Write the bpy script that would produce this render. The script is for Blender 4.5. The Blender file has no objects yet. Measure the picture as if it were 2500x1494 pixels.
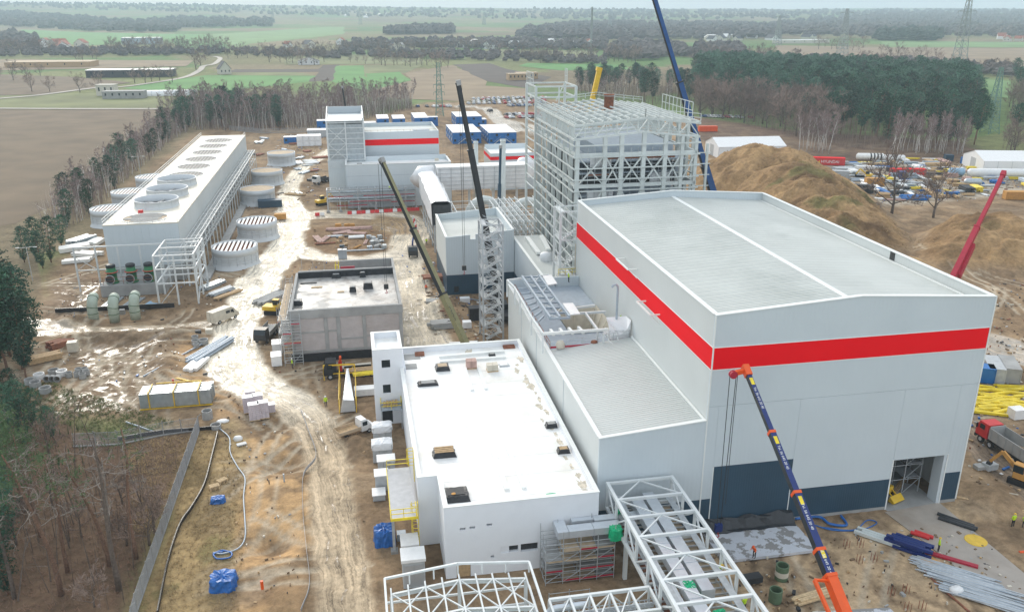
import bpy,math,random
import numpy as np
from mathutils import Vector,Matrix,noise as mnoise
rnd = random.Random(7)
SC = bpy.context.scene
COL = SC.collection
R = math.radians
# ------------------------------------------------------------------ camera
CAM_H,FPX,PIT,YAW = 57.0,2045.5,R(19.617),R(10.655)
cam = bpy.data.objects.new('camera',bpy.data.cameras.new('camera'))
COL.objects.link(cam)
cam.location = (0,0,CAM_H)
cam.rotation_euler = (math.pi/2-PIT,0,-YAW)
cam.data.sensor_width = 36
cam.data.lens = FPX/2500*36
cam.data.clip_start = 1
cam.data.clip_end = 40000
SC.camera = cam
# ------------------------------------------------------------------ sky, sun, exposure
SUN_AZ,SUN_EL = R(-14),R(27)  # azimuth clockwise from +Y (ahead of the camera, a little left)
w = bpy.data.worlds.new('World'); SC.world = w; w.use_nodes = True
nt = w.node_tree; nt.nodes.clear()
out = nt.nodes.new('ShaderNodeOutputWorld')
sky = nt.nodes.new('ShaderNodeTexSky'); sky.sky_type = 'NISHITA'; sky.sun_disc = False
sky.sun_elevation = SUN_EL; sky.sun_rotation = SUN_AZ
sky.air_density = 1.0; sky.dust_density = 4.0; sky.ozone_density = 1.0
b1 = nt.nodes.new('ShaderNodeBackground'); b1.inputs[1].default_value = 0.05
nt.links.new(sky.outputs[0],b1.inputs[0])
b2 = nt.nodes.new('ShaderNodeBackground')  # even bright cloud deck
b2.inputs[0].default_value = (0.88,0.945,1.0,1); b2.inputs[1].default_value = .98
ad = nt.nodes.new('ShaderNodeAddShader')
nt.links.new(b1.outputs[0],ad.inputs[0]); nt.links.new(b2.outputs[0],ad.inputs[1])
nt.links.new(ad.outputs[0],out.inputs[0])
sl = bpy.data.lights.new('sun','SUN'); sl.energy = 1.5; sl.angle = R(24); sl.color = (1,.96,.88)
sun = bpy.data.objects.new('sun',sl); COL.objects.link(sun)
sd = Vector((math.sin(SUN_AZ)*math.cos(SUN_EL),math.cos(SUN_AZ)*math.cos(SUN_EL),math.sin(SUN_EL)))
sun.rotation_euler = sd.to_track_quat('Z','Y').to_euler(); sun.location = sd*300
vs = SC.view_settings
vs.view_transform = 'Standard'; vs.look = 'None'; vs.gamma = 1; vs.use_curve_mapping = False
vs.exposure = 0.05
SC.cycles.max_bounces = 6; SC.cycles.diffuse_bounces = 3; SC.cycles.glossy_bounces = 2
SC.cycles.transmission_bounces = 3; SC.cycles.volume_bounces = 2; SC.cycles.transparent_max_bounces = 6
SC.cycles.use_denoising = True
SC.cycles.caustics_reflective = False; SC.cycles.caustics_refractive = False
# ------------------------------------------------------------------ survey helpers: photo pixel (2500x1494) -> point of the site
_fw = Vector((math.sin(YAW)*math.cos(PIT),math.cos(YAW)*math.cos(PIT),-math.sin(PIT)))
_rt = Vector((math.cos(YAW),-math.sin(YAW),0)); _dn = _fw.cross(_rt)
def ray(x,y): return _fw+_rt*((x-1250)/FPX)+_dn*((y-747)/FPX)
def G(x,y,z=0.0):
    v = ray(x,y); t = (z-CAM_H)/v.z; return Vector((v.x*t,v.y*t,z))
def AY(x,y,Y):
    v = ray(x,y); t = Y/v.y; return Vector((v.x*t,Y,CAM_H+v.z*t))
def AX(x,y,X):
    v = ray(x,y); t = X/v.x; return Vector((X,v.y*t,CAM_H+v.z*t))
def V(*a): return Vector(a)
# ------------------------------------------------------------------ materials
M = {}
def srgb(h):
    h = h.lstrip('#'); c = [int(h[i:i+2],16)/255 for i in(0,2,4)]
    return tuple(x/12.92 if x <= .04045 else((x+.055)/1.055)**2.4 for x in c)
def mat(name,col,rough=.6,metal=0.0,var=.12,scale=1.5,bump=0.0,bscale=None,rvar=0.0,ribs=None,spec=.5,rand=0.0,dirt=None,dirtamt=.5,dirtscale=.25,coat=0,dsharp=.22):
    m = bpy.data.materials.new(name); m.use_nodes = True; n = m.node_tree.nodes; L = m.node_tree.links
    b = n['Principled BSDF']; b.inputs['Roughness'].default_value = rough; b.inputs['Metallic'].default_value = metal
    b.inputs['Specular IOR Level'].default_value = spec
    if coat: b.inputs['Coat Weight'].default_value = coat
    tc = n.new('ShaderNodeNewGeometry'); pos = tc.outputs['Position']
    c = (*col,1)
    csock = None
    if var or rand:
        no = n.new('ShaderNodeTexNoise'); no.inputs['Scale'].default_value = scale; no.inputs['Detail'].default_value = 6
        L.new(pos,no.inputs['Vector'])
        mr = n.new('ShaderNodeMapRange'); mr.inputs[3].default_value = 1-var*1.6; mr.inputs[4].default_value = 1+var*1.6
        mr.inputs[1].default_value = .2; mr.inputs[2].default_value = .8
        L.new(no.outputs[0],mr.inputs[0]); fac = mr.outputs[0]
        if rand:
            oi = n.new('ShaderNodeObjectInfo'); r2 = n.new('ShaderNodeMapRange'); r2.inputs[3].default_value = 1-rand; r2.inputs[4].default_value = 1+rand
            L.new(oi.outputs['Random'],r2.inputs[0])
            mm = n.new('ShaderNodeMath'); mm.operation = 'MULTIPLY'; L.new(fac,mm.inputs[0]); L.new(r2.outputs[0],mm.inputs[1]); fac = mm.outputs[0]
        mx = n.new('ShaderNodeVectorMath'); mx.operation = 'SCALE'; mx.inputs[0].default_value = col; L.new(fac,mx.inputs['Scale'])
        csock = mx.outputs[0]
    if dirt:
        dn = n.new('ShaderNodeTexNoise'); dn.inputs['Scale'].default_value = dirtscale; dn.inputs['Detail'].default_value = 8; dn.inputs['Roughness'].default_value = .65
        L.new(pos,dn.inputs['Vector'])
        dr = n.new('ShaderNodeMapRange'); dr.inputs[1].default_value = .5; dr.inputs[2].default_value = .5+dsharp; dr.inputs[4].default_value = dirtamt
        L.new(dn.outputs[0],dr.inputs[0])
        mi = n.new('ShaderNodeMix'); mi.data_type = 'RGBA'; L.new(dr.outputs[0],mi.inputs[0]); mi.inputs[6].default_value = c; mi.inputs[7].default_value = (*dirt,1)
        if csock: L.new(csock,mi.inputs[6])
        csock = mi.outputs[2]
    if csock: L.new(csock,b.inputs['Base Color'])
    else: b.inputs['Base Color'].default_value = c
    nrm = None
    if bump:
        bn = n.new('ShaderNodeTexNoise'); bn.inputs['Scale'].default_value = bscale or scale*4; bn.inputs['Detail'].default_value = 5; L.new(pos,bn.inputs['Vector'])
        bp = n.new('ShaderNodeBump'); bp.inputs['Strength'].default_value = bump; bp.inputs['Distance'].default_value = .1
        L.new(bn.outputs[0],bp.inputs['Height']); nrm = bp.outputs[0]
    if ribs:  # (axis, spacing m, strength)
        wv = n.new('ShaderNodeTexWave'); wv.bands_direction = ribs[0]; wv.inputs['Scale'].default_value = .314/ribs[1]*1.0
        L.new(pos,wv.inputs['Vector'])
        bp = n.new('ShaderNodeBump'); bp.inputs['Strength'].default_value = ribs[2]; bp.inputs['Distance'].default_value = .05
        L.new(wv.outputs[1],bp.inputs['Height'])
        if nrm: L.new(nrm,bp.inputs['Normal'])
        nrm = bp.outputs[0]
    if nrm: L.new(nrm,b.inputs['Normal'])
    if rvar:
        rn = n.new('ShaderNodeTexNoise'); rn.inputs['Scale'].default_value = .35; rn.inputs['Detail'].default_value = 5; L.new(pos,rn.inputs['Vector'])
        rr = n.new('ShaderNodeMapRange'); rr.inputs[1].default_value = .35; rr.inputs[2].default_value = .65; rr.inputs[3].default_value = rough-rvar; rr.inputs[4].default_value = rough+rvar
        L.new(rn.outputs[0],rr.inputs[0]); L.new(rr.outputs[0],b.inputs['Roughness'])
    M[name] = m; return m
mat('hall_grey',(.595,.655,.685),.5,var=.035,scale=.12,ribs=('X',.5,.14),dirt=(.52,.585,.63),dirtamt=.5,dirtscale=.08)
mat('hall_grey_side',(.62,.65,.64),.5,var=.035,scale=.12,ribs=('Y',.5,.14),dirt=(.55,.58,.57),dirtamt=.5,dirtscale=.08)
mat('roof_grey',(.60,.622,.59),.55,var=.05,scale=.15,ribs=('Y',.33,1.3),dirt=(.46,.49,.46),dirtamt=.8,dirtscale=.09)
mat('roof_low',(.55,.58,.56),.55,var=.05,scale=.15,ribs=('Y',.33,.5),dirt=(.45,.46,.43),dirtamt=.4,dirtscale=.15)
mat('trim_white',(.80,.82,.80),.45,var=.03)
mat('red',(.90,.003,.010),.6,var=.03,scale=.2,spec=.12)
mat('navy',(.024,.062,.10),.5,var=.12,scale=.25,ribs=('X',.3,.15))
mat('render_white',(.83,.855,.89),.8,var=.04,scale=.3,bump=.1,bscale=6,dirt=(.66,.68,.72),dirtamt=.35,dirtscale=.3)
mat('membrane',(.88,.88,.86),.42,var=.04,scale=.25,dirt=(.62,.57,.47),dirtamt=.55,dirtscale=.16,rvar=.1)
mat('concrete',(.36,.36,.35),.8,var=.12,scale=.5,bump=.15,bscale=3,dirt=(.22,.21,.20),dirtamt=.55,dirtscale=.3)
mat('concrete_wet',(.44,.43,.41),.36,var=.18,scale=.25,rvar=.22,dirt=(.24,.22,.20),dirtamt=.85,dirtscale=.3,dsharp=.1)
mat('slab_wet',(.58,.60,.64),.22,var=.08,scale=.5,dirt=(.29,.28,.27),dirtamt=1,dirtscale=.5,dsharp=.03)
mat('deck_cream',(.72,.675,.575),.55,var=.08,scale=.3,dirt=(.42,.37,.29),dirtamt=.75,dirtscale=.25)
mat('block',(.50,.455,.44),.85,var=.08,scale=.8,ribs=('Z',.25,.35),dirt=(.30,.22,.17),dirtamt=.5,dirtscale=.12)
mat('galv',(.50,.53,.55),.45,metal=.35,var=.12,scale=2)
mat('steel_white',(.68,.71,.71),.45,var=.06,scale=.8)
mat('steel_pale',(.60,.64,.62),.5,var=.08,scale=.5)
mat('steel_blue',(.40,.46,.52),.45,metal=.2,var=.08)
mat('yellow',(.75,.48,.03),.5,var=.1)
mat('yellow_bright',(.80,.62,.03),.5,var=.15)
mat('black_film',(.018,.02,.024),.35,var=.3,bump=.8,bscale=2.5)
mat('dark',(.03,.032,.035),.6,var=.25)
mat('timber',(.48,.33,.18),.8,var=.2,scale=3)
mat('timber_pale',(.62,.46,.27),.8,var=.2,scale=3)
mat('rust',(.28,.11,.06),.8,var=.3,scale=2)
mat('pipe_pink',(.50,.33,.28),.7,var=.2)
mat('blue',(.008,.14,.42),.45,var=.1,scale=.6)
mat('tarp_blue',(.02,.13,.42),.35,var=.25,scale=2,bump=.6,bscale=3)
mat('white',(.80,.80,.79),.5,var=.05)
mat('wrap_white',(.80,.81,.82),.4,var=.06,scale=.8,bump=.6,bscale=1.6)
mat('orange',(.80,.10,.01),.4,var=.06)
mat('crane_blue',(.010,.028,.15),.4,var=.08)
mat('boom_blue',(.012,.075,.24),.45,var=.12)
mat('crane_black',(.02,.022,.025),.4,var=.15)
mat('crane_yellow',(.24,.22,.11),.5,var=.1)
mat('crane_red',(.42,.015,.04),.5,var=.08)
mat('glass',(.02,.03,.035),.08,var=0)
mat('tyre',(.02,.02,.02),.85,var=.2)
mat('cream',(.62,.57,.47),.5,var=.08)
mat('sheet',(.45,.50,.53),.35,metal=.5,var=.12)
mat('duct',(.66,.70,.74),.3,metal=.45,var=.05)
mat('pale_green',(.40,.46,.38),.5,var=.12,scale=.8)
mat('pump_green',(.015,.16,.05),.45,var=.15)
mat('ring_green',(.10,.16,.09),.55,var=.15)
mat('green_net',(.0,.42,.18),.5,var=.2,bump=.6,bscale=3)
mat('tank_grey',(.62,.65,.67),.45,var=.05,scale=.4)
mat('board_tan',(.52,.40,.27),.8,var=.15)
mat('board_orange',(.55,.28,.07),.75,var=.12)
mat('sand',(.50,.36,.22),.9,var=.18,scale=.6,bump=.5,bscale=2)
mat('soil',(.20,.135,.08),.95,var=.25,scale=.4,bump=.8,bscale=1.5)
mat('brick',(.30,.12,.07),.8,var=.15)
mat('fence_grey',(.42,.43,.45),.6,metal=.2,var=.08)
mat('bark',(.13,.10,.08),.9,var=.3,scale=4,rand=.2)
mat('bark_pine',(.20,.115,.075),.9,var=.35,scale=5,rand=.15)
mat('bark_pale',(.26,.22,.185),.85,var=.25,scale=3,rand=.1)
mat('bark_birch',(.62,.58,.54),.8,var=.25,scale=2,rand=.15)
mat('twig',(.25,.185,.15),.9,var=.25,scale=.5,rand=.35)
mat('twig_birch',(.29,.215,.195),.9,var=.2,scale=.5,rand=.2)
mat('needle',(.034,.098,.052),.75,var=.5,scale=.9,rand=.4)
mat('needle_light',(.07,.12,.04),.75,var=.4,scale=.9,rand=.25)
mat('woodland',(.115,.10,.09),.95,var=.35,scale=.02)
mat('woodland_dark',(.035,.055,.035),.95,var=.35,scale=.02)
mat('plough',(.175,.128,.08),.95,var=.18,scale=.06,bump=.5,bscale=.8)
mat('plough_dark',(.10,.08,.065),.95,var=.12,scale=.05)
mat('fallow',(.27,.20,.125),.95,var=.18,scale=.03)
mat('meadow',(.19,.20,.085),.95,var=.25,scale=.03)
mat('green_field',(.095,.25,.055),.9,var=.15,scale=.03)
mat('green_pale',(.16,.27,.09),.9,var=.15,scale=.02)
mat('road_pale',(.42,.38,.33),.8,var=.1,scale=.3)
mat('asphalt',(.12,.12,.12),.8,var=.2)
mat('roof_red',(.34,.10,.05),.8,var=.15)
mat('roof_dark',(.05,.05,.055),.7,var=.15)
mat('plaster',(.62,.58,.50),.85,var=.08)
mat('container_red',(.62,.03,.03),.5,var=.08)
mat('container_grey',(.45,.47,.48),.5,var=.12)
mat('tent',(.82,.83,.84),.45,var=.03,scale=.2)
mat('pale_blue',(.28,.45,.60),.4,var=.1)
mat('hivis',(.55,.80,.02),.6,var=.05); mat('hivis_orange',(.90,.14,.02),.6,var=.05)
mat('silver',(.5,.52,.54),.3,metal=.4,var=.0); mat('car_dark',(.03,.035,.045),.3,var=0); mat('car_blue',(.03,.08,.2),.3,var=0); mat('car_red',(.35,.02,.02),.3,var=0)
mat('plank',(.83,.83,.80),.6,var=.06)
# ------------------------------------------------------------------ mesh helpers
def wm(o):
    m = o.matrix_basis.copy()
    while o.parent: o = o.parent; m = o.matrix_basis@m
    return m
def tag(o,label=None,cat=None,group=None,kind=None):
    if label: o['label'] = label
    if cat: o['category'] = cat
    if group: o['group'] = group
    if kind: o['kind'] = kind
    return o
def thing(name,label,cat,loc=(0,0,0),rz=0,group=None):
    o = bpy.data.objects.new(name,None); COL.objects.link(o); o.empty_display_size = .5
    o.location = loc; o.rotation_euler = (0,0,rz)
    o.matrix_basis = Matrix.Translation(Vector(loc))@Matrix.Rotation(rz,4,'Z')
    return tag(o,label,cat,group)
class MB:
    def __init__(s): s.v = []; s.f = []; s.mi = []; s.cur = 0
    def add(s,vs,fs):
        k = len(s.v); s.v += [tuple(p)for p in vs]
        for f in fs: s.f.append(tuple(i+k for i in f)); s.mi.append(s.cur)
        return s
    def slot(s,i): s.cur = i; return s
    def box(s,x0,y0,z0,x1,y1,z1):
        if x0 > x1: x0,x1 = x1,x0
        if y0 > y1: y0,y1 = y1,y0
        if z0 > z1: z0,z1 = z1,z0
        return s.add([(x0,y0,z0),(x1,y0,z0),(x1,y1,z0),(x0,y1,z0),(x0,y0,z1),(x1,y0,z1),(x1,y1,z1),(x0,y1,z1)],
                     [(3,2,1,0),(4,5,6,7),(0,1,5,4),(1,2,6,5),(2,3,7,6),(3,0,4,7)])
    def hexa(s,b,t):  # 4 bottom pts ccw, 4 top pts
        return s.add(list(b)+list(t),[(3,2,1,0),(4,5,6,7),(0,1,5,4),(1,2,6,5),(2,3,7,6),(3,0,4,7)])
    def bar(s,p,q,w,h=None,roll=None):
        h = h or w; p = Vector(p); q = Vector(q); d = (q-p)
        if d.length < 1e-6: return s
        d.normalize(); up = Vector((0,0,1))if abs(d.z) < .98 else Vector((0,1,0))
        x = d.cross(up).normalized(); z = x.cross(d)
        x = x*w/2; z = z*h/2
        return s.add([p-x-z,p+x-z,p+x+z,p-x+z,q-x-z,q+x-z,q+x+z,q-x+z],[(0,1,2,3),(7,6,5,4),(4,5,1,0),(5,6,2,1),(6,7,3,2),(7,4,0,3)])
    def tube(s,pts,rad,n=8,caps=True):
        pts = [Vector(p)for p in pts]
        if not hasattr(rad,'__len__'): rad = [rad]*len(pts)
        rings = []; k0 = len(s.v)
        prev = None
        for i,p in enumerate(pts):
            d = (pts[min(i+1,len(pts)-1)]-pts[max(i-1,0)])
            d = d.normalized()if d.length > 1e-9 else Vector((0,0,1))
            if prev is None:
                up = Vector((0,0,1))if abs(d.z) < .9 else Vector((1,0,0)); x = d.cross(up).normalized()
            else:
                x = prev-d*prev.dot(d); x = x.normalized()if x.length > 1e-6 else d.orthogonal().normalized()
            prev = x; y = d.cross(x)
            rings.append([p+(x*math.cos(a)+y*math.sin(a))*rad[i]for a in[2*math.pi*j/n for j in range(n)]])
        vs = [v for r_ in rings for v in r_]; fs = []
        for i in range(len(pts)-1):
            for j in range(n):
                a = i*n+j; b = i*n+(j+1)%n; fs.append((a,b,b+n,a+n))
        if caps: fs.append(tuple(range(n-1,-1,-1))); fs.append(tuple((len(pts)-1)*n+j for j in range(n)))
        return s.add(vs,fs)
    def lathe(s,c,prof,n=24):  # prof [(r,z)]
        vs = []; fs = []
        for r_,z in prof:
            for j in range(n):
                a = 2*math.pi*j/n; vs.append((c[0]+r_*math.cos(a),c[1]+r_*math.sin(a),c[2]+z))
        for i in range(len(prof)-1):
            for j in range(n):
                a = i*n+j; b = i*n+(j+1)%n; fs.append((a,b,b+n,a+n))
        return s.add(vs,fs)
    def disc(s,c,r_,n=24):
        return s.add([(c[0]+r_*math.cos(2*math.pi*j/n),c[1]+r_*math.sin(2*math.pi*j/n),c[2])for j in range(n)],[tuple(range(n))])
    def prism(s,pts,z0,z1):
        n = len(pts); return s.add([(p[0],p[1],z0)for p in pts]+[(p[0],p[1],z1)for p in pts],
            [tuple(range(n-1,-1,-1)),tuple(range(n,2*n))]+[(i,(i+1)%n,n+(i+1)%n,n+i)for i in range(n)])
    def extr(s,prof,axis,a,b):  # 2d profile extruded along axis 'x' (prof = y,z) or 'y' (prof = x,z)
        n = len(prof); f = (lambda t,p: (t,p[0],p[1]))if axis == 'x' else(lambda t,p: (p[0],t,p[1]))
        return s.add([f(a,p)for p in prof]+[f(b,p)for p in prof],[tuple(range(n-1,-1,-1)),tuple(range(n,2*n))]+[(i,(i+1)%n,n+(i+1)%n,n+i)for i in range(n)])
    def poly(s,pts): return s.add(pts,[tuple(range(len(pts)))])
    def mesh(s,name,mats,inv=None,smooth=False):
        me = bpy.data.meshes.new(name)
        v = s.v if inv is None else[tuple(inv@Vector(p))for p in s.v]
        me.from_pydata(v,[],s.f)
        for m in(mats if isinstance(mats,(list,tuple))else[mats]): me.materials.append(M[m]if isinstance(m,str)else m)
        if len(set(s.mi)) > 1: me.polygons.foreach_set('material_index',s.mi)
        if smooth: me.polygons.foreach_set('use_smooth',[True]*len(me.polygons))
        me.update(); return me
    def build(s,name,mats,parent=None,smooth=False,local=False):
        inv = None
        if parent is not None and not local: inv = wm(parent).inverted()
        o = bpy.data.objects.new(name,s.mesh(name,mats,inv,smooth)); COL.objects.link(o)
        if parent is not None: o.parent = parent
        return o
_unit = {}
def unit(kind,m):
    k = (kind,m)
    if k not in _unit:
        b = MB()
        if kind == 'box': b.box(-.5,-.5,-.5,.5,.5,.5)
        elif kind == 'cyl': b.tube([(0,0,-.5),(0,0,.5)],.5,10)
        elif kind == 'ibeam':
            for q in((-.5,-.5,-.5,.5,.5,-.36),(-.5,-.5,.36,.5,.5,.5),(-.09,-.5,-.36,.09,.5,.36)): b.box(*q)
        _unit[k] = b.mesh(kind+'_'+m,m)
    return _unit[k]
def member(name,p,q,wd,ht,m,parent,kind='box'):
    """one straight piece between two points, an object of its own sharing its mesh with alike pieces"""
    p = Vector(p); q = Vector(q); d = q-p; L = d.length
    d = d/L; up = Vector((0,0,1))if abs(d.z) < .98 else Vector((0,1,0))
    x = d.cross(up).normalized(); z = x.cross(d)
    if kind == 'cyl': mx = Matrix((x*wd,z*wd,d*L)).transposed().to_4x4()
    else: mx = Matrix((x*wd,d*L,z*ht)).transposed().to_4x4()
    mx.translation = (p+q)/2
    o = bpy.data.objects.new(name,unit(kind,m)); COL.objects.link(o)
    if parent is not None: o.parent = parent; mx = wm(parent).inverted()@mx
    o.matrix_basis = mx
    return o
def boxp(name,x0,y0,z0,x1,y1,z1,m,parent):
    return MB().box(x0,y0,z0,x1,y1,z1).build(name,m,parent)
def boxc(name,c,s,m,parent,rz=0):
    o = bpy.data.objects.new(name,unit('box',m)); COL.objects.link(o)
    mx = Matrix.Translation(Vector(c))@Matrix.Rotation(rz,4,'Z')@Matrix.Diagonal((*s,1))
    if parent is not None: o.parent = parent; mx = wm(parent).inverted()@mx
    o.matrix_basis = mx; return o
def copytree(o,parent=None):
    c = o.copy(); COL.objects.link(c)
    if parent is not None: c.parent = parent
    for ch in list(o.children): copytree(ch,c)
    return c
def place(o,loc,rz=0,s=1.0,tilt=(0,0)):
    o.matrix_basis = Matrix.Translation(Vector(loc))@Matrix.Rotation(rz,4,'Z')@Matrix.Rotation(tilt[0],4,'X')@Matrix.Rotation(tilt[1],4,'Y')@Matrix.Scale(s,4)
    return o
def setmat(o,*ms):
    for i,m in enumerate(ms):
        o.material_slots[i].link = 'OBJECT'; o.material_slots[i].material = M[m]
_hid = []
# ------------------------------------------------------------------ ground
def _h(ix,iy,s):
    n = (ix*374761393+iy*668265263+s*144665)&0x7fffffff
    n = (n^(n>>13))*1274126177&0x7fffffff
    return((n^(n>>16))&0xffff)/65535.0
def vn(x,y,sc,s=0):
    x = np.asarray(x,float)/sc; y = np.asarray(y,float)/sc
    ix = np.floor(x).astype(np.int64); iy = np.floor(y).astype(np.int64); fx = x-ix; fy = y-iy
    fx = fx*fx*(3-2*fx); fy = fy*fy*(3-2*fy)
    a = _h(ix,iy,s)*(1-fx)+_h(ix+1,iy,s)*fx; b = _h(ix,iy+1,s)*(1-fx)+_h(ix+1,iy+1,s)*fx
    return a*(1-fy)+b*fy
def fbm(x,y,sc,s=0,o=4):
    t = 0; a = .5
    for i in range(o): t = t+a*vn(x,y,sc/2**i,s+i*17); a*=.5
    return t
def sst(a,b,x): t = np.clip((x-a)/(b-a),0,1); return t*t*(3-2*t)
def gpoly(px): return np.array([G(*p).xy[:]for p in px])
def sdpoly(X,Y,P):  # signed distance, negative inside
    d = np.full(X.shape,1e18); ins = np.zeros(X.shape,bool); n = len(P)
    for i in range(n):
        ax,ay = P[i]; bx,by = P[(i+1)%n]; ex,ey = bx-ax,by-ay; wx,wy = X-ax,Y-ay
        t = np.clip((wx*ex+wy*ey)/(ex*ex+ey*ey+1e-9),0,1); d = np.minimum(d,(wx-ex*t)**2+(wy-ey*t)**2)
        c = ((ay > Y) != (by > Y))&(X < (bx-ax)*(Y-ay)/((by-ay)+1e-12)+ax); ins^=c
    d = np.sqrt(d); return np.where(ins,-d,d)
def dline(X,Y,P):  # distance to polyline, signed across offset, arc length
    d = np.full(X.shape,1e18); off = np.zeros(X.shape); n = len(P)
    for i in range(n-1):
        ax,ay = P[i]; bx,by = P[i+1]; ex,ey = bx-ax,by-ay; L2 = ex*ex+ey*ey+1e-9; wx,wy = X-ax,Y-ay
        t = np.clip((wx*ex+wy*ey)/L2,0,1); q = (wx-ex*t)**2+(wy-ey*t)**2
        m = q < d; d = np.where(m,q,d); off = np.where(m,(wx*ey-wy*ex)/math.sqrt(L2),off)
    return np.sqrt(d),off
def catmull(px,k=8):
    P = [np.array(p,float)for p in px]; P = [2*P[0]-P[1]]+P+[2*P[-1]-P[-2]]; o = []
    for i in range(1,len(P)-2):
        a,b,c,d = P[i-1:i+3]
        for j in range(k):
            t = j/k; o.append(.5*((2*b)+(c-a)*t+(2*a-5*b+4*c-d)*t*t+(3*b-a-3*c+d)*t**3))
    o.append(P[-2]); return np.array(o)
def road(px): return catmull([G(*p).xy[:]for p in px])
MOUNDS = [(126,247,15.6,31),(132,241,15.0,31),(129,226,13.6,28),(127,213,11.5,25),(125,201,9.5,22),(124,191,7,19),(106,212,4.5,22),(118,200,6.5,24),(150,172,6.5,19),(159,180,8,20),(139,168,3.5,13),(120,165,2.5,16)]
BUMPS = []  # (x,y,h,r) small heaps and pits, filled from photo spots
for px,py,h,r in((690,1033,-.9,2.6),(690,1065,.5,3),(690,1130,-1.5,3.2),(700,1180,.5,3.4),(705,1230,.45,4),(665,1325,-1.3,3),(690,1375,.5,3.2),(640,1440,-.4,2.5),(700,1465,.5,2.6),
                     (400,735,1.2,3.5),(880,1092,1.0,2.2),(860,1075,.6,2),(1080,745,1.6,4.5),(1040,690,1.8,4),(1060,760,1,3),(1100,770,1.2,3),(410,880,1.0,3),(400,915,.9,3),(385,850,.9,3),(2420,1215,1.2,3.2),(2440,1250,.6,2.5),(2380,1260,.7,2),(590,690,.9,4),(640,655,.8,4),(560,985,.8,2.4),
                     (150,835,1.0,3.5),(200,832,1.2,3.5),(260,828,1.3,3.5),(320,826,1.4,3.6),(380,822,1.4,3.6),(430,820,1.2,3.2),(470,815,.9,3),(175,785,1,3),(230,778,1.1,3.2),(420,760,-1,4),(345,765,-1.2,4),(270,770,-1.2,4),(1300,330,3,8),(1255,312,2,7),(1160,625,1,4),(1250,305,1.5,6),(770,560,.5,2.2),(900,565,.3,2)):
    p = G(px,py); BUMPS.append((p.x,p.y,h,r))
def height(X,Y):
    X = np.asarray(X,float); Y = np.asarray(Y,float)
    z = np.zeros(X.shape)
    rough = fbm(X,Y,9,5); rid = np.abs(fbm(X+.6*Y,Y-.4*X,6,9)-.47)*2
    for cx,cy,h,r in MOUNDS:
        d = np.hypot(X-cx,Y-cy)/r; hh = h*(.62*sst(1,.12,d)+.38*np.clip(1-d,0,1))
        z = np.maximum(z,hh+np.where(hh > .2,(rough-.5)*3.6+(.35-rid)*3.0,0)*np.clip(hh/4,0,1))
    for cx,cy,h,r in BUMPS:
        d2 = ((X-cx)**2+(Y-cy)**2)/(r*r)
        m = d2 < 6
        if m.any(): z = z+np.where(m,h*np.exp(-d2*1.4)*(.75+.5*rough),0)
    dist = np.hypot(X,Y); hn = fbm(X,Y,2600,3,3)
    left = sst(2500,-2500,X)
    z = z+sst(2600,6600,dist)*(24+hn*36+left*40)+sst(2700,4200,dist)*(fbm(X,Y,900,8,3)-.45)*10
    return z
def hz(x,y): return float(height(np.array([x]),np.array([y]))[0])
R_MAIN = road([(830,355),(780,385),(738,410),(712,445),(704,485),(716,525),(712,575),(678,630),(632,690),(596,750),(576,800),(566,850),(570,890),(600,930),(660,962),(726,995),(768,1040),(796,1110),(812,1200),(828,1300),(850,1420),(862,1560)])
R_RING = road([(716,530),(800,522),(900,524),(985,535),(1006,565),(985,610),(985,680),(1002,755),(1040,850)])
R_LOW = road([(985,622),(900,622),(800,625),(720,612),(680,630)])
R_LEFT = road([(590,770),(520,790),(440,803),(350,810),(250,812),(150,806),(60,790)])
R_BACK = road([(1330,335),(1262,318),(1215,290),(1196,268),(1160,262),(1100,258)])
R_BACK2 = road([(1215,290),(1290,308),(1340,318)])
R_RIGHT = road([(2500,860),(2470,850),(2420,840),(2600,900)])
R_TRUCK = road([(2330,1010),(2400,1080),(2480,1150),(2560,1220)])
Z_SITE = gpoly([(-20,905),(130,640),(235,560),(300,470),(480,320),(620,300),(800,318),(1040,250),(1330,240),(1700,285),(1900,330),(2300,350),(2560,420),(3300,900),(3600,1700),(500,1700),(560,1100),(300,1010),(100,1010)])
Z_FLOOR = gpoly([(-400,950),(60,900),(120,1010),(290,1075),(490,1045),(320,1510),(300,1700),(-400,1700)])
Z_SAND = gpoly([(640,1000),(735,1000),(770,1080),(768,1180),(758,1320),(752,1520),(560,1520),(592,1300),(600,1180),(608,1080)])
Z_SAND2 = gpoly([(520,880),(600,940),(640,1000),(540,1010),(440,960),(400,905),(470,800)])
Z_DRYGRASS = gpoly([(490,1045),(560,1035),(610,1080),(600,1180),(585,1520),(300,1560)])
Z_MUD1 = gpoly([(110,690),(240,650),(250,760),(110,790)])
Z_MUD2 = gpoly([(160,850),(420,810),(410,900),(400,960),(330,1010),(90,1010),(210,900)])
Z_YARD = gpoly([(1700,390),(1960,410),(2060,400),(2500,400),(2700,440),(2700,480),(2500,475),(2150,505),(2010,430)])
Z_SCRUB = gpoly([(1700,285),(1950,320),(2350,345),(2500,395),(2120,398),(1950,405),(1860,350),(1690,345)])
Z_PIT = gpoly([(740,565),(800,550),(900,550),(950,575),(948,612),(880,625),(790,618),(745,590)])
Z_POND = gpoly([(920,525),(1000,532),(1000,570),(955,572),(900,548)])
Z_BR = gpoly([(1700,1300),(2330,1230),(2700,1600),(1600,1600)])
Z_CIRC = gpoly([(600,470),(700,470),(690,600),(640,680),(560,730),(500,720),(600,560)])
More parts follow.
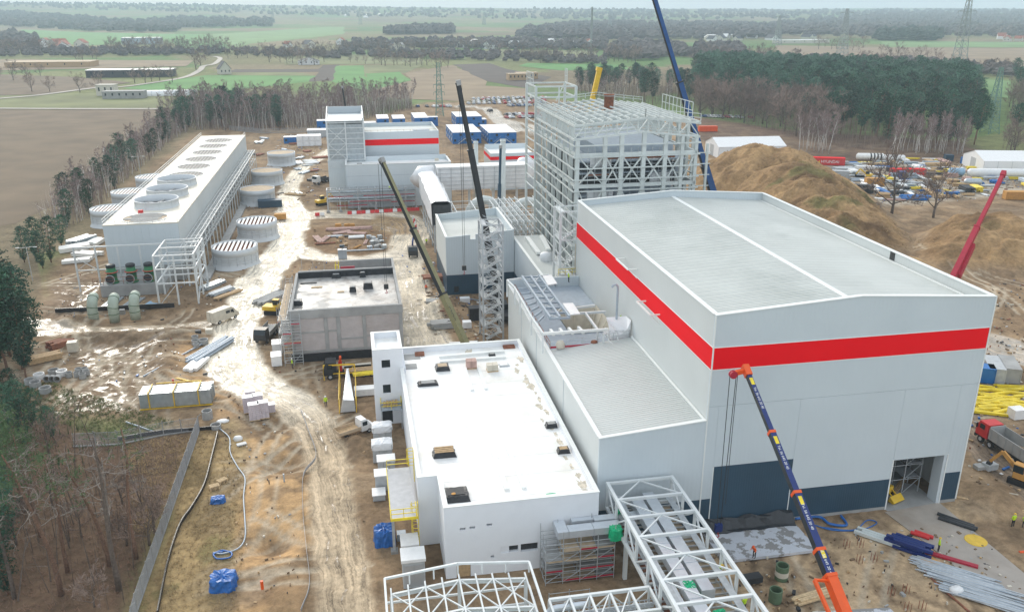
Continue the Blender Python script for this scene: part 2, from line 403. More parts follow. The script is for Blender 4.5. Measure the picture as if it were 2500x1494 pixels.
def axis(a,b,step,lo,hi,g):
    c = list(np.arange(a,b+1e-6,step)); s = step
    while c[-1] < hi: s*=g; c.append(c[-1]+s)
    s = step; pre = []
    x = a
    while x > lo: s*=g; x -= s; pre.append(x)
    return np.array(pre[::-1]+c)
def build_ground():
    xs = axis(-92,156,.47,-7000,7000,1.055); ys = axis(40,275,.46,-60,7500,1.045)
    X,Y = np.meshgrid(xs,ys); sh = X.shape; x = X.ravel(); y = Y.ravel()
    z = height(x,y)
    n1 = fbm(x,y,14,21); n2 = fbm(x,y,3.5,31); n3 = fbm(x,y,45,41)
    tint = np.zeros((x.size,3)); wet = np.zeros(x.size); rut = np.zeros(x.size); rough = np.zeros(x.size)
    # open country: patchwork of strips
    u = x*.94+y*.34; v = -x*.34+y*.94
    ci = np.floor(u/(90+0*u)).astype(np.int64); cj = np.floor(v/230).astype(np.int64); k = _h(ci//2,cj,5); k2 = _h(ci,cj,9)
    pal = np.array([(.19,.20,.085),(.15,.21,.075),(.25,.20,.12),(.22,.20,.10),(.12,.20,.065),(.20,.16,.10)])
    tint[:] = pal[np.minimum((k*6).astype(int),5)]*(.9+.2*k2)[:,None]
    tint*=(.8+.4*n3)[:,None]
    def lay(sd,col,soft=2.0,wv=None,jit=3.0):
        a = sst(soft,-soft,sd+(n1-.47)*jit*2)[:,None]
        tint[:] = tint*(1-a)+np.array(col)*a
        if wv is not None: wet[:] = wet*(1-a[:,0])+wv*a[:,0]
        return a[:,0]
    a = lay(sdpoly(x,y,Z_SITE),(.315,.218,.13),4,.08,5)
    tint[:] = tint*(1-.45*a[:,None]*sst(.42,.6,n1)[:,None])+np.array((.22,.145,.085))*(.45*a*sst(.42,.6,n1))[:,None]
    lay(sdpoly(x,y,Z_SCRUB),(.15,.10,.07),5,0)
    lay(sdpoly(x,y,Z_FLOOR),(.135,.088,.056),2,0)
    lay(sdpoly(x,y,Z_DRYGRASS),(.36,.255,.125),1.5,0)
    dg = sst(1.5,-1.5,sdpoly(x,y,Z_DRYGRASS))
    for kk,cc in((dg*sst(.48,.56,fbm(x,y,4,61))*.7,(.20,.145,.07)),(dg*sst(.54,.60,fbm(x,y,6,63))*.6,(.16,.15,.06)),(dg*sst(.55,.6,fbm(x,y,2.5,65,3))*.6,(.42,.31,.17))): tint[:] = tint*(1-kk[:,None])+np.array(cc)*kk[:,None]
    lay(sdpoly(x,y,Z_SAND),(.52,.33,.165),1.0,.0,1.2)
    lay(sdpoly(x,y,Z_SAND2),(.46,.29,.15),1.5,.05,2)
    lay(sdpoly(x,y,Z_CIRC),(.35,.25,.16),2,.15,2)
    m1 = lay(sdpoly(x,y,Z_MUD1),(.27,.19,.125),2.5,.42,3)
    m2 = lay(sdpoly(x,y,Z_MUD2),(.27,.19,.12),2.5,.56,3)
    lay(sdpoly(x,y,Z_YARD),(.40,.35,.28),3,.25,3)
    lay(sdpoly(x,y,Z_BR),(.48,.345,.21),2,.08,2)
    # forest floor under the trees on the right and behind
    grass = sst(.5,.62,n1)*a*sst(4,-4,sdpoly(x,y,gpoly([(0,900),(200,960),(420,1000),(480,1060),(300,1080),(0,1010)])))
    tint[:] = tint*(1-grass[:,None])+np.array((.15,.15,.055))*grass[:,None]
    for cx,cy,h_,r_ in BUMPS:
        if h_ < 0: pa = (.5*np.exp(-((x-cx)**2+(y-cy)**2)/(r_*r_)*1.6))[:,None]; tint[:] = tint*(1-pa)+np.array((.24,.15,.085))*pa
    # dark soaked earth and pale dry crust in patches with clear edges
    sit = sst(4,-4,sdpoly(x,y,Z_SITE)); k1 = sit*sst(.50,.56,fbm(x,y,7,91))*.65; k2_ = sit*sst(.53,.58,fbm(x+99,y,5,93))*.18; k3 = sit*sst(.55,.60,fbm(x,y+50,3,95,3))*.6
    for kk,cc in((k1,(.17,.115,.07)),(k2_,(.46,.37,.26)),(k3,(.19,.13,.08))): tint[:] = tint*(1-kk[:,None])+np.array(cc)*kk[:,None]
    wet[:] = wet*.9
    # tyre tracks criss-crossing the bare ground
    rs = random.Random(5)
    def arcs(zone,n,dark):
        lo,hi = zone.min(0),zone.max(0)
        for i in range(n):
            cx,cy = rs.uniform(lo[0],hi[0]),rs.uniform(lo[1],hi[1]); a0 = rs.uniform(0,6.28); L = rs.uniform(12,34); bend = rs.uniform(-.05,.05); P = []
            px_,py_ = cx,cy
            for j in range(12): P.append((px_,py_)); px_ += math.cos(a0)*L/11; py_ += math.sin(a0)*L/11; a0 += bend*L/11
            P = np.array(P); m = (x > P[:,0].min()-3)&(x < P[:,0].max()+3)&(y > P[:,1].min()-3)&(y < P[:,1].max()+3)
            if not m.any(): continue
            d,off = dline(x[m],y[m],P); e = np.abs(np.abs(off)-1.0); kk = np.where(d < 1.9,sst(.5,.2,e),0)*rs.uniform(.35,.8)*sit[m]
            c_ = np.array((.52,.44,.33)if rs.random() > dark else(.19,.13,.08)); tint[m] = tint[m]*(1-kk[:,None])+c_*kk[:,None]; wet[m] += kk*(.4 if rs.random() < .35 else 0); z[m] -= kk*.14
    arcs(Z_MUD2,34,.3); arcs(Z_MUD1,14,.5); arcs(gpoly([(1650,1300),(2330,1240),(2500,1500),(1650,1500)]),26,.75); arcs(gpoly([(2350,640),(2560,640),(2700,1100),(2340,1000)]),26,.5); arcs(gpoly([(560,560),(1030,540),(1050,830),(560,960)]),40,.9); arcs(gpoly([(620,960),(900,920),(930,1494),(620,1494)]),16,.5); arcs(gpoly([(1900,600),(2500,560),(2600,760),(2300,680)]),14,.6)
    hm = sst(.6,2.5,np.where(np.hypot(x-140,y-210) < 130,z,0))
    mcol = np.array((.30,.19,.095))+(n1-.45)[:,None]*np.array((.45,.30,.15))+(n2-.45)[:,None]*np.array((.22,.15,.07))
    tint[:] = tint*(1-hm[:,None])+mcol*hm[:,None]
    gm = hm*sst(.62,.74,fbm(x,y,11,77)); tint[:] = tint*(1-gm[:,None])+np.array((.17,.14,.055))*gm[:,None]
    wet[:] = wet*(1-hm)
    def roadlay(P,hw,col,wv,f=1.0):
        d,off = dline(x,y,P)
        e = d+(n2-.47)*2.2+(n1-.47)*1.6-(hw(x,y)if callable(hw)else hw)
        a = sst(.55,-.55,e); tint[:] = tint*(1-a[:,None])+((col(x,y)if callable(col)else np.array(col))*(.85+.3*n2[:,None]))*a[:,None]
        w_ = wv(x,y)if callable(wv)else wv
        wet[:] = wet*(1-a)+w_*a
        m = a > .02; rut[m] = off[m]; rough[:] = np.maximum(rough,a*f)
        z[:] -= a*.06
    gl = lambda x,y: .22+.36*sst(108,132,y)*sst(330,250,y)
    roadlay(R_BACK,4.5,(.46,.41,.34),.6); roadlay(R_BACK2,4,(.46,.41,.34),.55)
    roadlay(R_LEFT,3.4,(.44,.35,.245),.68); roadlay(R_RING,5.0,(.66,.57,.44),.42); roadlay(R_LOW,4.0,(.72,.63,.50),.5)
    roadlay(R_MAIN,lambda x,y: 2.9+1.6*sst(112,135,y)*sst(300,240,y),lambda x,y: np.array((.50,.39,.265))+sst(104,130,y)[:,None]*np.array((.28,.30,.285)),gl); roadlay(R_RIGHT,5,(.45,.38,.30),.6); roadlay(R_TRUCK,3.4,(.26,.20,.145),.3)  # main road paler farther off: slurry tone plus glare put into the tint
    lay(sdpoly(x,y,Z_PIT),(.25,.16,.09),1.2,.05,1)
    lay(sdpoly(x,y,Z_POND),(.36,.25,.14),1.5,.55,1.5)
    # churned surface
    site = a if False else sst(4,-4,sdpoly(x,y,Z_SITE))
    z += site*((n2-.47)*.22+(fbm(x,y,1.6,51,2)-.37)*.10)*(1-.5*rough)
    z[:] = np.where(np.hypot(x,y) < 1500,z-.02,z)
    nx,ny = len(xs),len(ys)
    idx = np.arange(nx*ny).reshape(ny,nx)
    q = np.stack([idx[:-1,:-1],idx[:-1,1:],idx[1:,1:],idx[1:,:-1]],-1).reshape(-1,4)
    me = bpy.data.meshes.new('ground'); me.vertices.add(x.size); me.vertices.foreach_set('co',np.stack([x,y,z],1).astype(np.float32).ravel())
    me.loops.add(q.size); me.loops.foreach_set('vertex_index',q.ravel().astype(np.int32))
    me.polygons.add(len(q)); me.polygons.foreach_set('loop_start',np.arange(0,q.size,4,dtype=np.int32)); me.polygons.foreach_set('loop_total',np.full(len(q),4,np.int32))
    me.polygons.foreach_set('use_smooth',np.ones(len(q),bool)); me.update(); me.validate()
    at = me.attributes.new('tint','FLOAT_COLOR','POINT'); at.data.foreach_set('color',np.concatenate([np.clip(tint,.01,.9),wet[:,None]],1).astype(np.float32).ravel())
    at = me.attributes.new('rut','FLOAT','POINT'); at.data.foreach_set('value',rut.astype(np.float32))
    at = me.attributes.new('track','FLOAT','POINT'); at.data.foreach_set('value',rough.astype(np.float32))
    m = bpy.data.materials.new('ground'); m.use_nodes = True; n = m.node_tree.nodes; L = m.node_tree.links; b = n['Principled BSDF']
    def N(t,**kw):
        o = n.new('ShaderNode'+t)
        for k_,v_ in kw.items(): setattr(o,k_,v_)
        return o
    def math_(op,a_,b_=None,c_=None):
        o = N('Math',operation=op)
        for i,s in enumerate((a_,b_,c_)):
            if s is None: continue
            if isinstance(s,(int,float)): o.inputs[i].default_value = s
            else: L.new(s,o.inputs[i])
        return o.outputs[0]
    def rng(s,a_,b_,c_,d_):
        o = N('MapRange'); o.interpolation_type = 'SMOOTHSTEP'; L.new(s,o.inputs[0])
        for i,q_ in enumerate((a_,b_,c_,d_)): o.inputs[i+1].default_value = q_
        return o.outputs[0]
    at = N('Attribute',attribute_name='tint'); ru = N('Attribute',attribute_name='rut'); tr = N('Attribute',attribute_name='track')
    pos = N('NewGeometry').outputs['Position']
    def noise(sc,det=6,ro=.6,vec=pos,dist=0):
        o = N('TexNoise'); o.inputs['Scale'].default_value = sc; o.inputs['Detail'].default_value = det; o.inputs['Roughness'].default_value = ro; o.inputs['Distortion'].default_value = dist; L.new(vec,o.inputs['Vector']); return o.outputs[0]
    nf = noise(1.3); nc = noise(.16,8,.65); nm = noise(.45,7,.65,dist=1.2); nx_ = noise(5,4)
    # wheel tracks: stripes across the road, wandering with a slow noise
    sx = N('CombineXYZ'); ro_ = math_('ADD',ru.outputs['Fac'],math_('MULTIPLY',math_('SUBTRACT',nc,.5),3.0)); L.new(ro_,sx.inputs[0])
    spx = N('SeparateXYZ'); L.new(pos,spx.inputs[0]); L.new(math_('MULTIPLY',spx.outputs[1],.03),sx.inputs[1]); L.new(math_('MULTIPLY',spx.outputs[0],.03),sx.inputs[2])
    ns = noise(1.6,4,.6,vec=sx.outputs[0]); nsf = noise(5.5,3,.6,vec=sx.outputs[0])
    stripe = math_('MULTIPLY',tr.outputs['Fac'],math_('SUBTRACT',math_('ADD',math_('MULTIPLY',ns,.5),math_('MULTIPLY',nsf,.5)),.5))
    v1 = math_('ADD',math_('MULTIPLY',nf,.55),math_('MULTIPLY',nc,.75))
    v1 = math_('ADD',rng(v1,.3,1.0,.5,1.5),math_('MULTIPLY',stripe,3.4))
    v1 = math_('ADD',v1,math_('MULTIPLY',math_('SUBTRACT',nx_,.5),.55))
    wsum = math_('ADD',math_('ADD',at.outputs['Alpha'],math_('MULTIPLY',math_('SUBTRACT',nm,.5),1.5)),math_('MULTIPLY',stripe,-2.6))
    wf = rng(wsum,.45,.72,0,1)
    sc = N('VectorMath',operation='SCALE'); L.new(at.outputs['Color'],sc.inputs[0]); L.new(math_('MULTIPLY',v1,math_('SUBTRACT',1,math_('MULTIPLY',wf,.12))),sc.inputs['Scale'])
    L.new(sc.outputs[0],b.inputs['Base Color'])
    L.new(rng(wf,0,1,.92,.26),b.inputs['Roughness'])
    L.new(rng(wf,0,1,.12,.55),b.inputs['Specular IOR Level'])
    hsum = math_('ADD',math_('MULTIPLY',nf,.5),math_('ADD',math_('MULTIPLY',nx_,.25),math_('MULTIPLY',stripe,.8)))
    bp = N('Bump'); bp.inputs['Distance'].default_value = .22; L.new(rng(wf,0,1,.8,.16),bp.inputs['Strength']); L.new(hsum,bp.inputs['Height']); L.new(bp.outputs[0],b.inputs['Normal'])
    me.materials.append(m)
    o = bpy.data.objects.new('ground',me); COL.objects.link(o); o['kind'] = 'structure'; tag(o,'bare muddy ground of the site running out to the hills')
build_ground()
# ------------------------------------------------------------------ fields, roads and paths laid on the open country
_fi = [0]
def z1(a,b): return(a/2.957,b/2.957)
def z2(a,b): return(830+a/2.957,b/2.957)
def z3(a,b): return(1660+a/2.957,b/2.957)
def z4(a,b): return(a/2.957,500+b/2.957)
def z5(a,b): return(830+a/2.957,500+b/2.957)
def z6(a,b): return(1660+a/2.957,500+b/2.957)
def z7(a,b): return(a/2.957,994+b/2.957)
def z8(a,b): return(830+a/2.957,994+b/2.957)
def z9(a,b): return(1660+a/2.957,994+b/2.957)
def field(name,px,m,label):
    _fi[0] += 1; z = .03+.012*_fi[0]
    P = [G(*p)for p in px]
    # wobble the edges so that they are not ruler straight
    Q = []
    for i,p in enumerate(P):
        q = P[(i+1)%len(P)]; L = (q-p).length; k = max(1,min(14,int(L/25)))
        for j in range(k):
            t = p.lerp(q,j/k); w_ = min(3,L*.01)if j else 0
            Q.append(V(t.x+rnd.uniform(-w_,w_),t.y+rnd.uniform(-w_,w_),z))
    o = MB().poly(Q).build(name,m); tag(o,label,kind='structure'); return o
def ribbon(name,px,wd,m,label,z=None):
    _fi[0] += 1; z = z or .03+.012*_fi[0]
    P = road(px); b = MB(); L_,R_ = [],[]
    for i in range(len(P)):
        d = P[min(i+1,len(P)-1)]-P[max(i-1,0)]; d = d/(np.hypot(*d)+1e-9)
        L_.append((P[i][0]-d[1]*wd/2,P[i][1]+d[0]*wd/2,z)); R_.append((P[i][0]+d[1]*wd/2,P[i][1]-d[0]*wd/2,z))
    for i in range(len(P)-1): b.poly([L_[i],R_[i],R_[i+1],L_[i+1]])
    o = b.build(name,m); tag(o,label,kind='structure'); return o
field('ploughed_field',[(-420,268),(394,268),(398,282),(350,330),(305,372),(240,425),(190,470),(110,512),(40,545),(-420,640)],'plough','large brown ploughed field left of the tree belt')
field('meadow',[z1(*q)for q in((-400,700),(720,672),(1180,700),(1172,782),(-400,786))],'meadow','rough grass strip around the farm buildings')
field('crop_field',[z1(*q)for q in((880,640),(1480,545),(2290,550),(2230,592),(1700,650),(1380,660),(1040,650))],'green_field','bright green crop field behind the white greenhouse')
field('meadow',[z1(*q)for q in((1560,528),(2130,524),(2290,548),(1490,543))],'meadow','olive strip beyond the bright green crop field')
field('ploughed_strip',[z1(*q)for q in((1700,503),(2330,500),(2300,522),(1600,526))],'plough_dark','thin dark ploughed strip beside the gabled house')
field('ploughed_strip',[z1(*q)for q in((2330,474),(2455,470),(2410,585),(2230,592))],'plough_dark','dark ploughed wedge between two green fields')
field('crop_field',[z2(*q)for q in((-25,478),(176,474),(178,532),(200,662),(120,640),(-60,590))],'green_field','green field right of the dark wedge')
field('meadow',[z2(*q)for q in((180,474),(610,470),(470,530),(180,534))],'meadow','olive meadow above the green crop corner')
field('crop_field',[z2(*q)for q in((180,536),(430,522),(512,582),(204,662))],'green_field','green crop corner behind the grey halls')
field('fallow_field',[z2(*q)for q in((474,530),(810,472),(1062,590),(1050,622),(1350,642),(1352,696),(880,735),(190,705),(206,664),(514,584))],'fallow','bare brown field behind the parked cars')
field('ploughed_field',[z2(*q)for q in((812,470),(1080,460),(1210,502),(1530,560),(1350,640),(1062,590))],'plough_dark','dark ploughed field left of the yellow boom')
field('crop_field',[z2(*q)for q in((1350,458),(2000,470),(2120,505),(1600,512),(1290,480))],'green_field','long green field before the distant village')
field('meadow',[z2(*q)for q in((1040,358),(1860,370),(1860,452),(1040,440))],'meadow','yellowish meadow dotted with lone trees')
field('meadow',[z2(*q)for q in((-400,400),(600,395),(600,465),(-400,470))],'meadow','olive meadow below the distant village')
field('crop_field',[z1(*q)for q in((150,215),(560,235),(1500,252),(1700,350),(1380,362),(1200,302),(640,332),(160,300))],'green_field','wide green field below the dark wooded ridge')
field('crop_field',[z1(*q)for q in((1500,252),(2484,190),(2484,250),(1800,320),(1700,348))],'green_pale','pale green field right of the wooded ridge')
field('fallow_field',[z1(*q)for q in((-400,430),(1400,440),(1340,482),(600,500),(-400,520))],'fallow','straw coloured field before the distant farm yard')
field('ploughed_field',[z1(*q)for q in((-400,525),(560,560),(950,600),(300,685),(-400,700))],'plough','brown field left of the bending country lane')
field('fallow_field',[z3(*q)for q in((700,330),(1500,345),(2600,350),(2600,520),(1500,482),(700,470))],'fallow','pinkish fallow land beyond the pine wood')
field('crop_field',[z3(*q)for q in((1440,300),(2600,308),(2600,346),(1500,342))],'green_pale','pale green field at the far right')
field('meadow',[z3(*q)for q in((2140,572),(2390,590),(2372,712),(2200,700))],'green_pale','small bright meadow behind the green pylon')
ribbon('farm_track',[(-300,264),(0,266),(200,267),(396,267)],5,'road_pale','straight pale farm track above the ploughed field')
ribbon('country_lane',[z1(*q)for q in((-300,740),(0,715),(300,688),(700,637),(860,632),(1060,607),(1330,562),(1440,512),(1470,480),(1545,465),(1590,425),(1550,410))],5.5,'road_pale','pale country lane bending past the long dark barn')
# ------------------------------------------------------------------ main hall
def railing(t,pts,z=1.1,m='steel_white',post=2.0,w=.05,name='railing',rails=2):
    b = MB()
    for i in range(len(pts)-1):
        p,q = Vector(pts[i]),Vector(pts[i+1]); L = (q-p).length; k = max(1,int(L/post))
        for j in range(k+1):
            c = p.lerp(q,j/k); b.bar(c,c+V(0,0,z),w)
        for r_ in range(rails): h = V(0,0,z*(r_+1)/rails); b.bar(p+h,q+h,w)
    return b.build(name,m,t)
HX0,HX1,HY0,HY1,HE,HRD,HRX = 36.3,69.7,77.1,133.6,26.5,27.6,53.0
t = thing('turbine_hall','huge pale grey hall with a red stripe and corrugated roof','building',(HX0,HY0,0))
th = .35
def wallpiece(name,x0,x1,z0,z1,m,y0=HY0,y1=HY0+th,zt=None): return boxp(name,x0,y0,z0,x1,y1,z1,m,t)
JZ = 15.9
# front
wallpiece('plinth',47.35,60.25,0,.45,'concrete',HY0+.02); wallpiece('plinth',67.5,HX1,0,.45,'concrete',HY0+.02)
wallpiece('tall_navy_panel',37.6,47.3,0,8.3,'navy'); wallpiece('navy_panel',47.36,60.2,.45,4.2,'navy'); wallpiece('navy_panel',67.5,HX1-.1,.45,4.2,'navy'); wallpiece('navy_panel',HX0,37.54,0,4.2,'navy')
wallpiece('wall_panel',HX0,37.56,4.22,JZ-.03,'hall_grey'); wallpiece('wall_panel',37.58,47.3,8.32,JZ-.03,'hall_grey'); wallpiece('wall_panel',47.32,60.24,4.22,JZ-.03,'hall_grey')
wallpiece('wall_panel',60.26,67.44,6.72,JZ-.03,'hall_grey'); wallpiece('wall_panel',67.46,HX1,4.22,JZ-.03,'hall_grey')
for x0,x1 in((37.5,37.62),(47.28,47.38),(60.16,60.32),(67.4,67.54)): boxp('trim',x0,HY0-.05,0,x1,HY0+.001,8.3 if x1 < 40 else(4.4 if x1 < 50 else 6.8),'trim_white',t)
wallpiece('wall_panel',HX0,HX1,JZ,20.3,'hall_grey')
wallpiece('red_stripe',HX0+.12,HX1-.12,20.32,22.82,'red',HY0-.03); wallpiece('stripe_backing',HX0,HX1,20.3,22.84,'hall_grey',HY0+.05)
boxp('stripe_trim',HX0,HY0-.05,20.22,HX1,HY0-.001,20.31,'trim_white',t); boxp('stripe_trim',HX0,HY0-.05,22.83,HX1,HY0-.001,22.92,'trim_white',t)
MB().extr([(HX0,22.84),(HX1,22.84),(HX1,HE),(HRX,HRD),(HX0,HE)],'y',HY0,HY0+th).build('gable_panel','hall_grey',t)
MB().extr([(HX0,0),(HX1,0),(HX1,HE),(HRX,HRD),(HX0,HE)],'y',HY1-th,HY1).build('back_wall','hall_grey',t)
# left and right walls
boxp('side_wall',HX0,HY0+th,0,HX0+th,HY1-th,20.3,'hall_grey_side',t)
boxp('side_wall_top',HX0,HY0+th,22.84,HX0+th,HY1-th,HE,'hall_grey_side',t)
boxp('red_stripe',HX0-.03,HY0+.1,20.32,HX0+th,HY1,22.82,'red',t)
boxp('stripe_trim',HX0-.05,HY0,20.22,HX0-.001,HY1,20.31,'trim_white',t); boxp('stripe_trim',HX0-.05,HY0,22.83,HX0-.001,HY1,22.92,'trim_white',t)
boxp('corner_trim',HX0-.06,HY0-.06,0,HX0+.1,HY0-.001,HE-.05,'trim_white',t); boxp('corner_trim',HX1-.1,HY0-.06,.45,HX1+.06,HY0-.001,HE-.05,'trim_white',t)
boxp('side_wall',HX1-th,HY0+th,0,HX1,HY1-th,HE,'hall_grey_side',t)
# roof slopes, lower than the parapets
for xa,za,xb,zb in((HX0+th,25.6,HRX-.15,26.55),(HRX+.15,26.55,HX1-th,25.3)):
    MB().extr([(xa,za-.2),(xb,zb-.2),(xb,zb),(xa,za)],'y',HY0+th,HY1-th).build('roof_sheet','roof_grey',t)
def ribs(name,xa,za,xb,zb,y0,y1,m,par,sp=.45):
    b = MB(); y = y0+.2
    while y < y1-.1: b.bar((xa,y,za),(xb,y,zb),.12,.045); y += sp
    b.build(name,m,par)['kind'] = 'stuff'
ribs('roof_ribs',HX0+th+.02,25.6,HRX-.36,26.55,HY0+th,HY1-th,'roof_grey',t); ribs('roof_ribs',HRX+.36,26.53,HX1-th-.6,25.33,HY0+th,HY1-th,'roof_grey',t)
MB().extr([(HRX-.35,26.4),(HRX+.35,26.4),(HRX+.35,26.62),(HRX,26.72),(HRX-.35,26.62)],'y',HY0+th,HY1-th).build('ridge_cap','trim_white',t)
boxp('gutter',HX1-th-.55,HY0+th,25.31,HX1-th-.3,HY1-th,25.42,'trim_white',t)
for a,b in(((HX0,HE),(HRX,HRD)),((HRX,HRD),(HX1,HE))):
    for y0,y1 in((HY0-.1,HY0+th+.12),(HY1-th-.12,HY1+.1)):
        MB().extr([(a[0],a[1]+.003),(b[0],b[1]+.003),(b[0],b[1]+.10),(a[0],a[1]+.10)],'y',y0,y1).build('coping','trim_white',t)
for x0,x1 in((HX0-.1,HX0+th+.12),(HX1-th-.12,HX1+.1)): boxp('coping',x0,HY0+th+.13,HE+.003,x1,HY1-th-.13,HE+.10,'trim_white',t)
p_ = G(*z6(1878,520),26); boxp('overflow_slot',HX1-th-.06,95.2,25.4,HX1-th-.002,96.2,26.45,'dark',t)
# projecting bracket frames on the long left wall
for ya,z in((107.5,24.0),(98.2,20.9)):
    br = MB(); y1 = ya; y0 = ya-5.2
    for y in(y0,y1): br.bar((HX0,y,z),(HX0-1.3,y,z),.16); br.bar((HX0,y,z-1.3),(HX0-1.2,y,z),.1)
    br.bar((HX0-1.3,y0,z),(HX0-1.3,y1,z),.18); br.build('bracket_frame','trim_white',t)
boxp('floor_slab',60.3,HY0-.4,-.05,67.4,100,.04,'concrete',t)
boxp('door_reveal',67.02,HY0+.02,.05,67.4,HY0+1.6,6.7,'hall_grey',t)
# interior scaffold seen through the doorway
sc = thing('scaffold','grey tube scaffold standing inside the hall doorway','scaffold',(64,81,0))
for x in(62.2,64.4,66.6):
    for y in(80,82,85): member('standard',(x,y,.05),(x,y,9),.1,.1,'galv',sc)
for z in(2,4,6,8):
    for y in(80,82,85): member('ledger',(62,y,z),(66.8,y,z),.08,.08,'galv',sc)
    boxp('deck',64.5,80.1,z+.1,66.6,84.9,z+.16,'galv',sc)
for k in range(4): member('brace',(64.4,80,2*k),(66.6,80,2*k+2),.07,.07,'galv',sc)
# yellow loader inside the door
ld = thing('wheel_loader','yellow wheel loader parked inside the hall doorway','loader',(61.8,80.2,.05),R(200))
MB().box(-.7,-1.4,.7,.7,1.0,1.5).build('body','yellow',ld,local=True); MB().box(-.5,-.6,1.5,.5,.5,2.6).build('cab','glass',ld,local=True)
MB().box(-.55,-.65,2.6,.55,.55,2.7).build('cab_roof','yellow',ld,local=True)
MB().extr([(1.6,.2),(2.4,.15),(2.5,.3),(1.8,.9)],'x',-1,1).build('bucket','yellow',ld,local=True)
MB().bar((-.4,.9,1.2),(-.4,1.8,.6),.15).bar((.4,.9,1.2),(.4,1.8,.6),.15).build('lift_arm','yellow',ld,local=True)
for x in(-.75,.75):
    for y in(-.9,.6): MB().tube([(x-.18,y,.55),(x+.18,y,.55)],.55,14).build('wheel','tyre',ld,local=True)

# ------------------------------------------------------------------ lower annex beside the hall
AX0,AX1,AYM,AYB = 24.1,36.25,102.6,131.5
def az(x): return 13.2+(x-AX0)/(AX1-AX0)*1.0
t = thing('boiler_annex','lower grey annex with a half open roof beside the big hall','building',(AX0,HY0,0))
MB().extr([(AX0+.002,4.2),(AX1,4.2),(AX1,az(AX1)),(AX0+.002,az(AX0))],'y',HY0,HY0+.3).build('front_wall','hall_grey',t)
boxp('navy_panel',AX0+.01,HY0,0,AX1,HY0+.3,4.18,'navy',t)
boxp('side_wall',AX0,HY0+.301,0,AX0+.3,AYB,13.2,'hall_grey_side',t)
for y in(93,109,120): boxp('panel_joint',AX0-.03,y,0,AX0-.002,y+.06,13.1,'steel_blue',t)
boxp('back_wall',AX0+.3,AYB-.3,0,AX1,AYB,14.0,'hall_grey',t)
MB().extr([(AX0+.55,az(AX0)-.35),(AX1,az(AX1)-.25),(AX1,az(AX1)-.05),(AX0+.55,az(AX0)-.12)],'y',HY0+.3,AYM).build('roof_sheet','roof_low',t)
MB().extr([(AX0-.05,az(AX0)+.003),(AX1,az(AX1)+.003),(AX1,az(AX1)+.12),(AX0-.05,az(AX0)+.12)],'y',HY0-.08,HY0+.4).build('coping','trim_white',t)
boxp('coping',AX0-.1,HY0+.41,13.203,AX0+.42,AYB,13.3,'trim_white',t); boxp('gutter',AX0+.43,HY0+.42,12.95,AX0+.54,AYM,13.0,'dark',t)
ribs('roof_ribs',AX0+.6,az(AX0)-.12,AX1-.32,az(AX1)-.06,HY0+.45,AYM-.1,'roof_low',t)
boxp('flashing',AX1-.3,HY0+.42,az(AX1)-.045,AX1-.005,AYM,az(AX1)+.1,'trim_white',t)
# open part: deck, hopper pit and steel
boxp('deck',AX0+.31,AYM+.02,12.2,AX1-.01,109.5,12.4,'steel_blue',t); boxp('deck',AX0+.31,109.5,12.2,29.2,AYB-.31,12.4,'steel_blue',t)
for(a,b,c,d,m)in(((29.2,109.5),(29.2,120.5),(31.2,119),(31.2,111.5),'cream'),((36.2,109.5),(36.2,120.5),(34,119),(34,111.5),'cream'),((29.2,120.5),(36.2,120.5),(34,119),(31.2,119),'cream'),((29.2,109.5),(36.2,109.5),(34,111.5),(31.2,111.5),'steel_pale')):
    MB().poly([(*a,12.6),(*b,12.6),(*c,7.0),(*d,7.0)]).build('hopper_wall',m,t)
boxp('hopper_floor',31.2,111.5,6.9,34,119,7.0,'dark',t)
for k in range(4): member('hopper_rib',(35.9,111+2.6*k,12.5),(34.1,112.3+2*k,7.4),.14,.14,'cream',t)
member('hopper_rib',(32.5,120.3,12.5),(32.6,119,7.4),.14,.14,'cream',t)
boxp('deck',29.2,120.6,12.2,AX1-.01,AYB-.31,12.4,'steel_blue',t)
def w4(a,b,z): return G(1200+a/6.18,640+b/6.18,z)
ZT = 15.2
P = lambda a,b: w4(a,b,ZT)
fl,fr,bl,br_ = P(775,1080),P(1760,1015),P(235,275),P(865,195)
for p,q in((fl,fr),): member('edge_beam',p,q,.3,.35,'trim_white',t)
for a,b in(((775,1080),(600,830)),((600,830),(430,530)),((430,530),(350,390)),((350,390),(235,275)),((235,275),(865,195)),((1600,1020),(1420,775)),((1270,775),(1720,750)),((1080,720),(1560,655))): member('edge_beam',P(*a),P(*b),.26,.32,'steel_white',t)
for a in((775,1080),(600,830),(430,530),(350,390),(235,275),(1690,1075),(1600,1020)): p = P(*a); member('post',p,(p.x,p.y,12.4),.22,.22,'steel_white',t)
for a,b in(((460,265),(885,895)),((590,262),(1030,885)),((715,255),(1175,880)),((850,250),(990,410))): member('long_girder',P(*a)+V(0,0,.5),P(*b)+V(0,0,.5),.28,.5,'steel_blue',t)
for k in range(9):
    f = k/8; p = P(460+425*f,265+630*f); q = P(715+460*f,255+625*f); member('cross_beam',p+V(0,0,.4),q+V(0,0,.4),.18,.3,'steel_blue',t)
    if k < 8:
        f2 = (k+1)/8; q2 = P(590+440*f2,262+623*f2); p0 = P(460+425*f,265+630*f)if k%2 else P(715+460*f,255+625*f); member('brace',p0+V(0,0,.4),q2+V(0,0,.4),.1,.1,'steel_white',t)
for k in range(7):
    f = k/6; p = P(400+300*f,400+500*f); q = P(560+230*f,395+420*f); member('cross_beam',p,q,.16,.28,'steel_blue',t)
for a,b in(((890,985),(940,1050)),((1030,970),(1085,1040)),((1165,960),(1230,1035)),((1310,945),(1390,1025))): member('roof_beam',P(*a)-V(0,0,.4),P(*b)-V(0,0,.4),.35,.4,'trim_white',t)
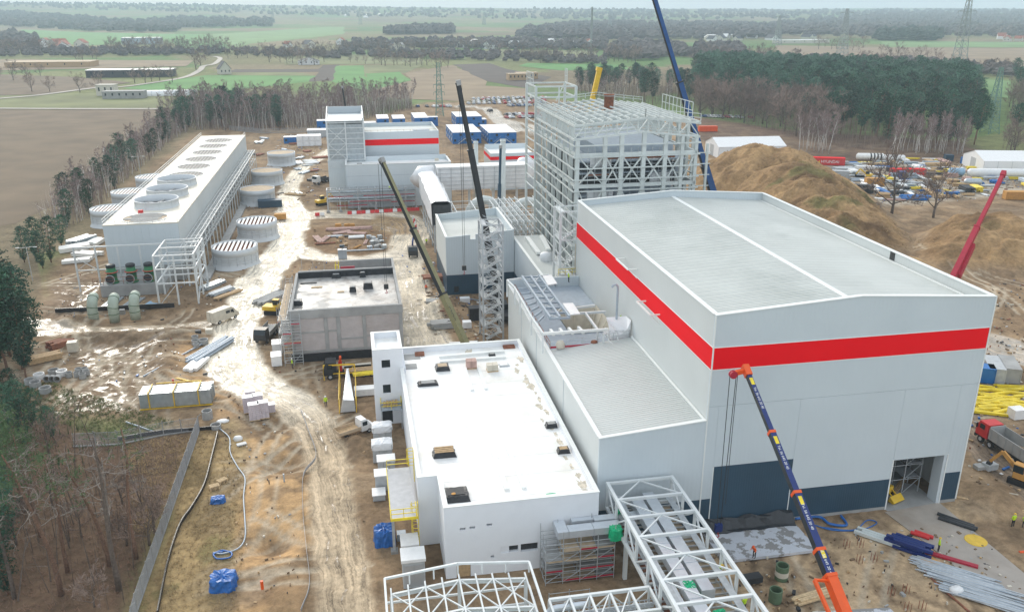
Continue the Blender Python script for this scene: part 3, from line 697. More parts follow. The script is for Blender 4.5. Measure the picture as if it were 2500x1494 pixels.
for cs in([(770,290),(900,275),(990,405),(850,430)],[(1070,710),(1225,705),(1335,870),(1190,882)]):
    q = [P(*c)for c in cs]; MB().prism([(p.x,p.y)for p in q],ZT+.8,ZT+.95).build('cover_panel','white',t)
boxp('toe_board',AX0+.5,AYM-.1,13.35,AX1-.4,AYM-.02,13.6,'crane_red',t)
railing(t,[(AX0+.5,AYM-.06,13.2),(AX1-.6,AYM-.06,14.0)],1.1,'galv',2.2,.06)
railing(t,[(AX0+.45,AYM,13.2),(AX0+.45,128,13.2)],1.1,'rust',2.2,.06)
# things lying on the annex roof
def bag(name,label,c,s,m,cat='bag',group=None):
    b = MB(); n = 10; vs = []
    for i in range(5):
        f = (0,.35,.7,.95,1)[i]; r_ = (1,1.08,1,.7,.15)[i]
        for j in range(n): a = 2*math.pi*j/n; k = r_*(1+rnd.uniform(-.12,.12)); vs.append((c[0]+s[0]*k*math.cos(a)*(1.0 if abs(math.cos(a)) < .7 else .92),c[1]+s[1]*k*math.sin(a),c[2]+s[2]*f*(1+rnd.uniform(-.06,.06))))
    fs = [(i*n+j,i*n+(j+1)%n,(i+1)*n+(j+1)%n,(i+1)*n+j)for i in range(4)for j in range(n)]+[tuple(40+j for j in range(n))]
    o = b.add(vs,fs).build(name,m,smooth=True); return tag(o,label,cat,group)
c = w4(1035,1290,13.3); bag('sack','beige bulk sack on the annex roof by the red toe board',c,(.65,.55,1.0),'cream')
c = w4(1550,1220,13.6); bag('rubble_heap','small heap of rubble on the annex roof',c,(.5,.35,.4),'rust','rubble')
# white chute with sheeting and raised pipe at the annex roof edge
ch = thing('lift_platform','mast climbing work platform with white sheeting against the hall wall','platform',(35.2,104.6,13.3))
boxp('deck',33.0,103.1,13.7,36.0,106.2,13.9,'galv',ch); railing(ch,[(33.0,103.1,13.9),(36.0,103.1,13.9),(36.0,106.2,13.9)],1.1,'galv',1,.06)
MB().add([(32.9,103.4,16),(33.5,103.0,15.0),(34.5,102.95,14.4),(35.6,103,15.2),(36.1,103.2,16.4),(36.1,103.1,13.8),(34.4,102.8,13.7),(33.2,102.9,13.8),(33.2,105.4,16.2),(36.1,105.4,16.2)],[(0,1,7),(1,2,6,7),(2,3,5,6),(3,4,5),(0,1,2,8),(2,3,4,9,8)]).build('sheeting','wrap_white',ch)
MB().tube([(34.6,105,14),(34.6,105,20.4),(34.55,105,20.8),(34.3,105,21.1),(33.9,105,21.0),(33.75,105,20.7)],.16,10).build('mast_pipe','steel_blue',ch)
for x in(32.6,33.9): MB().tube([(x,103.6,15.4),(x+.2,102.4,13.9),(x+.5,101.2,13.75)],.1,6).build('chute_rail','trim_white',ch)

# ------------------------------------------------------------------ white flat roofed building
WX0,WX1,WY0,WY1,WH,WR = 4.6,23.3,73.9,117.9,8.7,7.9
FP = [(6.8,WY0),(WX1,WY0),(WX1,WY1),(WX0,WY1),(WX0,80.3),(6.8,80.3)]
t = thing('switchgear_building','white rendered building with a bright white flat roof','building',(WX0,WY0,0))
wt = .4
# front wall with three slots and a door, in pieces
ho = [(7.95,9.45,0,1.55),(12.7,14.6,2.45,3.25),(14.85,16.75,2.3,3.3),(8.4,9.0,5.82,6.1),(9.4,10.0,5.87,6.15),(11.2,11.8,6.0,6.28),(11.6,12.0,2.0,2.3)]
def wall_with_holes(name,x0,x1,z0,z1,holes,y0,y1,m,par,axis='y'):
    xs = sorted({x0,x1}|{h[0]for h in holes}|{h[1]for h in holes}); zs = sorted({z0,z1}|{h[2]for h in holes}|{h[3]for h in holes}); b = MB()
    for i in range(len(xs)-1):
        run = None
        for j in range(len(zs)-1):
            cx,cz = (xs[i]+xs[i+1])/2,(zs[j]+zs[j+1])/2
            solid = not any(h[0] < cx < h[1]and h[2] < cz < h[3]for h in holes)
            if solid and run is None: run = zs[j]
            if(not solid)and run is not None: b.box(xs[i],y0,run,xs[i+1],y1,zs[j]); run = None
        if run is not None: b.box(xs[i],y0,run,xs[i+1],y1,zs[-1])
    return b.build(name,m,par)
wall_with_holes('front_wall',6.8,WX1,0,WH,ho,WY0,WY0+wt,'render_white',t)
for h in ho: boxp('opening_back',h[0],WY0+wt+.002,h[2],h[1],WY0+wt+.05,h[3],'dark',t)
boxp('door_panel',7.97,WY0+.1,0,9.43,WY0+.18,1.53,'timber',t); boxp('window_panel',12.72,WY0+.08,2.47,13.6,WY0+.16,3.23,'render_white',t)
boxp('side_wall',6.8,WY0+wt+.001,0,7.2,80.3,WH,'render_white',t); boxp('recess_wall',WX0,80.3,0,7.2,80.7,WH,'render_white',t)
boxp('side_wall',WX0,80.701,0,WX0+wt,110.29,WH,'render_white',t); boxp('side_wall',WX0+.36,110.3,0,WX0+wt+.36,WY1-wt,WH,'render_white',t)
boxp('back_wall',5.0,WY1-wt,0,WX1,WY1,WH,'render_white',t); boxp('side_wall',WX1-wt,WY0+wt+.001,0,WX1,WY1-wt-.001,WH,'render_white',t)
MB().prism([(7.2,WY0+wt),(WX1-wt,WY0+wt),(WX1-wt,WY1-wt),(WX0+wt,WY1-wt),(WX0+wt,80.7),(7.2,80.7)],WR-.3,WR).build('roof','membrane',t)
for q in((6.72,WY0-.06,WX1+.06,WY0+wt+.06),(6.72,WY0+wt+.07,7.26,80.24),(WX0-.06,80.25,7.26,80.76),(WX0-.06,80.77,WX0+wt+.06,110.2),(5.0,WY1-wt-.06,WX1+.06,WY1+.06),(WX1-wt-.06,WY0+wt+.07,WX1+.06,WY1-wt-.07)): boxp('coping',q[0],q[1],WH+.002,q[2],q[3],WH+.07,'trim_white',t)
for a in((1240,1560),(1310,1690)): pass
def wr(px,py,z=WR): return G(px,py,z)
def roofstrip(a,b,w_=.5,h=.25):
    p = wr(*a); q = wr(*b); member('plinth_strip',p+V(0,0,h/2),q+V(0,0,h/2),w_,h,'trim_white',t)
roofstrip(z8(1080,262),z8(1205,600)); roofstrip(z8(1195,262),z8(1330,590)); roofstrip(z5(895,1165),z5(955,1345),.45); roofstrip(z5(1000,1185),z5(1055,1335),.45)
roofstrip(z5(715,1105),z5(1185,1065),.5,.35); roofstrip(z5(720,1140),z5(1195,1105),.5,.3)
# stair tower of the white building
t2 = thing('stair_tower','white square stair tower with two dark windows','tower',(.8,110.3,0))
wall_with_holes('front_wall',.8,4.95,0,11.7,[(2.0,3.2,8.9,10.1),(2.0,3.1,4.95,6.3),(1.6,3.2,.2,2.3)],110.3,110.65,'render_white',t2)
boxp('window',2.0,110.5,8.9,3.2,110.56,10.1,'glass',t2); boxp('window',2.0,110.5,4.95,3.1,110.56,6.3,'glass',t2); boxp('doorway',1.6,110.62,.2,3.2,110.645,2.3,'dark',t2)
boxp('side_wall',.8,110.651,0,1.15,117.3,11.7,'render_white',t2); boxp('side_wall',4.6,110.651,0,4.95,117.3,11.7,'render_white',t2); boxp('back_wall',1.151,116.95,0,4.599,117.3,11.7,'render_white',t2)
boxp('roof',1.15,110.65,10.6,4.6,116.95,10.8,'pale_blue' if False else 'membrane',t2)
for q in((.75,110.25,5.0,110.72),(.75,110.73,1.22,117.35),(4.53,110.73,5.0,117.35),(1.23,116.88,4.52,117.35)): boxp('coping',q[0],q[1],11.702,q[2],q[3],11.76,'trim_white',t2)
# balcony with yellow rail
bal = thing('balcony','small balcony with yellow railing on the white stair tower','balcony',(2.8,109.3,3))
boxp('deck',1.5,108.4,3.1,4.5,110.28,3.25,'steel_blue',bal); railing(bal,[(1.55,110.2,3.25),(1.55,108.45,3.25),(4.45,108.45,3.25),(4.45,110.2,3.25)],1.1,'yellow_bright',1.2,.07)
for x in(1.6,4.4): member('leg',(x,108.5,0),(x,108.5,3.1),.15,.15,'galv',bal)
o = MB()
for k in range(5): o.box(1.9+k*.42,109.2,3.27+.0,2.25+k*.42,110.0,3.9+rnd.uniform(-.1,.15))
tag(o.build('board_stack','timber'),'bundle of weathered boards on the small balcony','boards')
# yellow access platform
pl = thing('access_platform','grey access platform with yellow railings beside the white building','platform',(1.5,77,0))
boxp('deck',1.5,77.1,5.8,4.2,87.5,5.95,'fence_grey',pl)
for q in((1.42,77.02,1.5,87.6),(4.2,77.02,4.28,80.0)): boxp('edge_beam',q[0],q[1],5.68,q[2],q[3],6.0,'yellow_bright',pl)
boxp('edge_beam',1.5,77.02,5.68,4.2,77.1,6.0,'yellow_bright',pl)
railing(pl,[(4.15,77.1,5.95),(1.5,77.1,5.95)],1.1,'yellow_bright',.9,.07); railing(pl,[(1.5,87.5,5.95),(4.1,87.5,5.95)],1.1,'yellow_bright',1.3,.07)
member('leg',(1.7,79.6,0),(1.7,79.6,5.7),.3,.3,'galv',pl); boxp('footing',1.3,79.2,0,2.1,80,.35,'concrete',pl); member('leg',(1.7,86.5,0),(1.7,86.5,5.7),.3,.3,'galv',pl)
def ladder(par,x,y,z0,z1,cage=True,dx=.0):
    b = MB()
    for s in(-.28,.28): b.bar((x,y+s,z0),(x,y+s,z1),.07)
    z = z0+.3
    while z < z1: b.bar((x,y-.28,z),(x,y+.28,z),.05); z += .35
    if cage:
        z = z0+2.2
        while z < z1+.1:
            pts = [(x-.75*math.sin(a),y-.42*math.cos(a),z)for a in[math.pi*k/6 for k in range(7)]]; b.tube(pts,.04,4); z += .9
        for a in(1.0,1.57,2.14): b.bar((x-.75*math.sin(a),y-.42*math.cos(a),z0+2.2),(x-.75*math.sin(a),y-.42*math.cos(a),z1),.05)
    return b.build('ladder','yellow_bright',par)
ladder(pl,4.4,78.2,0,7); ladder(pl,4.5,84.5,5.9,10.0)
# ------------------------------------------------------------------ things on the white roof
def drape(t,c,s,h,m,name='film_wrap',crink=.06,flare=1.1,zb=0.0):
    n = 28; ring = []; lv = ((flare,zb),(1.03,zb+(h-zb)*.35),(1.0,zb+(h-zb)*.72),(.96,h),(.7,h*1.03),(.3,h*1.04))
    for k,(f,zz)in enumerate(lv):
        for j in range(n):
            a = 2*math.pi*j/n; ca,sa = math.cos(a),math.sin(a); q = max(abs(ca),abs(sa))**.8; r_ = f*(1+rnd.uniform(-crink,crink)); ring.append((c[0]+s[0]/2*ca/q*r_,c[1]+s[1]/2*sa/q*r_,c[2]+zz*(1+rnd.uniform(-crink,crink)*(k > 0)*.7)))
    return MB().add(ring,[(i*n+j,i*n+(j+1)%n,(i+1)*n+(j+1)%n,(i+1)*n+j)for i in range(5)for j in range(n)]+[tuple(5*n+j for j in range(n))]).build(name,m,t)
def filmbox(name,label,px,s,h,m='black_film',top=None,rz=0,z=WR,cat='roof opening'):
    c = wr(*px,z)if not isinstance(px,Vector)else px
    t = thing(name,label,cat,(c.x,c.y,z),rz)
    b = MB(); n = 16; ring = []
    for k,(f,zz)in enumerate(((1.12,0.01),(1.0,h*.5),(.97,h),(.8,h*1.02))):
        for j in range(n):
            a = 2*math.pi*j/n; ca,sa = math.cos(a),math.sin(a); q = max(abs(ca),abs(sa)); r_ = f*(1+rnd.uniform(-.04,.06)*(k < 3))
            ring.append((s[0]/2*ca/q*r_,s[1]/2*sa/q*r_,zz+rnd.uniform(-.02,.04)*(k > 0)))
    fs = [(i*n+j,i*n+(j+1)%n,(i+1)*n+(j+1)%n,(i+1)*n+j)for i in range(3)for j in range(n)]+[tuple(3*n+j for j in range(n))]
    b.add(ring,fs).build('film_cover',m,t,local=True)
    if top == 'planks':
        for k in range(4): MB().box(-s[0]*.46,-s[1]*.45+k*s[1]*.24,h+.05,s[0]*.46,-s[1]*.45+k*s[1]*.24+s[1]*.15,h+.12).build('plank','timber',t,local=True)
    elif top: MB().box(-s[0]*.36,-s[1]*.36,h*1.02,s[0]*.36,s[1]*.36,h*1.02+.06).build('lid',top,t,local=True)
    return t
filmbox('roof_opening','big roof opening wrapped in black film at the front corner',z8(835,650),(2.6,1.9),.7,top='dark'); bag('stone','orange brown board scrap lying on the black wrapped opening',wr(*z8(820,625),WR+.75),(.25,.2,.08),'board_orange','scrap')
filmbox('roof_opening','roof opening covered with planks and black film',z8(752,340),(2.4,1.6),.6,top='planks')
filmbox('roof_opening','small black wrapped opening near the right parapet, farther one',z8(1525,140),(1.3,.9),.5,top='concrete')
filmbox('roof_opening','small black wrapped opening near the right parapet, nearer one',z8(1612,322),(1.3,.9),.5,top='timber')
filmbox('roof_opening','flat roof opening with grey lid and black film rim',z5(635,1295),(2.5,1.3),.35,top='concrete')
filmbox('roof_opening','roof opening with black film and yellow boards',z5(740,1185),(1.8,1.6),.6,top='board_tan')
def brickpack(name,label,px,s,m='block',z=WR):
    c = wr(*px,z); t = thing(name,label,'pallet',(c.x,c.y,z)); MB().box(-s[0]/2,-s[1]/2,0,s[0]/2,s[1]/2,.14).build('pallet_base','timber',t,local=True)
    for i in range(2):
        for j in range(2):
            for k in range(2): MB().box(-s[0]/2+i*s[0]/2+.02,-s[1]/2+j*s[1]/2+.02,.15+k*s[2]/2+.01,i*s[0]/2-.02,j*s[1]/2-.02,.15+(k+1)*s[2]/2).build('block_pack',m,t,local=True)
    return t
brickpack('block_pallet','pallet of wrapped pinkish blocks on the white roof, left one',z5(948,1175),(1.5,1.2,1.1),'pipe_pink'); brickpack('block_pallet','pallet of wrapped pinkish blocks on the white roof, right one',z5(1100,1195),(1.6,1.2,.9),'cream')
filmbox('roof_hatch','small grey framed hatch on the white roof',z5(1182,1160),(1.5,.9),.15,m='galv',top='membrane',cat='hatch'); filmbox('roof_crate','small black crate on the white roof near the back parapet',z5(1098,1090),(.9,.6),.35,m='dark',top='concrete',cat='crate')
t = thing('board_stack','rusty boards stacked in the far right roof corner','boards',wr(*z5(1220,1030)))
for k in range(4): MB().box(-.9,-.5+k*.26,0,.9,-.3+k*.26,.2+.1*(k%2)).build('board','rust',t,local=True)
t = thing('board_stack','reddish planks stacked by the parapet of the white roof','boards',wr(*z5(575,1085)))
for k in range(4): MB().box(-.7,-.5+k*.26,0,.7,-.3+k*.26,.3+.08*(k%2)).build('board','rust',t,local=True)
for i,(a,b,s)in enumerate((((500,1100),0,(3.2,2.0)),((490,1170),0,(2.6,1.8)))):
    c = wr(*z5(*a)); tag(MB().box(c.x-s[0]/2,c.y-s[1]/2,WR+.004+i*.004,c.x+s[0]/2,c.y+s[1]/2,WR+.06+i*.02).build('membrane_sheet','concrete'),('grey underlay sheet by the far parapet of the white roof','grey underlay sheet just in front of the other one')[i],'sheet')
c = wr(*z8(1525,630)); bag('rag','green net scrap on the front of the white roof',c,(.6,.25,.1),'green_net','net')
# ------------------------------------------------------------------ steel bridges and frames in the foreground
def truss_bridge():
    t = thing('pipe_bridge','white steel truss bridge carrying ducts up to the big hall','bridge',(28.7,60,0))
    x0,x1,ya,yb,z0,z1 = 25.0,32.4,44.0,76.6,5.0,8.0
    ys = [76.4-3.35*k for k in range(10)]
    for x in(x0,x1):
        member('top_chord',(x,ys[0]+.15,z1),(x,ys[-1],z1),.34,.36,'steel_white',t); member('bottom_chord',(x,ys[0]+.15,z0),(x,ys[-1],z0),.34,.36,'steel_white',t)
        for i,y in enumerate(ys):
            member('post',(x,y,z0+.18),(x,y,z1-.18),.26,.26,'steel_white',t)
            if i < len(ys)-1: member('brace',(x,y if i%2 else ys[i+1],z0+.2),(x,ys[i+1]if i%2 else y,z1-.2),.16,.16,'steel_white',t)
    for i,y in enumerate(ys):
        member('top_beam',(x0+.17,y,z1),(x1-.17,y,z1),.28,.3,'steel_white',t); member('floor_beam',(x0+.17,y,z0),(x1-.17,y,z0),.26,.3,'steel_white',t)
        if i < len(ys)-1:
            m_ = (x0+x1)/2
            a = (x0+.2,ys[i+1],z1),(x1-.2,ys[i+1],z1)
            if i%2 == 0: member('top_brace',(m_,y,z1-.05),a[0],.14,.14,'steel_white',t); member('top_brace',(m_,y,z1-.05),a[1],.14,.14,'steel_white',t)
            else: member('top_brace',(m_,ys[i+1],z1-.05),(x0+.2,y,z1),.14,.14,'steel_white',t)
            for k in range(3): yy = y-3.35*(k+1)/4; member('floor_joist',(x0+.17,yy,z0-.02),(x1-.17,yy,z0-.02),.14,.16,'galv',t)
    boxp('floor_plate',25.3,46,4.7,26.4,76,4.76,'rust',t); boxp('floor_plate',30.4,46,4.7,32.1,76,4.76,'board_tan',t)
    for xa in(27.4,29.0):
        y = 75.5 if xa < 28 else 76.3
        for k in range(5):
            yb_ = y-4.2
            if k == 4 and xa > 28: break
            boxp('duct',xa,yb_+.03,5.55,xa+1.25,y,6.45,'duct',t); boxp('duct_flange',xa-.05,yb_-.03,5.5,xa+1.3,yb_+.028,6.5,'duct',t); y = yb_
    boxp('duct',26.6,45,5.3,27.1,62,5.9,'duct',t)
    boxp('cable_tray',25.35,46,6.0,26.3,75.8,6.08,'galv',t); boxp('cable_tray',25.35,46,6.7,26.3,75.8,6.78,'galv',t); boxp('cable_tray',31.3,46,6.3,32.0,75.8,6.38,'galv',t)
    for y in(70.5,58,47):
        for x in(x0+.4,x1-.4): member('leg',(x,y,0),(x,y,z0-.2),.4,.4,'steel_white',t)
    for i,(x,y,s)in enumerate(((25.7,73.9,.45),(29.4,56.4,.6),(28.2,60.6,.55))):
        drape(t,(x,y,5.5),(s*2,1.1),.95,'green_net','green_cover',.1)
    railing(t,[(31.5,62,5),(31.5,50,5)],1.1,'galv',1.5,.05)
truss_bridge()
def second_bridge():
    t = thing('cable_bridge','lower white steel bridge with pipes joining the duct bridge','bridge',(20,62,0))
    x0,x1,y0,y1,z0,z1 = 15.0,24.6,58.3,61.4,3.8,6.0
    for y in(y0,y1):
        member('top_chord',(x0,y,z1),(x1,y,z1),.28,.3,'steel_white',t); member('bottom_chord',(x0,y,z0),(x1,y,z0),.26,.28,'steel_white',t)
        for k in range(6):
            x = x0+k*(x1-x0)/5; member('post',(x,y,z0),(x,y,z1-.15),.2,.2,'steel_white',t)
            if k < 5: member('brace',(x,y,z1-.15 if k%2 else z0+.15),(x+(x1-x0)/5,y,z0+.15 if k%2 else z1-.15),.12,.12,'steel_white',t)
    for k in range(6): x = x0+k*(x1-x0)/5; member('top_beam',(x,y0,z1),(x,y1,z1),.2,.24,'steel_white',t); member('floor_beam',(x,y0,z0),(x,y1,z0),.2,.24,'steel_white',t)
    for k in range(4): member('brace',(x0+k*1.92+.1,y0,z1),(x0+(k+1)*1.92,y1,z1),.12,.12,'steel_white',t)
    for i,y in enumerate((59.0,59.6,60.9)): MB().tube([(x0-.4,y,4.5),(x1+.3,y,4.5)],.22,10).build('pipe','duct',t)
    MB().tube([(x0-.2,60.9,3.2),(x0-.2,60.9,5.0),(x0+.1,60.9,5.35),(x0+.6,60.9,5.45),(x0+3.4,60.9,5.45)],.32,12).build('bent_pipe','duct',t)
    for z in(4.9,5.3):
        b = MB(); b.bar((x0,60.1,z),(x1,60.1,z),.05,.1); b.bar((x0,60.6,z),(x1,60.6,z),.05,.1)
        for k in range(20): x = x0+.2+k*.48; b.bar((x,60.1,z),(x,60.6,z),.05)
        b.build('cable_tray','galv',t)
    for x in(16.5,19.0,23.2): member('leg',(x,59.0,0),(x,59.0,z0),.5,.5,'steel_white',t)
second_bridge()
def front_frame():
    t = thing('roof_steelwork','white bolted roof frame of a small building in the foreground','steel frame',(7,58,0))
    x0,xm,x1,yb = .35,7.1,13.9,65.2; e,r_ = 7.0,7.75
    zf = lambda x: e+(r_-e)*(1-abs(x-xm)/(x1-xm))
    ys = [64.2,60.2,56.2,52.2]
    # parapet rail standing above the roof frame at the back
    for a,b in((x0,xm),(xm,x1)): member('parapet_rail',(a,yb,zf(a)+.55),(b,yb,zf(b)+.55),.2,.2,'steel_white',t)
    member('parapet_rail',(x0,yb,e+.55),(x0,50,e+.55),.2,.2,'steel_white',t); member('parapet_rail',(x1,yb,e+.55),(x1,50,e+.55),.2,.2,'steel_white',t)
    for k in range(7): x = x0+k*(x1-x0)/6; member('parapet_post',(x,yb,zf(x)-.6),(x,yb,zf(x)+.5),.14,.14,'steel_white',t)
    for y in ys:
        for a,b in((x0+.5,xm),(xm,x1-.5)): member('rafter',(a,y,zf(a)-.7),(b,y,zf(b)-.7),.22,.42,'steel_white',t,'ibeam')
        for x in(x0+.5,xm,x1-.5): member('column',(x,y,0),(x,y,zf(x)-.9),.3,.3,'steel_white',t,'ibeam')
    for k in range(9):
        x = x0+.5+k*(x1-x0-1)/8; member('purlin',(x,yb-.4,zf(x)-.38),(x,50,zf(x)-.38),.14,.2,'steel_white',t)
    for i in range(3):
        for k in range(4):
            xa = x0+.5+2*k*(x1-x0-1)/8; xb = x0+.5+2*(k+1)*(x1-x0-1)/8; ya,yc = ys[i],ys[i+1]
            member('brace',(xa,ya,zf(xa)-.5),(xb,yc,zf(xb)-.5),.11,.11,'steel_white',t); member('brace',(xb,ya,zf(xb)-.5),(xa,yc,zf(xa)-.5),.11,.11,'steel_white',t)
    for z in(3,5): member('girt',(x0,yb-.2,z),(x1,yb-.2,z),.14,.2,'steel_white',t); member('girt',(x1,yb-.2,z),(x1,50,z),.14,.2,'steel_white',t); member('girt',(x0,yb-.2,z),(x0,50,z),.14,.2,'steel_white',t)
    boxp('floor_slab',.8,50,-.02,13.5,65,.05,'concrete',t)
front_frame()
for i,(x,y,z,m,l)in enumerate(((12.6,60.5,.1,'container_red','red tool box inside the foreground steel frame'),(11.2,58.5,.1,'board_tan','tan crate inside the foreground steel frame'))):
    t = thing('tool_box',l,'box',(x,y,.06)); MB().box(-.6,-.4,0,.6,.4,.8).build('body',m,t,local=True); MB().box(-.62,-.42,.8,.62,.42,.88).build('lid',m,t,local=True)
# ------------------------------------------------------------------ scaffold tower with ducts in front of the white building
def scaffold(name,label,x0,x1,y0,y1,zs,nx,ny,zt,m='galv',red=True,dk='board_tan'):
    t = thing(name,label,'scaffold',((x0+x1)/2,y0,0))
    for i in range(nx+1):
        for j in range(ny+1):
            x = x0+(x1-x0)*i/nx; y = y0+(y1-y0)*j/ny; member('standard',(x,y,0),(x,y,zt+rnd.uniform(-.3,.9)),.07,.07,m,t)
    for k,z in enumerate(zs):
        for j in range(ny+1):
            y = y0+(y1-y0)*j/ny
            member('ledger',(x0,y,z),(x1,y,z),.06,.06,m,t)
            if j in(0,ny): member('guard_rail',(x0,y,z+.5),(x1,y,z+.5),.05,.05,m,t); member('guard_rail',(x0,y,z+1.0),(x1,y,z+1.0),.05,.05,m,t)
        for i in range(nx+1): x = x0+(x1-x0)*i/nx; member('transom',(x,y0,z),(x,y1,z),.06,.06,m,t)
        for i in range(nx):
            if rnd.random() < .75:
                xa = x0+(x1-x0)*i/nx+.06; xb = x0+(x1-x0)*(i+1)/nx-.06; boxp('deck',xa,y0+.05,z+.04,xb,y1-.05,z+.09,dk if rnd.random() < .5 else 'concrete',t)
                if red: boxp('toe_board',xa,y0-.06,z+.05,xb,y0-.03,z+.24,'crane_red' if rnd.random() < .6 else 'board_tan',t)
    for i in range(nx):
        xa = x0+(x1-x0)*i/nx; xb = x0+(x1-x0)*(i+1)/nx
        for k in range(0,len(zs)-1,2): member('brace',(xa,y0-.05,zs[k]),(xb,y0-.05,zs[k+1]),.06,.06,m,t)
    return t
s1 = scaffold('duct_scaffold','dense tube scaffold under silver ducts before the white building',16.9,24.3,70.9,73.5,(.3,1.5,2.7,3.9),4,2,5.6)
t = thing('supply_duct','silver square duct pair running from white building along the scaffold','duct',(19,74,5))
for i,q in enumerate(((18.3,71.6,5.0,19.5,76.2,5.8),(19.5,71.6,5.0,22.2,72.8,5.8),(22.2,71.6,5.0,25.2,72.8,5.8),(20.2,73.2,5.0,22.6,73.85,5.9),(22.6,72.95,5.0,25.2,73.85,5.9),(25.2,72.9,5.1,27.4,73.9,5.9))):
    boxp('duct',q[0]+.02,q[1],q[2],q[3]-.02,q[4]if q[4] < 76 else 73.85,q[5],'duct',t)
tag(drape(None,(24.4,71.2,4.75),(1.3,1.2),1.2,'green_net','green_netting',.1),'bright green netting over the end of the silver duct','net')
s2 = scaffold('low_scaffold','low scaffold stage with red board in front of the tall one',16.4,20.6,65.8,67.2,(.9,),2,1,2.0)
# ------------------------------------------------------------------ concrete building under construction
def cz(a,b): return(640+a/4.946,600+b/4.946)
CX0,CX1,CY0,CY1,CY2,CH = -12.3,6.45,135.9,157.6,164.6,9.3
t = thing('concrete_building','unfinished concrete and block building with a wet flat roof','building',(CX0,CY0,0))
cols = [CX0+.1,-10.6,-6.6,-4.6,-.2,CX1-.5]
for x in(-12.3,-6.75,-4.7,-.35,5.85): boxp('column',x,CY0-.06,0,x+.6,CY0+.5,7.8,'concrete',t)
for a,b,h in((-11.7,-6.76,5.2),(-6.15,-4.71,5.3),(-4.1,-.36,3.7),(.25,5.84,4.0)):
    boxp('block_infill',a,CY0+.06,1.95,b,CY0+.4,h-.15,'block',t); boxp('block_infill',a,CY0+.06,h+.15,b,CY0+.4,7.8,'block',t); boxp('lintel_band',a,CY0+.0,h-.148,b,CY0+.4,h+.148,'concrete',t)
    boxp('lintel_band',a,CY0,1.55,b,CY0+.4,1.948,'concrete',t); boxp('block_infill',a,CY0+.06,0,b,CY0+.4,1.548,'block',t)
boxp('ring_beam',CX0-.1,CY0-.12,7.802,CX1+.1,CY0+.5,CH,'concrete',t)
boxp('side_wall',CX0,CY0+.501,0,CX0+.45,CY1,CH,'concrete',t); boxp('side_wall',CX1-.45,CY0+.501,0,CX1,CY2,CH,'concrete',t)
boxp('back_beam',CX0+.451,CY1-.5,0,CX1-.451,CY1,CH+.3,'concrete',t); boxp('back_wall',-4.2,CY2-.5,0,CX1-.451,CY2,CH,'concrete',t); boxp('cross_wall',-4.5,CY1+.001,0,-4.2,CY2,CH-1,'block',t)
boxp('roof_slab',CX0+.451,CY0+.501,7.9,CX1-.451,CY1-.501,8.2,'concrete_wet',t); boxp('low_slab',-4.2,CY1+.001,5.2,CX1-.451,CY2-.501,5.5,'black_film',t)
boxp('film_strip',CX0+.46,CY1-.53,8.2,CX1-.46,CY1-.502,CH+.1,'black_film',t)
boxp('film_skirt',CX0-.2,CY0-.2,0,CX1,CY0-.13,1.5,'black_film',t)
for a,b,s in(((1450,380),.8,1.2),): pass
for i,(px,s,h,l)in enumerate(((cz(895,385),(1.6,1.0),.7,'dark wrapped skylight left on the wet concrete roof'),(cz(1215,375),(1.0,.9),.9,'tall dark wrapped upstand at the back of the concrete roof'),(cz(1280,510),(1.6,1.5),1.1,'largest dark wrapped shaft on the wet concrete roof'),(cz(1095,550),(1.1,1.0),.9,'dark shaft in the middle of the concrete roof'),(cz(415,710),(1.9,1.4),.8,'dark box at the front left corner of the concrete roof'))):
    filmbox('roof_shaft',l,px,s,h,top='concrete',z=8.2,cat='roof shaft')
for i,(a,b,c)in enumerate(((560,455,3),(660,505,2),(950,560,1.2))):
    p = G(*cz(a,b),8.2); tag(MB().box(p.x-c/2,p.y-.25,8.21,p.x+c/2,p.y+.25,8.35).build('timber_strip','timber_pale' if i else 'dark'),('dark batten bundle on the concrete roof','pale formwork board on the concrete roof','short pale plank on the concrete roof')[i],'board')
# scaffolds around it
scaffold('wall_scaffold','red decked scaffold up the front left of the concrete building',-13.6,-10.6,134.6,135.6,(.5,2.2,3.9,5.6,7.3),2,1,8.6)
scaffold('wall_scaffold','long weathered scaffold along the left side of the concrete building',-14.3,-13.0,136.4,157,(3,5.2,7.4),1,7,9.2,red=False,dk='board_tan')
scaffold('wall_scaffold','scaffold bay on the far left corner of the concrete building',-11.5,-5,158.4,163.4,(2,4.5,6.6),3,1,9.8)
sfr = thing('scaffold_bay','yellow tube frame by the far pit of the concrete building','scaffold',(-4.6,160,8.3))
for x in(-4.9,-4.3): member('tube',(x,158,6),(x,158,10.4),.14,.14,'yellow_bright',sfr); member('tube',(x,161,6),(x,161,10.2),.14,.14,'yellow_bright',sfr)
member('tube',(-4.9,158,10.3),(-4.3,158,10.3),.12,.12,'yellow_bright',sfr)
tag(boxp('formwork_shutter',-3.9,158.0,8.4,-1.2,158.2,9.9,'crane_red',None),'red formwork panel at the back of the concrete roof','formwork')
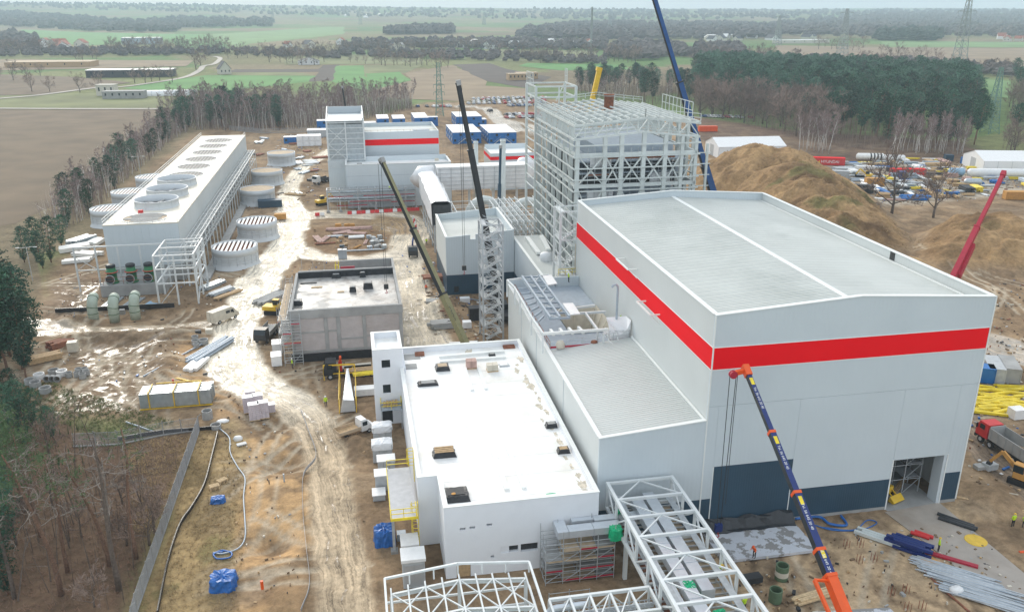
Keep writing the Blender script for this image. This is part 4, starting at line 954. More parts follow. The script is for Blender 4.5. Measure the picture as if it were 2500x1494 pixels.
# ------------------------------------------------------------------ grey cube building with navy base
def k3(a,b): return(1000+a/4.946,380+b/4.946)
UX0,UX1,UY0,UY1 = 17.4,31.7,166.1,187.0
t = thing('grey_building','grey cube building with sunken roof and navy base','building',(UX0,UY0,0))
zt = lambda x: 12.5+(x-UX0)*.07
b = MB(); b.extr([(UX0,4.4),(UX1,4.4),(UX1,zt(UX1)),(23.6,zt(23.6)),(23.6,11.9),(22.5,11.9),(22.5,zt(22.5)),(UX0,zt(UX0))],'y',UY0,UY0+.35).build('front_wall','hall_grey',t)
wall_with_holes('navy_base',UX0,UX1,0,4.38,[(18.9,19.9,.5,1.9)],UY0,UY0+.35,'navy',t); boxp('opening_back',18.9,UY0+.352,.5,19.9,UY0+.4,1.9,'dark',t)
boxp('side_wall',UX0,UY0+.351,4.4,UX0+.35,UY1,12.5,'hall_grey_side',t); boxp('navy_base',UX0,UY0+.351,0,UX0+.35,UY1,4.38,'navy',t)
boxp('side_wall',UX1-.35,UY0+.351,0,UX1,UY1,zt(UX1),'hall_grey',t); MB().extr([(UX0+.35,0),(UX1-.351,0),(UX1-.351,zt(UX1)),(UX0+.35,12.5)],'y',UY1-.35,UY1).build('back_wall','hall_grey',t)
MB().extr([(UX0+.35,10.9),(UX1-.351,11.6),(UX1-.351,11.8),(UX0+.35,11.1)],'y',UY0+.35,UY1-.35).build('roof_sheet','roof_grey',t)
boxp('coping',UX0-.08,UY0+.36,12.502,UX0+.43,UY1,12.6,'trim_white',t); boxp('coping',UX1-.43,UY0+.36,zt(UX1)+.002,UX1+.08,UY1,zt(UX1)+.1,'trim_white',t)
# connected grey wall block towards the hall
t = thing('link_block','grey link block with pipes stored on its roof','building',(UX1,140,0))
boxp('side_wall',UX1+.1,140,0,UX1+.45,UY0+8,11.5,'hall_grey',t); boxp('roof',UX1+.45,140,10.4,38.2,172,10.6,'roof_low',t); boxp('front_wall',UX1+.45,139.65,0,38.2,140,10.6,'hall_grey',t)
boxp('coping',UX1+.02,140,11.502,UX1+.53,UY0+8,11.6,'trim_white',t); boxp('navy_base',UX1+.05,140,0,UX1+.098,166,4.2,'navy',t)
for i in range(2):
    p = G(*k3(1420+170*i,1010-20*i),10.7); q = G(*k3(1560+120*i,1200-40*i),10.7)
    tag(MB().bar(p+V(0,0,.35),q+V(0,0,.35),.9,.5).build('panel_bundle','trim_white'),('white panel bundle on the link roof, left one','white panel bundle on the link roof, right one')[i],'panels')
bag('wrapped_pack','white wrapped pack on the link roof near the stair frame',G(*k3(1650,1260),10.6),(1.4,1.0,1.6),'wrap_white','pack')
# ------------------------------------------------------------------ steel stair towers
def stair(name,label,x0,x1,y0,y1,H,m,fl,wt_=.28):
    t = thing(name,label,'stair tower',((x0+x1)/2,(y0+y1)/2,0))
    for x in(x0,x1):
        for y in(y0,y1): member('column',(x,y,0),(x,y,H),wt_,wt_,m,t)
    n = int(H/fl); zs = [H*k/n for k in range(1,n+1)]
    for k,z in enumerate(zs):
        for a,b in(((x0,y0),(x1,y0)),((x0,y1),(x1,y1)),((x0,y0),(x0,y1)),((x1,y0),(x1,y1))): member('beam',(*a,z),(*b,z),.16,.22,m,t)
        z0 = z-H/n
        s = k%2
        for y in(y0,y1): member('brace',(x0 if s else x1,y,z0),(x1 if s else x0,y,z),.1,.1,m,t)
        for x in(x0,x1): member('brace',(x,y0 if s else y1,z0),(x,y1 if s else y0,z),.1,.1,m,t)
        zm = (z0+z)/2; ym = (y0+y1)/2
        for(ya,yb,za,zb,sx)in((y0+.3,y0+1.2,z0,zm,1),(y1-1.2,y1-.3,zm,z,-1)):
            xa,xb = (x0+.6,x1-.6)if sx > 0 else(x1-.6,x0+.6); fb = MB()
            for yy in(ya,yb): fb.bar((xa,yy,za+.1),(xb,yy,zb),.06,.22); fb.bar((xa,yy,za+1.05),(xb,yy,zb+.95),.05)
            for q in range(9): f = (q+.5)/9; fb.box(xa+(xb-xa)*f-.12,ya,za+.1+(zb-za)*f-.02,xa+(xb-xa)*f+.12,yb,za+.1+(zb-za)*f+.02)
            fb.build('stair_flight',m,t)
        boxp('landing',x0+.1,y0+.2,z-.02,x0+.8,y1-.2,z+.03,m,t); boxp('landing',x1-.8,y0+.2,zm-.02,x1-.1,y1-.2,zm+.03,m,t)
        railing(t,[(x0-.05,y0,z),(x0-.05,y1,z)],1.1,m,2,.05); railing(t,[(x1+.05,y0,zm),(x1+.05,y1,zm)],1.1,m,2,.05)
    return t
stair('stair_tower','tall galvanised lattice stair tower in front of the grey cube',21.0,24.6,139.4,143.6,21.5,'galv',2.4,.3)
st2 = stair('escape_stairs','white steel stair frame at the back corner of the big hall',33.6,38.2,134.2,138.6,24.5,'steel_white',4.9,.36)
boxp('dust_sheet',36.1,133.7,13.4,38.0,133.75,19,'cream',st2); railing(st2,[(33.2,133.5,13.6),(38.1,133.5,13.6)],1.1,'yellow_bright',1.2,.07)
boxp('work_deck',33.0,132,13.4,36.2,134,13.6,'galv',st2)
# ------------------------------------------------------------------ boiler house steel frame
def boiler():
    t = thing('boiler_house_steelwork','tall pale steel frame of the boiler house behind the big hall','steel frame',(50,160,0))
    x0,x1,y0,y1,e,rg,xm = 38.6,62.0,145.0,177.0,37.2,38.3,51.5
    zf = lambda x: e+(rg-e)*(1-abs(x-xm)/(xm-x0 if x < xm else x1-xm))
    m = 'steel_pale'
    fx = [x0+.6,44.3,47.4,51.6,55.7,58.9,x1-.4]; gz = [3+2.05*k for k in range(16)]
    for x in fx:
        w_ = .75 if x < 56 else .6
        member('column',(x,y0+.3,0),(x,y0+.3,zf(x)-2.6),w_,.6,m,t,'ibeam'); member('column',(x,y1-.3,0),(x,y1-.3,zf(x)-2.6),w_,.6,m,t,'ibeam')
    lys = [y0+.3+k*(y1-y0-.6)/7 for k in range(8)]
    for y in lys[1:-1]:
        member('column',(x0+.6,y,0),(x0+.6,y,e-.5),.6,1.0,m,t,'ibeam'); member('column',(x1-.4,y,0),(x1-.4,y,e-.5),.6,.9,m,t,'ibeam')
    for z in gz:
        member('girt',(x0-.1,y0-.1,z),(x1+.3,y0-.1,z),.16,.24,m,t); member('girt',(x0-.1,y0-.1,z),(x0-.1,y1+3,z),.16,.24,m,t)
        member('girt',(x1+.3,y0-.1,z),(x1+.3,y1,z),.16,.24,m,t)
    # heavy floor beams and braces of the front face
    lv = [14.8,20.6,26.4,32.0]
    for i,z in enumerate(lv):
        member('floor_beam',(x0,y0+.3,z),(x1,y0+.3,z),.4,.65,m,t); member('floor_beam',(x0,y1-.3,z),(x1,y1-.3,z),.4,.65,m,t)
        for x in(x0+.6,x1-.4): member('floor_beam',(x,y0,z),(x,y1,z),.4,.6,m,t)
        zb = lv[i-1]if i else 9
        for k in range(len(fx)-1):
            a,b = fx[k],fx[k+1]
            if k == 5: member('brace',(a,y0+.2,zb),(b,y0+.2,z),.2,.2,m,t); continue
            c = (a+b)/2
            if i%2: member('brace',(a,y0+.2,z),(b,y0+.2,zb),.24,.24,m,t); member('brace',(a,y0+.2,zb),(b,y0+.2,z),.24,.24,m,t)
            else: member('brace',(a,y0+.2,z),(c,y0+.2,zb),.22,.22,m,t); member('brace',(b,y0+.2,z),(c,y0+.2,zb),.22,.22,m,t)
        for k in(1,3,5): member('brace',(x0+.6,lys[k],zb),(x0+.6,lys[k+1],z),.22,.22,m,t)
        for k in(2,4): member('brace',(x1-.4,lys[k],zb),(x1-.4,lys[k+1],z),.22,.22,m,t)
    # roof trusses, purlins, edge girders
    for y in lys[::1]:
        for a,b in((x0,xm),(xm,x1)):
            member('truss_top',(a,y,zf(a)),(b,y,zf(b)),.3,.36,m,t); member('truss_bottom',(a,y,zf(a)-2.4),(b,y,zf(b)-2.4),.3,.36,m,t)
    n = 12
    for y in(lys[0],lys[2],lys[4],lys[7]):
        for k in range(n):
            a = x0+(x1-x0)*k/n; b = x0+(x1-x0)*(k+1)/n
            member('truss_web',(a,y,zf(a)-2.3),(a,y,zf(a)),.16,.16,m,t)
            if k%2: member('truss_web',(a,y,zf(a)),(b,y,zf(b)-2.3),.16,.16,m,t)
            else: member('truss_web',(a,y,zf(a)-2.3),(b,y,zf(b)),.16,.16,m,t)
    for k in range(15):
        x = x0+.2+(x1-x0-.4)*k/14
        member('purlin',(x,y0,zf(x)+.3),(x,y1,zf(x)+.3),.2,.26,m,t)
    for z in(e-2.4,e): member('edge_girder',(x0,y0,z),(x0,y1,z),.3,.36,m,t); member('edge_girder',(x1,y0,z),(x1,y1,z),.3,.36,m,t)
    for k in range(28):
        y = y0+(y1-y0)*k/27; member('edge_web',(x0,y,e-2.3),(x0,min(y1,y+1.2),e),.12,.12,m,t)
    def rl(pts,z,name,post=1.1): railing(t,pts,z,m,post,.1,name)
    rl([(x0-.05,y0,e+.3),(x0-.05,y1,e+.3)],1.6,'parapet_rail'); rl([(x0,y0-.05,e+.3),(xm,y0-.05,rg+.3),(x1,y0-.05,e+.3)],1.4,'parapet_rail',2.2); rl([(x1,y0+4,e+.3),(x1,y1-12,e+.3)],3.0,'parapet_rail',1.8)
    rl([(x0+6,y1,e+1),(xm,y1,rg+.6),(x1,y1,e+.5)],1.0,'parapet_rail',2)
    # higher stair head at the back left
    xa,xb,ya,yb,h = x0-.1,x0+8.6,y1,y1+10,41.2
    for x in(xa,xb):
        for y in(ya+.3,yb): member('column',(x,y,0 if y > ya+1 or x < 40 else e),(x,y,h),.5,.5,m,t)
    for z in(39,h):
        for a,b in(((xa,ya+.3),(xb,ya+.3)),((xa,yb),(xb,yb)),((xa,ya+.3),(xa,yb)),((xb,ya+.3),(xb,yb))): member('beam',(*a,z),(*b,z),.25,.3,m,t)
    for k in range(9): y = ya+.3+k*1.2; member('edge_web',(xa,y,39),(xa,y,h),.12,.12,m,t)
    rl([(xa,yb,h),(xa,ya+3,h)],2.6,'parapet_rail',1.2); rl([(xb,yb,h),(xb,yb-2,h)],3,'parapet_rail',1)
    member('brace',(xb-2,yb,e),(xb,yb,h),.2,.2,m,t); member('post',(xa+5,ya+.3,e),(xa+5,ya+.3,h),.25,.25,m,t)
    for z in gz[8:]: member('girt',(xa-.1,y1+3,z),(xa-.1,yb,z),.16,.24,m,t)
    # far right lean-to bays
    for y in(y0+2,y0+9,y0+16): member('column',(x1+2.6,y,0),(x1+2.6,y,e-4),.4,.4,m,t)
    for z in gz[3:15]: member('girt',(x1+.3,y0+1,z),(x1+2.9,y0+1,z),.12,.16,m,t)
    # inner boiler block between the columns: dark walls, wrapped scaffold and decks
    bl = thing('boiler','dark boiler body with wrapped scaffolds inside the steel frame','boiler',(50,160,0))
    for z in(8,12.8,15.9,19.2,24,28.2,30.4): boxp('deck',40.2,147,z,60.5,174,z+.25,'steel_blue',bl)
    boxp('boiler_wall',43.5,149.0,0,58.6,172,33.2,'steel_blue',bl); boxp('boiler_lagging',46,148.8,12,57,148.98,20,'navy',bl)
    boxp('dark_panel',41.3,148.2,26.2,58.9,148.6,29.9,'dark',bl)  # one plain dark panel across the upper boiler front
    for x,z,w_,h_ in((41.6,20.6,5.0,4.6),(46.8,20.2,5.4,3.8),(52.4,20.2,5.6,3.6),(41.4,13.6,3.6,4.4),(46,9.5,6,3.0),(47,13.8,3,3.6),(53.5,26.4,4,1.8),(42,29.6,4,2.2),(51,30.6,6,1.6)): boxp('wrap_sheet',x,146.6,z,x+w_,146.7,z+h_,'wrap_white',bl)
    for k in range(14): x = 41.5+k*1.35; member('standard',(x,146.3,8),(x,146.3,33),.09,.09,'galv',bl)
    for k in range(13): z = 8+k*2; member('ledger',(41,146.25,z),(59,146.25,z),.08,.08,'galv' if k%3 else 'rust',bl)
    for k,(z,a,b)in enumerate(((28.1,41.5,46),(26.1,42,58),(14.3,52,58),(31,44,58))): boxp('toe_board',a,146.1,z,b,146.15,z+.3,'rust',bl)
    for x,z in((48.5,16.2),(57.3,16.5),(45,16)): boxp('red_box',x,146.0,z,x+.9,146.6,z+.9,'orange',bl)
    for y in lys[1:-1]: boxp('wall_duct',40.3,y-1.0,2,41.0,y+1.0,30,'dark' if int(y)%2 else 'concrete',bl)
    st = thing('duct_stub','short rust red round duct standing on the boiler house roof','duct',(50.2,160,37.6))
    MB().lathe((50.3,163.5,37),[(.95,0),(.95,3.6),(1.08,3.6),(1.08,3.8),(.85,3.8),(.85,2)],20).build('shell','rust',st,smooth=True)
    MB().lathe((50.3,163.5,40.4),[(1.0,0),(1.1,.1),(1.1,.16),(1.0,.25)],20).build('rim','concrete',st)
boiler()
# low pipe gallery frames left of the boiler house
t = thing('pipe_gallery','dense white steel gallery left of the boiler house','steel frame',(34,185,0))
for i in range(5):
    for j in range(6):
        x = 32.6+i*1.35; y = 175+j*4.4; member('column',(x,y,0),(x,y,13.2),.18,.18,'steel_white',t)
for j in range(6):
    for z in(9,11,13.2): member('beam',(32.6,175+j*4.4,z),(38,175+j*4.4,z),.16,.2,'steel_white',t)
for i in range(5):
    for z in(9,11,13.2): member('rail',(32.6+i*1.35,173,z),(32.6+i*1.35,199,z),.14,.18,'steel_white',t)
for k in range(16): member('brace',(32.6,174+k*1.5,13.2),(33.9,174.8+k*1.5,13.2),.08,.08,'steel_white',t)
t = thing('walkway_steelwork','low white steel frames behind the grey cube','steel frame',(28,205,0))
for j in range(4):
    for x in(19,24,29,34,39,44): member('column',(x,192+j*7,0),(x,192+j*7,9.5),.2,.2,'steel_white',t)
    for z in(5,7,8.4,9.5): member('rail',(19,192+j*7,z),(45,192+j*7,z),.12,.16,'steel_white',t)
for x in(19,24,29,34,39,44): member('beam',(x,192,9.5),(x,213,9.5),.18,.22,'steel_white',t)
boxp('deck',20,189,7.4,32,196,7.6,'white',t)
t = thing('round_duct','dark curved flue duct under the wrapped conveyor','duct',(42,214,0))
MB().tube([(44+4.5*math.cos(a),212,3+6*math.sin(a))for a in[math.pi*k/10 for k in range(11)]],1.2,12).build('shell','steel_pale',t,smooth=True)
MB().tube([(33+4.5*math.cos(a),216,3+6*math.sin(a))for a in[math.pi*k/10 for k in range(11)]],1.2,12).build('shell','steel_pale',t,smooth=True)
# wrapped conveyor: long bay and inclined arm
t = thing('wrapped_conveyor','long conveyor bridge wrapped in white scaffold sheeting','conveyor',(34,236,0))
boxp('sheeting',22.8,234.5,8.0,48.5,239.5,14.3,'wrap_white',t); boxp('roof_sheet',22.6,234.3,14.31,48.7,239.7,14.6,'white',t)
for k in range(9): x = 23.5+k*3.1; member('scaffold_tube',(x,234.35,2),(x,234.35,14.3),.1,.1,'galv',t)
for k in range(6): member('scaffold_tube',(22.8,234.3,8.4+k*1.1),(48.5,234.3,8.4+k*1.1),.08,.08,'galv',t)
for x in(25,32,39,46): member('leg',(x,237,0),(x,237,8),.6,.6,'steel_white',t)
t = thing('inclined_conveyor','white wrapped conveyor arm coming towards the grey cube','conveyor',(20,215,0))
b = MB(); prof = [(17.6,7.2),(22.4,7.2),(22.4,12.6),(21.6,13.2),(18.4,13.2),(17.6,12.6)]
ns = 14
for k in range(ns):
    y = 237-k*(237-198.5)/(ns-1); dz = .6*math.sin(k/(ns-1)*math.pi*.5+1.2)-.5;
    for p in prof: b.v.append((p[0]+rnd.uniform(-.12,.12),y,p[1]+dz+rnd.uniform(-.1,.1)))
n = len(prof)
for k in range(ns-1):
    for j in range(n): b.f.append((k*n+j,k*n+(j+1)%n,(k+1)*n+(j+1)%n,(k+1)*n+j)); b.mi.append(0)
b.build('sheeting','wrap_white',t); boxp('open_end',17.9,198.3,7.2,22.2,198.45,12.0,'dark',t)
MB().tube([(17.8,237.5,10),(19,239,11.5),(22,239.5,11.5)],[3,3.1,3],12).build('corner_hood','wrap_white',t,smooth=True)
for k in range(6): y = 199+k*6.5; member('leg',(18.2,y,0),(18.2,y,7),.35,.35,'galv',t); member('leg',(21.8,y,0),(21.8,y,7),.35,.35,'galv',t)
for z in(2.5,4.8): member('rail',(17.9,199,z),(17.9,236,z),.1,.1,'galv',t)
railing(t,[(22.7,200,9),(22.7,222,10.4)],2.2,'steel_white',2.5,.12)
for i,(x,y,h,r_)in enumerate(((34.4,238.6,21.0,.62),(41.0,231.5,22.3,.75))):
    t = thing('vent_stack',('slimmer pale grey vent stack behind the dark boom','thicker pale grey vent stack beside the boiler frame')[i],'stack',(x,y,0))
    MB().lathe((x,y,0),[(r_,0),(r_,h),(r_*.85,h),(r_*.85,h-2)],16).build('shaft','steel_pale',t,smooth=True); MB().lathe((x,y,h-.6),[(r_*1.02,0),(r_*1.15,.05),(r_*1.15,.3),(r_*1.02,.35)],16).build('collar','steel_pale',t)
# ------------------------------------------------------------------ grey halls at the back with red stripe
def ab(u,v): return(760+u/4.4357,220+v/4.4343)
t = thing('fuel_building','long grey building with a white parapet roof behind the pipe rack','building',(-2.7,252,0))
LX0,LX1,LY0,LY1 = -2.7,28.6,252.0,263.0
boxp('front_wall',LX0,LY0,0,LX1,LY0+.35,13.0,'hall_grey',t); boxp('side_wall',LX0,LY0+.351,0,LX0+.35,LY1,13,'hall_grey_side',t); boxp('side_wall',LX1-.35,LY0+.351,0,LX1,LY1,13,'hall_grey',t); boxp('back_wall',LX0+.351,LY1-.35,0,LX1-.351,LY1,13.6,'hall_grey',t)
boxp('roof',LX0+.351,LY0+.351,11.9,LX1-.351,LY1-.351,12.1,'membrane',t); boxp('panel_joint',LX0,LY0-.03,9.6,LX1,LY0-.002,9.68,'steel_blue',t)
for q in((LX0-.1,LY0-.1,LX1+.1,LY0+.45),(LX0-.1,LY0+.46,LX0+.45,LY1),(LX1-.45,LY0+.46,LX1+.1,LY1)): boxp('coping',q[0],q[1],13.002,q[2],q[3],13.12,'trim_white',t)
boxp('hatch',-1.5+2.2,257,12.1,2.2,258.2,12.5,'concrete',t); boxp('hatch',24.5,259.5,12.1,25.7,260.5,12.8,'cream',t)
t = thing('storage_hall','tall grey hall with a red stripe behind the long grey building','building',(3.3,270,0))
boxp('front_wall',3.4,266,0,26.6,266.35,15.9,'hall_grey',t); boxp('red_stripe',3.6,265.96,16.4,26.5,266.35,18.2,'red',t); boxp('front_wall_low',3.4,266.02,15.9,26.6,266.34,18.7,'hall_grey',t); boxp('front_wall_top',3.4,266,18.701,26.6,266.35,20.5,'hall_grey',t)
boxp('side_wall',26.25,266.351,0,26.6,288,20.5,'hall_grey_side',t); boxp('back_wall',3.4,287.65,0,26.25,288,20.5,'hall_grey',t); boxp('roof',3.4,266.351,19.2,26.25,287.65,19.4,'roof_low',t)
railing(t,[(3.6,268,19.4),(26,268,19.4)],1.4,'board_tan',2,.08,'timber_rail')
boxp('panel_pack',19,270,19.45,24,274,20.3,'steel_blue',t)
t = thing('unclad_tower','grey tower block with bare steel girts and cross braces','building',(-8,262,0))
boxp('lower_wall',-8.0,262,0,LX0-.02,262.35,12.7,'hall_grey',t); boxp('inner_wall',-7.4,262.5,11,3.3,262.8,23.5,'sheet',t); boxp('side_wall',-8.0,262.351,0,-7.65,286,12.7,'hall_grey_side',t)
boxp('inner_side',3.0,262.81,11,3.3,284,25.2,'sheet',t); boxp('back_wall',-7.5,284,0,3.0,284.3,25.2,'sheet',t); boxp('top_sheet',-7.6,262.5,24.4,3.3,284,24.6,'sheet',t); boxp('parapet',-7.6,283.6,24.61,3.3,283.9,26.6,'hall_grey',t)
for x in(-7.5,-2.1,3.25): member('column',(x,262.2,12.7),(x,262.2,24.3),.35,.35,'steel_white',t);
for k in range(8): z = 12.9+k*1.6; member('girt',(-7.7,262.1,z),(3.4,262.1,z),.16,.2,'steel_white',t)
for za,zb in((13,17.6),(17.7,22.6)): member('brace',(-7.4,262.2,za),(-2.1,262.2,zb),.2,.2,'steel_white',t); member('brace',(-7.4,262.2,zb),(-2.1,262.2,za),.2,.2,'steel_white',t)
for x in(-7.7,3.4): member('edge_girt',(x,262.2,24.5),(x,284,26.6),.3,.3,'steel_white',t); member('column',(x,262.2,12.7),(x,262.2,24.6),.3,.3,'steel_white',t)
for k in range(7): z = 10.6+k*.3; member('wall_rib',(-7.9,261.95,z),(LX0,261.95,z),.05,.1,'steel_white',t)
t = thing('small_hall','small grey hall with a red stripe left of the boiler frame','building',(43,270,0))
b = 43.7
boxp('front_wall',b,270,0,58.5,270.3,9.9,'hall_grey',t); boxp('red_stripe',b+.1,269.95,9.95,58.4,270.3,11.0,'red',t); boxp('front_top',b,270,11.05,58.5,270.3,12.1,'hall_grey',t)
boxp('side_wall',b,270.301,0,b+.3,284,9.9,'hall_grey_side',t); boxp('red_stripe',b-.05,270.0,9.95,b+.3,284,11.0,'red',t); boxp('side_top',b,270.301,11.05,b+.3,284,12.1,'hall_grey_side',t)
boxp('roof',b+.3,270.3,11.2,58.5,284,11.4,'membrane',t); boxp('back_wall',b+.3,284,0,58.5,284.3,13.0,'hall_grey',t)
bag('wrapped_heap','white wrapped machine on the roof edge beside the boiler frame',(53.5,262,6),(3.4,3,6),'wrap_white','machine')
# pipe rack with red toe boards
t = thing('pipe_rack','galvanised pipe rack with red decked scaffold in front of the long grey building','pipe rack',(3,249,0))
for x in(-8.5,-4.9,.4,5.6,10.9,14.4,17.4):
    for y in(247.8,250.6): member('column',(x,y,.4),(x,y,6.6),.3,.3,'galv',t)
    boxp('footing',x-.5,247.3,0,x+.5,248.4,.5,'concrete',t); member('top_beam',(x,247.8,6.5),(x,250.6,6.5),.25,.3,'galv',t)
for y in(247.8,250.6):
    for z in(3.2,5.2,6.6): member('rail',(-8.6,y,z),(17.6,y,z),.18,.22,'galv',t)
for k in range(14): x = -7.5+k*1.85; member('cross_rung',(x,247.8,6.6),(x,250.6,6.6),.1,.14,'galv',t)
for a in(.4,5.6): member('brace',(a,247.8,.5),(3.0,247.8,3.2),.16,.16,'galv',t); member('brace',(a,247.8,6.4),(3.0,247.8,5),.12,.12,'galv',t)
for i,(z,x0,x1)in enumerate(((4.5,-8,-1),(4.5,2,17),(2.9,-2,10),(2.4,10,17),(1.8,-6,3))): boxp('red_board',x0,247.55,z,x1,247.6,z+.22,'crane_red',t)
for i,(y,z,r_)in enumerate(((248.6,3.7,.35),(249.6,3.7,.3),(249.2,5.6,.3))): MB().tube([(-8.5,y,z),(17.5,y,z)],r_,10).build('pipe','sheet',t,smooth=True)
boxp('deck',-8.3,248,3.0,17.3,250.4,3.1,'dark',t)
for k in range(12): x = -7.9+k*2.2; member('scaffold_tube',(x,247.3,0),(x,247.3,6.9),.08,.08,'galv',t)
for k in range(3): member('scaffold_tube',(-8.4,247.3,1.6+k*1.9),(17.4,247.3,1.6+k*1.9),.07,.07,'galv',t)
# water filled plastic barriers: red and white
for k in range(16):
    x = -2.3+k*1.32; o = MB().extr([(-.3,0),(.3,0),(.22,.35),(.12,.9),(-.12,.9),(-.22,.35)],'x',-.62,.62).build('barrier_block','container_red' if(k%3 != 1 or k > 12)else 'white'); place(o,(x,244.5+k*.07,0)); tag(o,('white' if(k%3 == 1 and k <= 12)else 'red')+' plastic barrier block in the row before the pipe rack','barrier','barrier blocks in the long row')
def barr(px,label,m='container_red',rz=0):
    p = G(*px); o = MB().extr([(-.3,0),(.3,0),(.22,.35),(.12,.9),(-.12,.9),(-.22,.35)],'x',-.62,.62).build('barrier_block',m); place(o,p,rz); tag(o,label,'barrier')
barr((775,527),'red barrier block at the left road corner'); barr((787,526),'white barrier block at the left road corner','white')
for k in range(7):
    p = G(1009+2.2*k,535+7.4*k); o = MB().extr([(-.3,0),(.3,0),(.22,.35),(.12,.95),(-.12,.95),(-.22,.35)],'x',-.62,.62).build('barrier_block','container_red' if k%2 else 'white'); place(o,p,R(80)); tag(o,('red' if k%2 else 'white')+' barrier block in the short row beside the wrapped conveyor','barrier','barrier blocks beside the conveyor')
# ------------------------------------------------------------------ cooling tower row
KX0,KX1,KY0,KY1,KH = -53.9,-38.6,188.0,322.0,12.8
t = thing('cooling_tower_block','long pale cooling tower block with round fan openings on its roof','cooling tower',(KX0,KY0,0))
boxp('basin_wall',KX0-.3,KY0-.3,0,KX1+.3,KY1,3.6,'concrete',t)
for k in range(10): x = KX0+k*(KX1-KX0)/10; boxp('front_panel',x+.01,KY0-.06,3.62,x+(KX1-KX0)/10-.01,KY0+.2,KH,'hall_grey',t)
for k in range(18): y = KY0+.2+k*(KY1-KY0-.4)/18; boxp('side_panel',KX1-.2,y+.02,3.62,KX1+.05,y+(KY1-KY0-.4)/18-.02,KH,'hall_grey_side',t)
boxp('left_wall',KX0,KY0+.21,3.62,KX0+.2,KY1,KH,'hall_grey_side',t); boxp('back_wall',KX0,KY1-.2,3.62,KX1,KY1-.001,KH,'hall_grey',t)
boxp('roof_deck',KX0-.05,KY0-.1,KH+.002,KX1+.1,KY1,KH+.25,'deck_cream',t)
railing(t,[(KX0,KY0,KH+.25),(KX0,KY1,KH+.25)],1.2,'trim_white',2.4,.07); railing(t,[(KX0,KY0,KH+.25),(KX1,KY0,KH+.25),(KX1,KY1,KH+.25)],1.1,'galv',2.2,.05)
KC = (KX0+KX1)/2
fans = [205.5,218.3,231.2]
for i,y in enumerate(fans):
    f = thing('fan_stack',('nearest','middle','farthest')[i]+' of three round white fan stacks on the cooling tower roof','fan stack',(KC,y,KH+.25))
    MB().lathe((KC,y,KH+.25),[(5.0,0),(4.9,.3),(4.85,1.6),(5.0,1.65),(5.0,1.75),(4.75,1.75),(4.7,.05)],40).build('shell','tank_grey',f,smooth=True)
    MB().disc((KC,y,KH+.28),4.7,40).build('fan_floor','dark',f);
    for k in range(6): a = k*math.pi/3+.3; member('blade',(KC,y,KH+.75),(KC+4.4*math.cos(a),y+4.4*math.sin(a),KH+.85),.6,.08,'concrete',f)
    for k in range(10): a = 2*math.pi*k/10; MB().bar((KC+4.92*math.cos(a),y+4.92*math.sin(a),KH+.3),(KC+4.92*math.cos(a),y+4.92*math.sin(a),KH+1.9),.09).build('rib','tank_grey',f)
for i,y in enumerate((193.0,244.5,257.5,270.5,283.5,296.5,309)):
    q = thing('fan_opening','round unfinished fan opening on the cooling tower roof, '+('nearest to the front','first behind the fan stacks','second behind the fan stacks','third behind the fan stacks','fourth behind the fan stacks','fifth behind the fan stacks','last at the far end')[i],'opening',(KC,y,KH+.25))
    MB().lathe((KC,y,KH+.251),[(4.6,0),(4.6,.14),(4.85,.14),(4.85,0)],36).build('rim','trim_white',q)
    MB().disc((KC,y,KH+.258),4.6,40).build('hole_cover','board_tan' if i == 0 else 'dark',q)
    for k in range(9):
        dx = -4+k; L = math.sqrt(max(0,4.6**2-dx*dx))
        if i == 0: MB().box(KC-L*rnd.uniform(.6,1),y+dx*.95-.3,KH+.27,KC+L*rnd.uniform(.6,1),y+dx*.95+.3,KH+.36).build('plank','concrete',q)
        else: MB().box(KC+dx-.13,y-L,KH+.262,KC+dx+.13,y+L,KH+.3).build('slat','concrete',q)
tag(boxp('red_box',KC-2.6,198.2,KH+.25,KC-1.6,198.9,KH+.9,'container_red',None),'small red box on the near end of the cooling tower roof','box')
# pipe rack along the right side
t = thing('side_pipe_rack','long steel walkway rack along the cooling tower','pipe rack',(-36.5,250,0))
for k in range(26):
    y = 184+k*5.3
    for x in(-38.1,-35.2): member('column',(x,y,0),(x,y,8.2),.2,.2,'steel_white',t)
    for z in(5.2,8.2): member('rung',(-38.1,y,z),(-35.2,y,z),.14,.2,'steel_white',t)
for x in(-38.1,-37.2,-36.1,-35.2):
    member('rail',(x,184,8.2),(x,317,8.2),.16,.2,'steel_white',t); member('rail',(x,184,5.2),(x,317,5.2),.12,.16,'galv',t)
b = MB()
for k in range(130): y = 184.5+k*1.02; b.bar((-38.1,y,8.25),(-35.2,y,8.25),.1)
b.build('ladder_rungs','galv',t)
tag(boxp('concrete_apron',-35.0,186,.0,-33.0,318,.5,'concrete',None),'low concrete apron along the cooling tower','kerb')
# light frame in front with pumps
t = thing('pump_portal','slim white portal frame standing over the green pumps','steel frame',(-50,183,0))
xs = [-59,-54.8,-50.4,-46.0,-41.7]
for x in xs: member('post',(x,183.2,0),(x,183.2,9.6),.3,.3,'steel_white',t,'ibeam')
member('top_beam',(-59.1,183.2,9.6),(-33,183.2,9.6),.3,.3,'steel_white',t); member('mid_beam',(-59,183.2,4.6),(-41.7,183.2,4.6),.16,.2,'steel_white',t); member('brace',(-59,183.1,4.6),(-54.8,183.1,7.6),.1,.1,'steel_white',t); member('brace',(-54.8,183.1,4.6),(-59,183.1,7.6),.1,.1,'steel_white',t)
t = thing('valve_steelwork','white steel box frame right of the green pumps','steel frame',(-37,176,0))
for x in(-40.6,-36.8,-33.0):
    for y in(170.5,176.5,183.0):
        if x == -36.8 and y == 176.5: continue
        member('column',(x,y,0),(x,y,10.4),.32,.32,'steel_white',t)
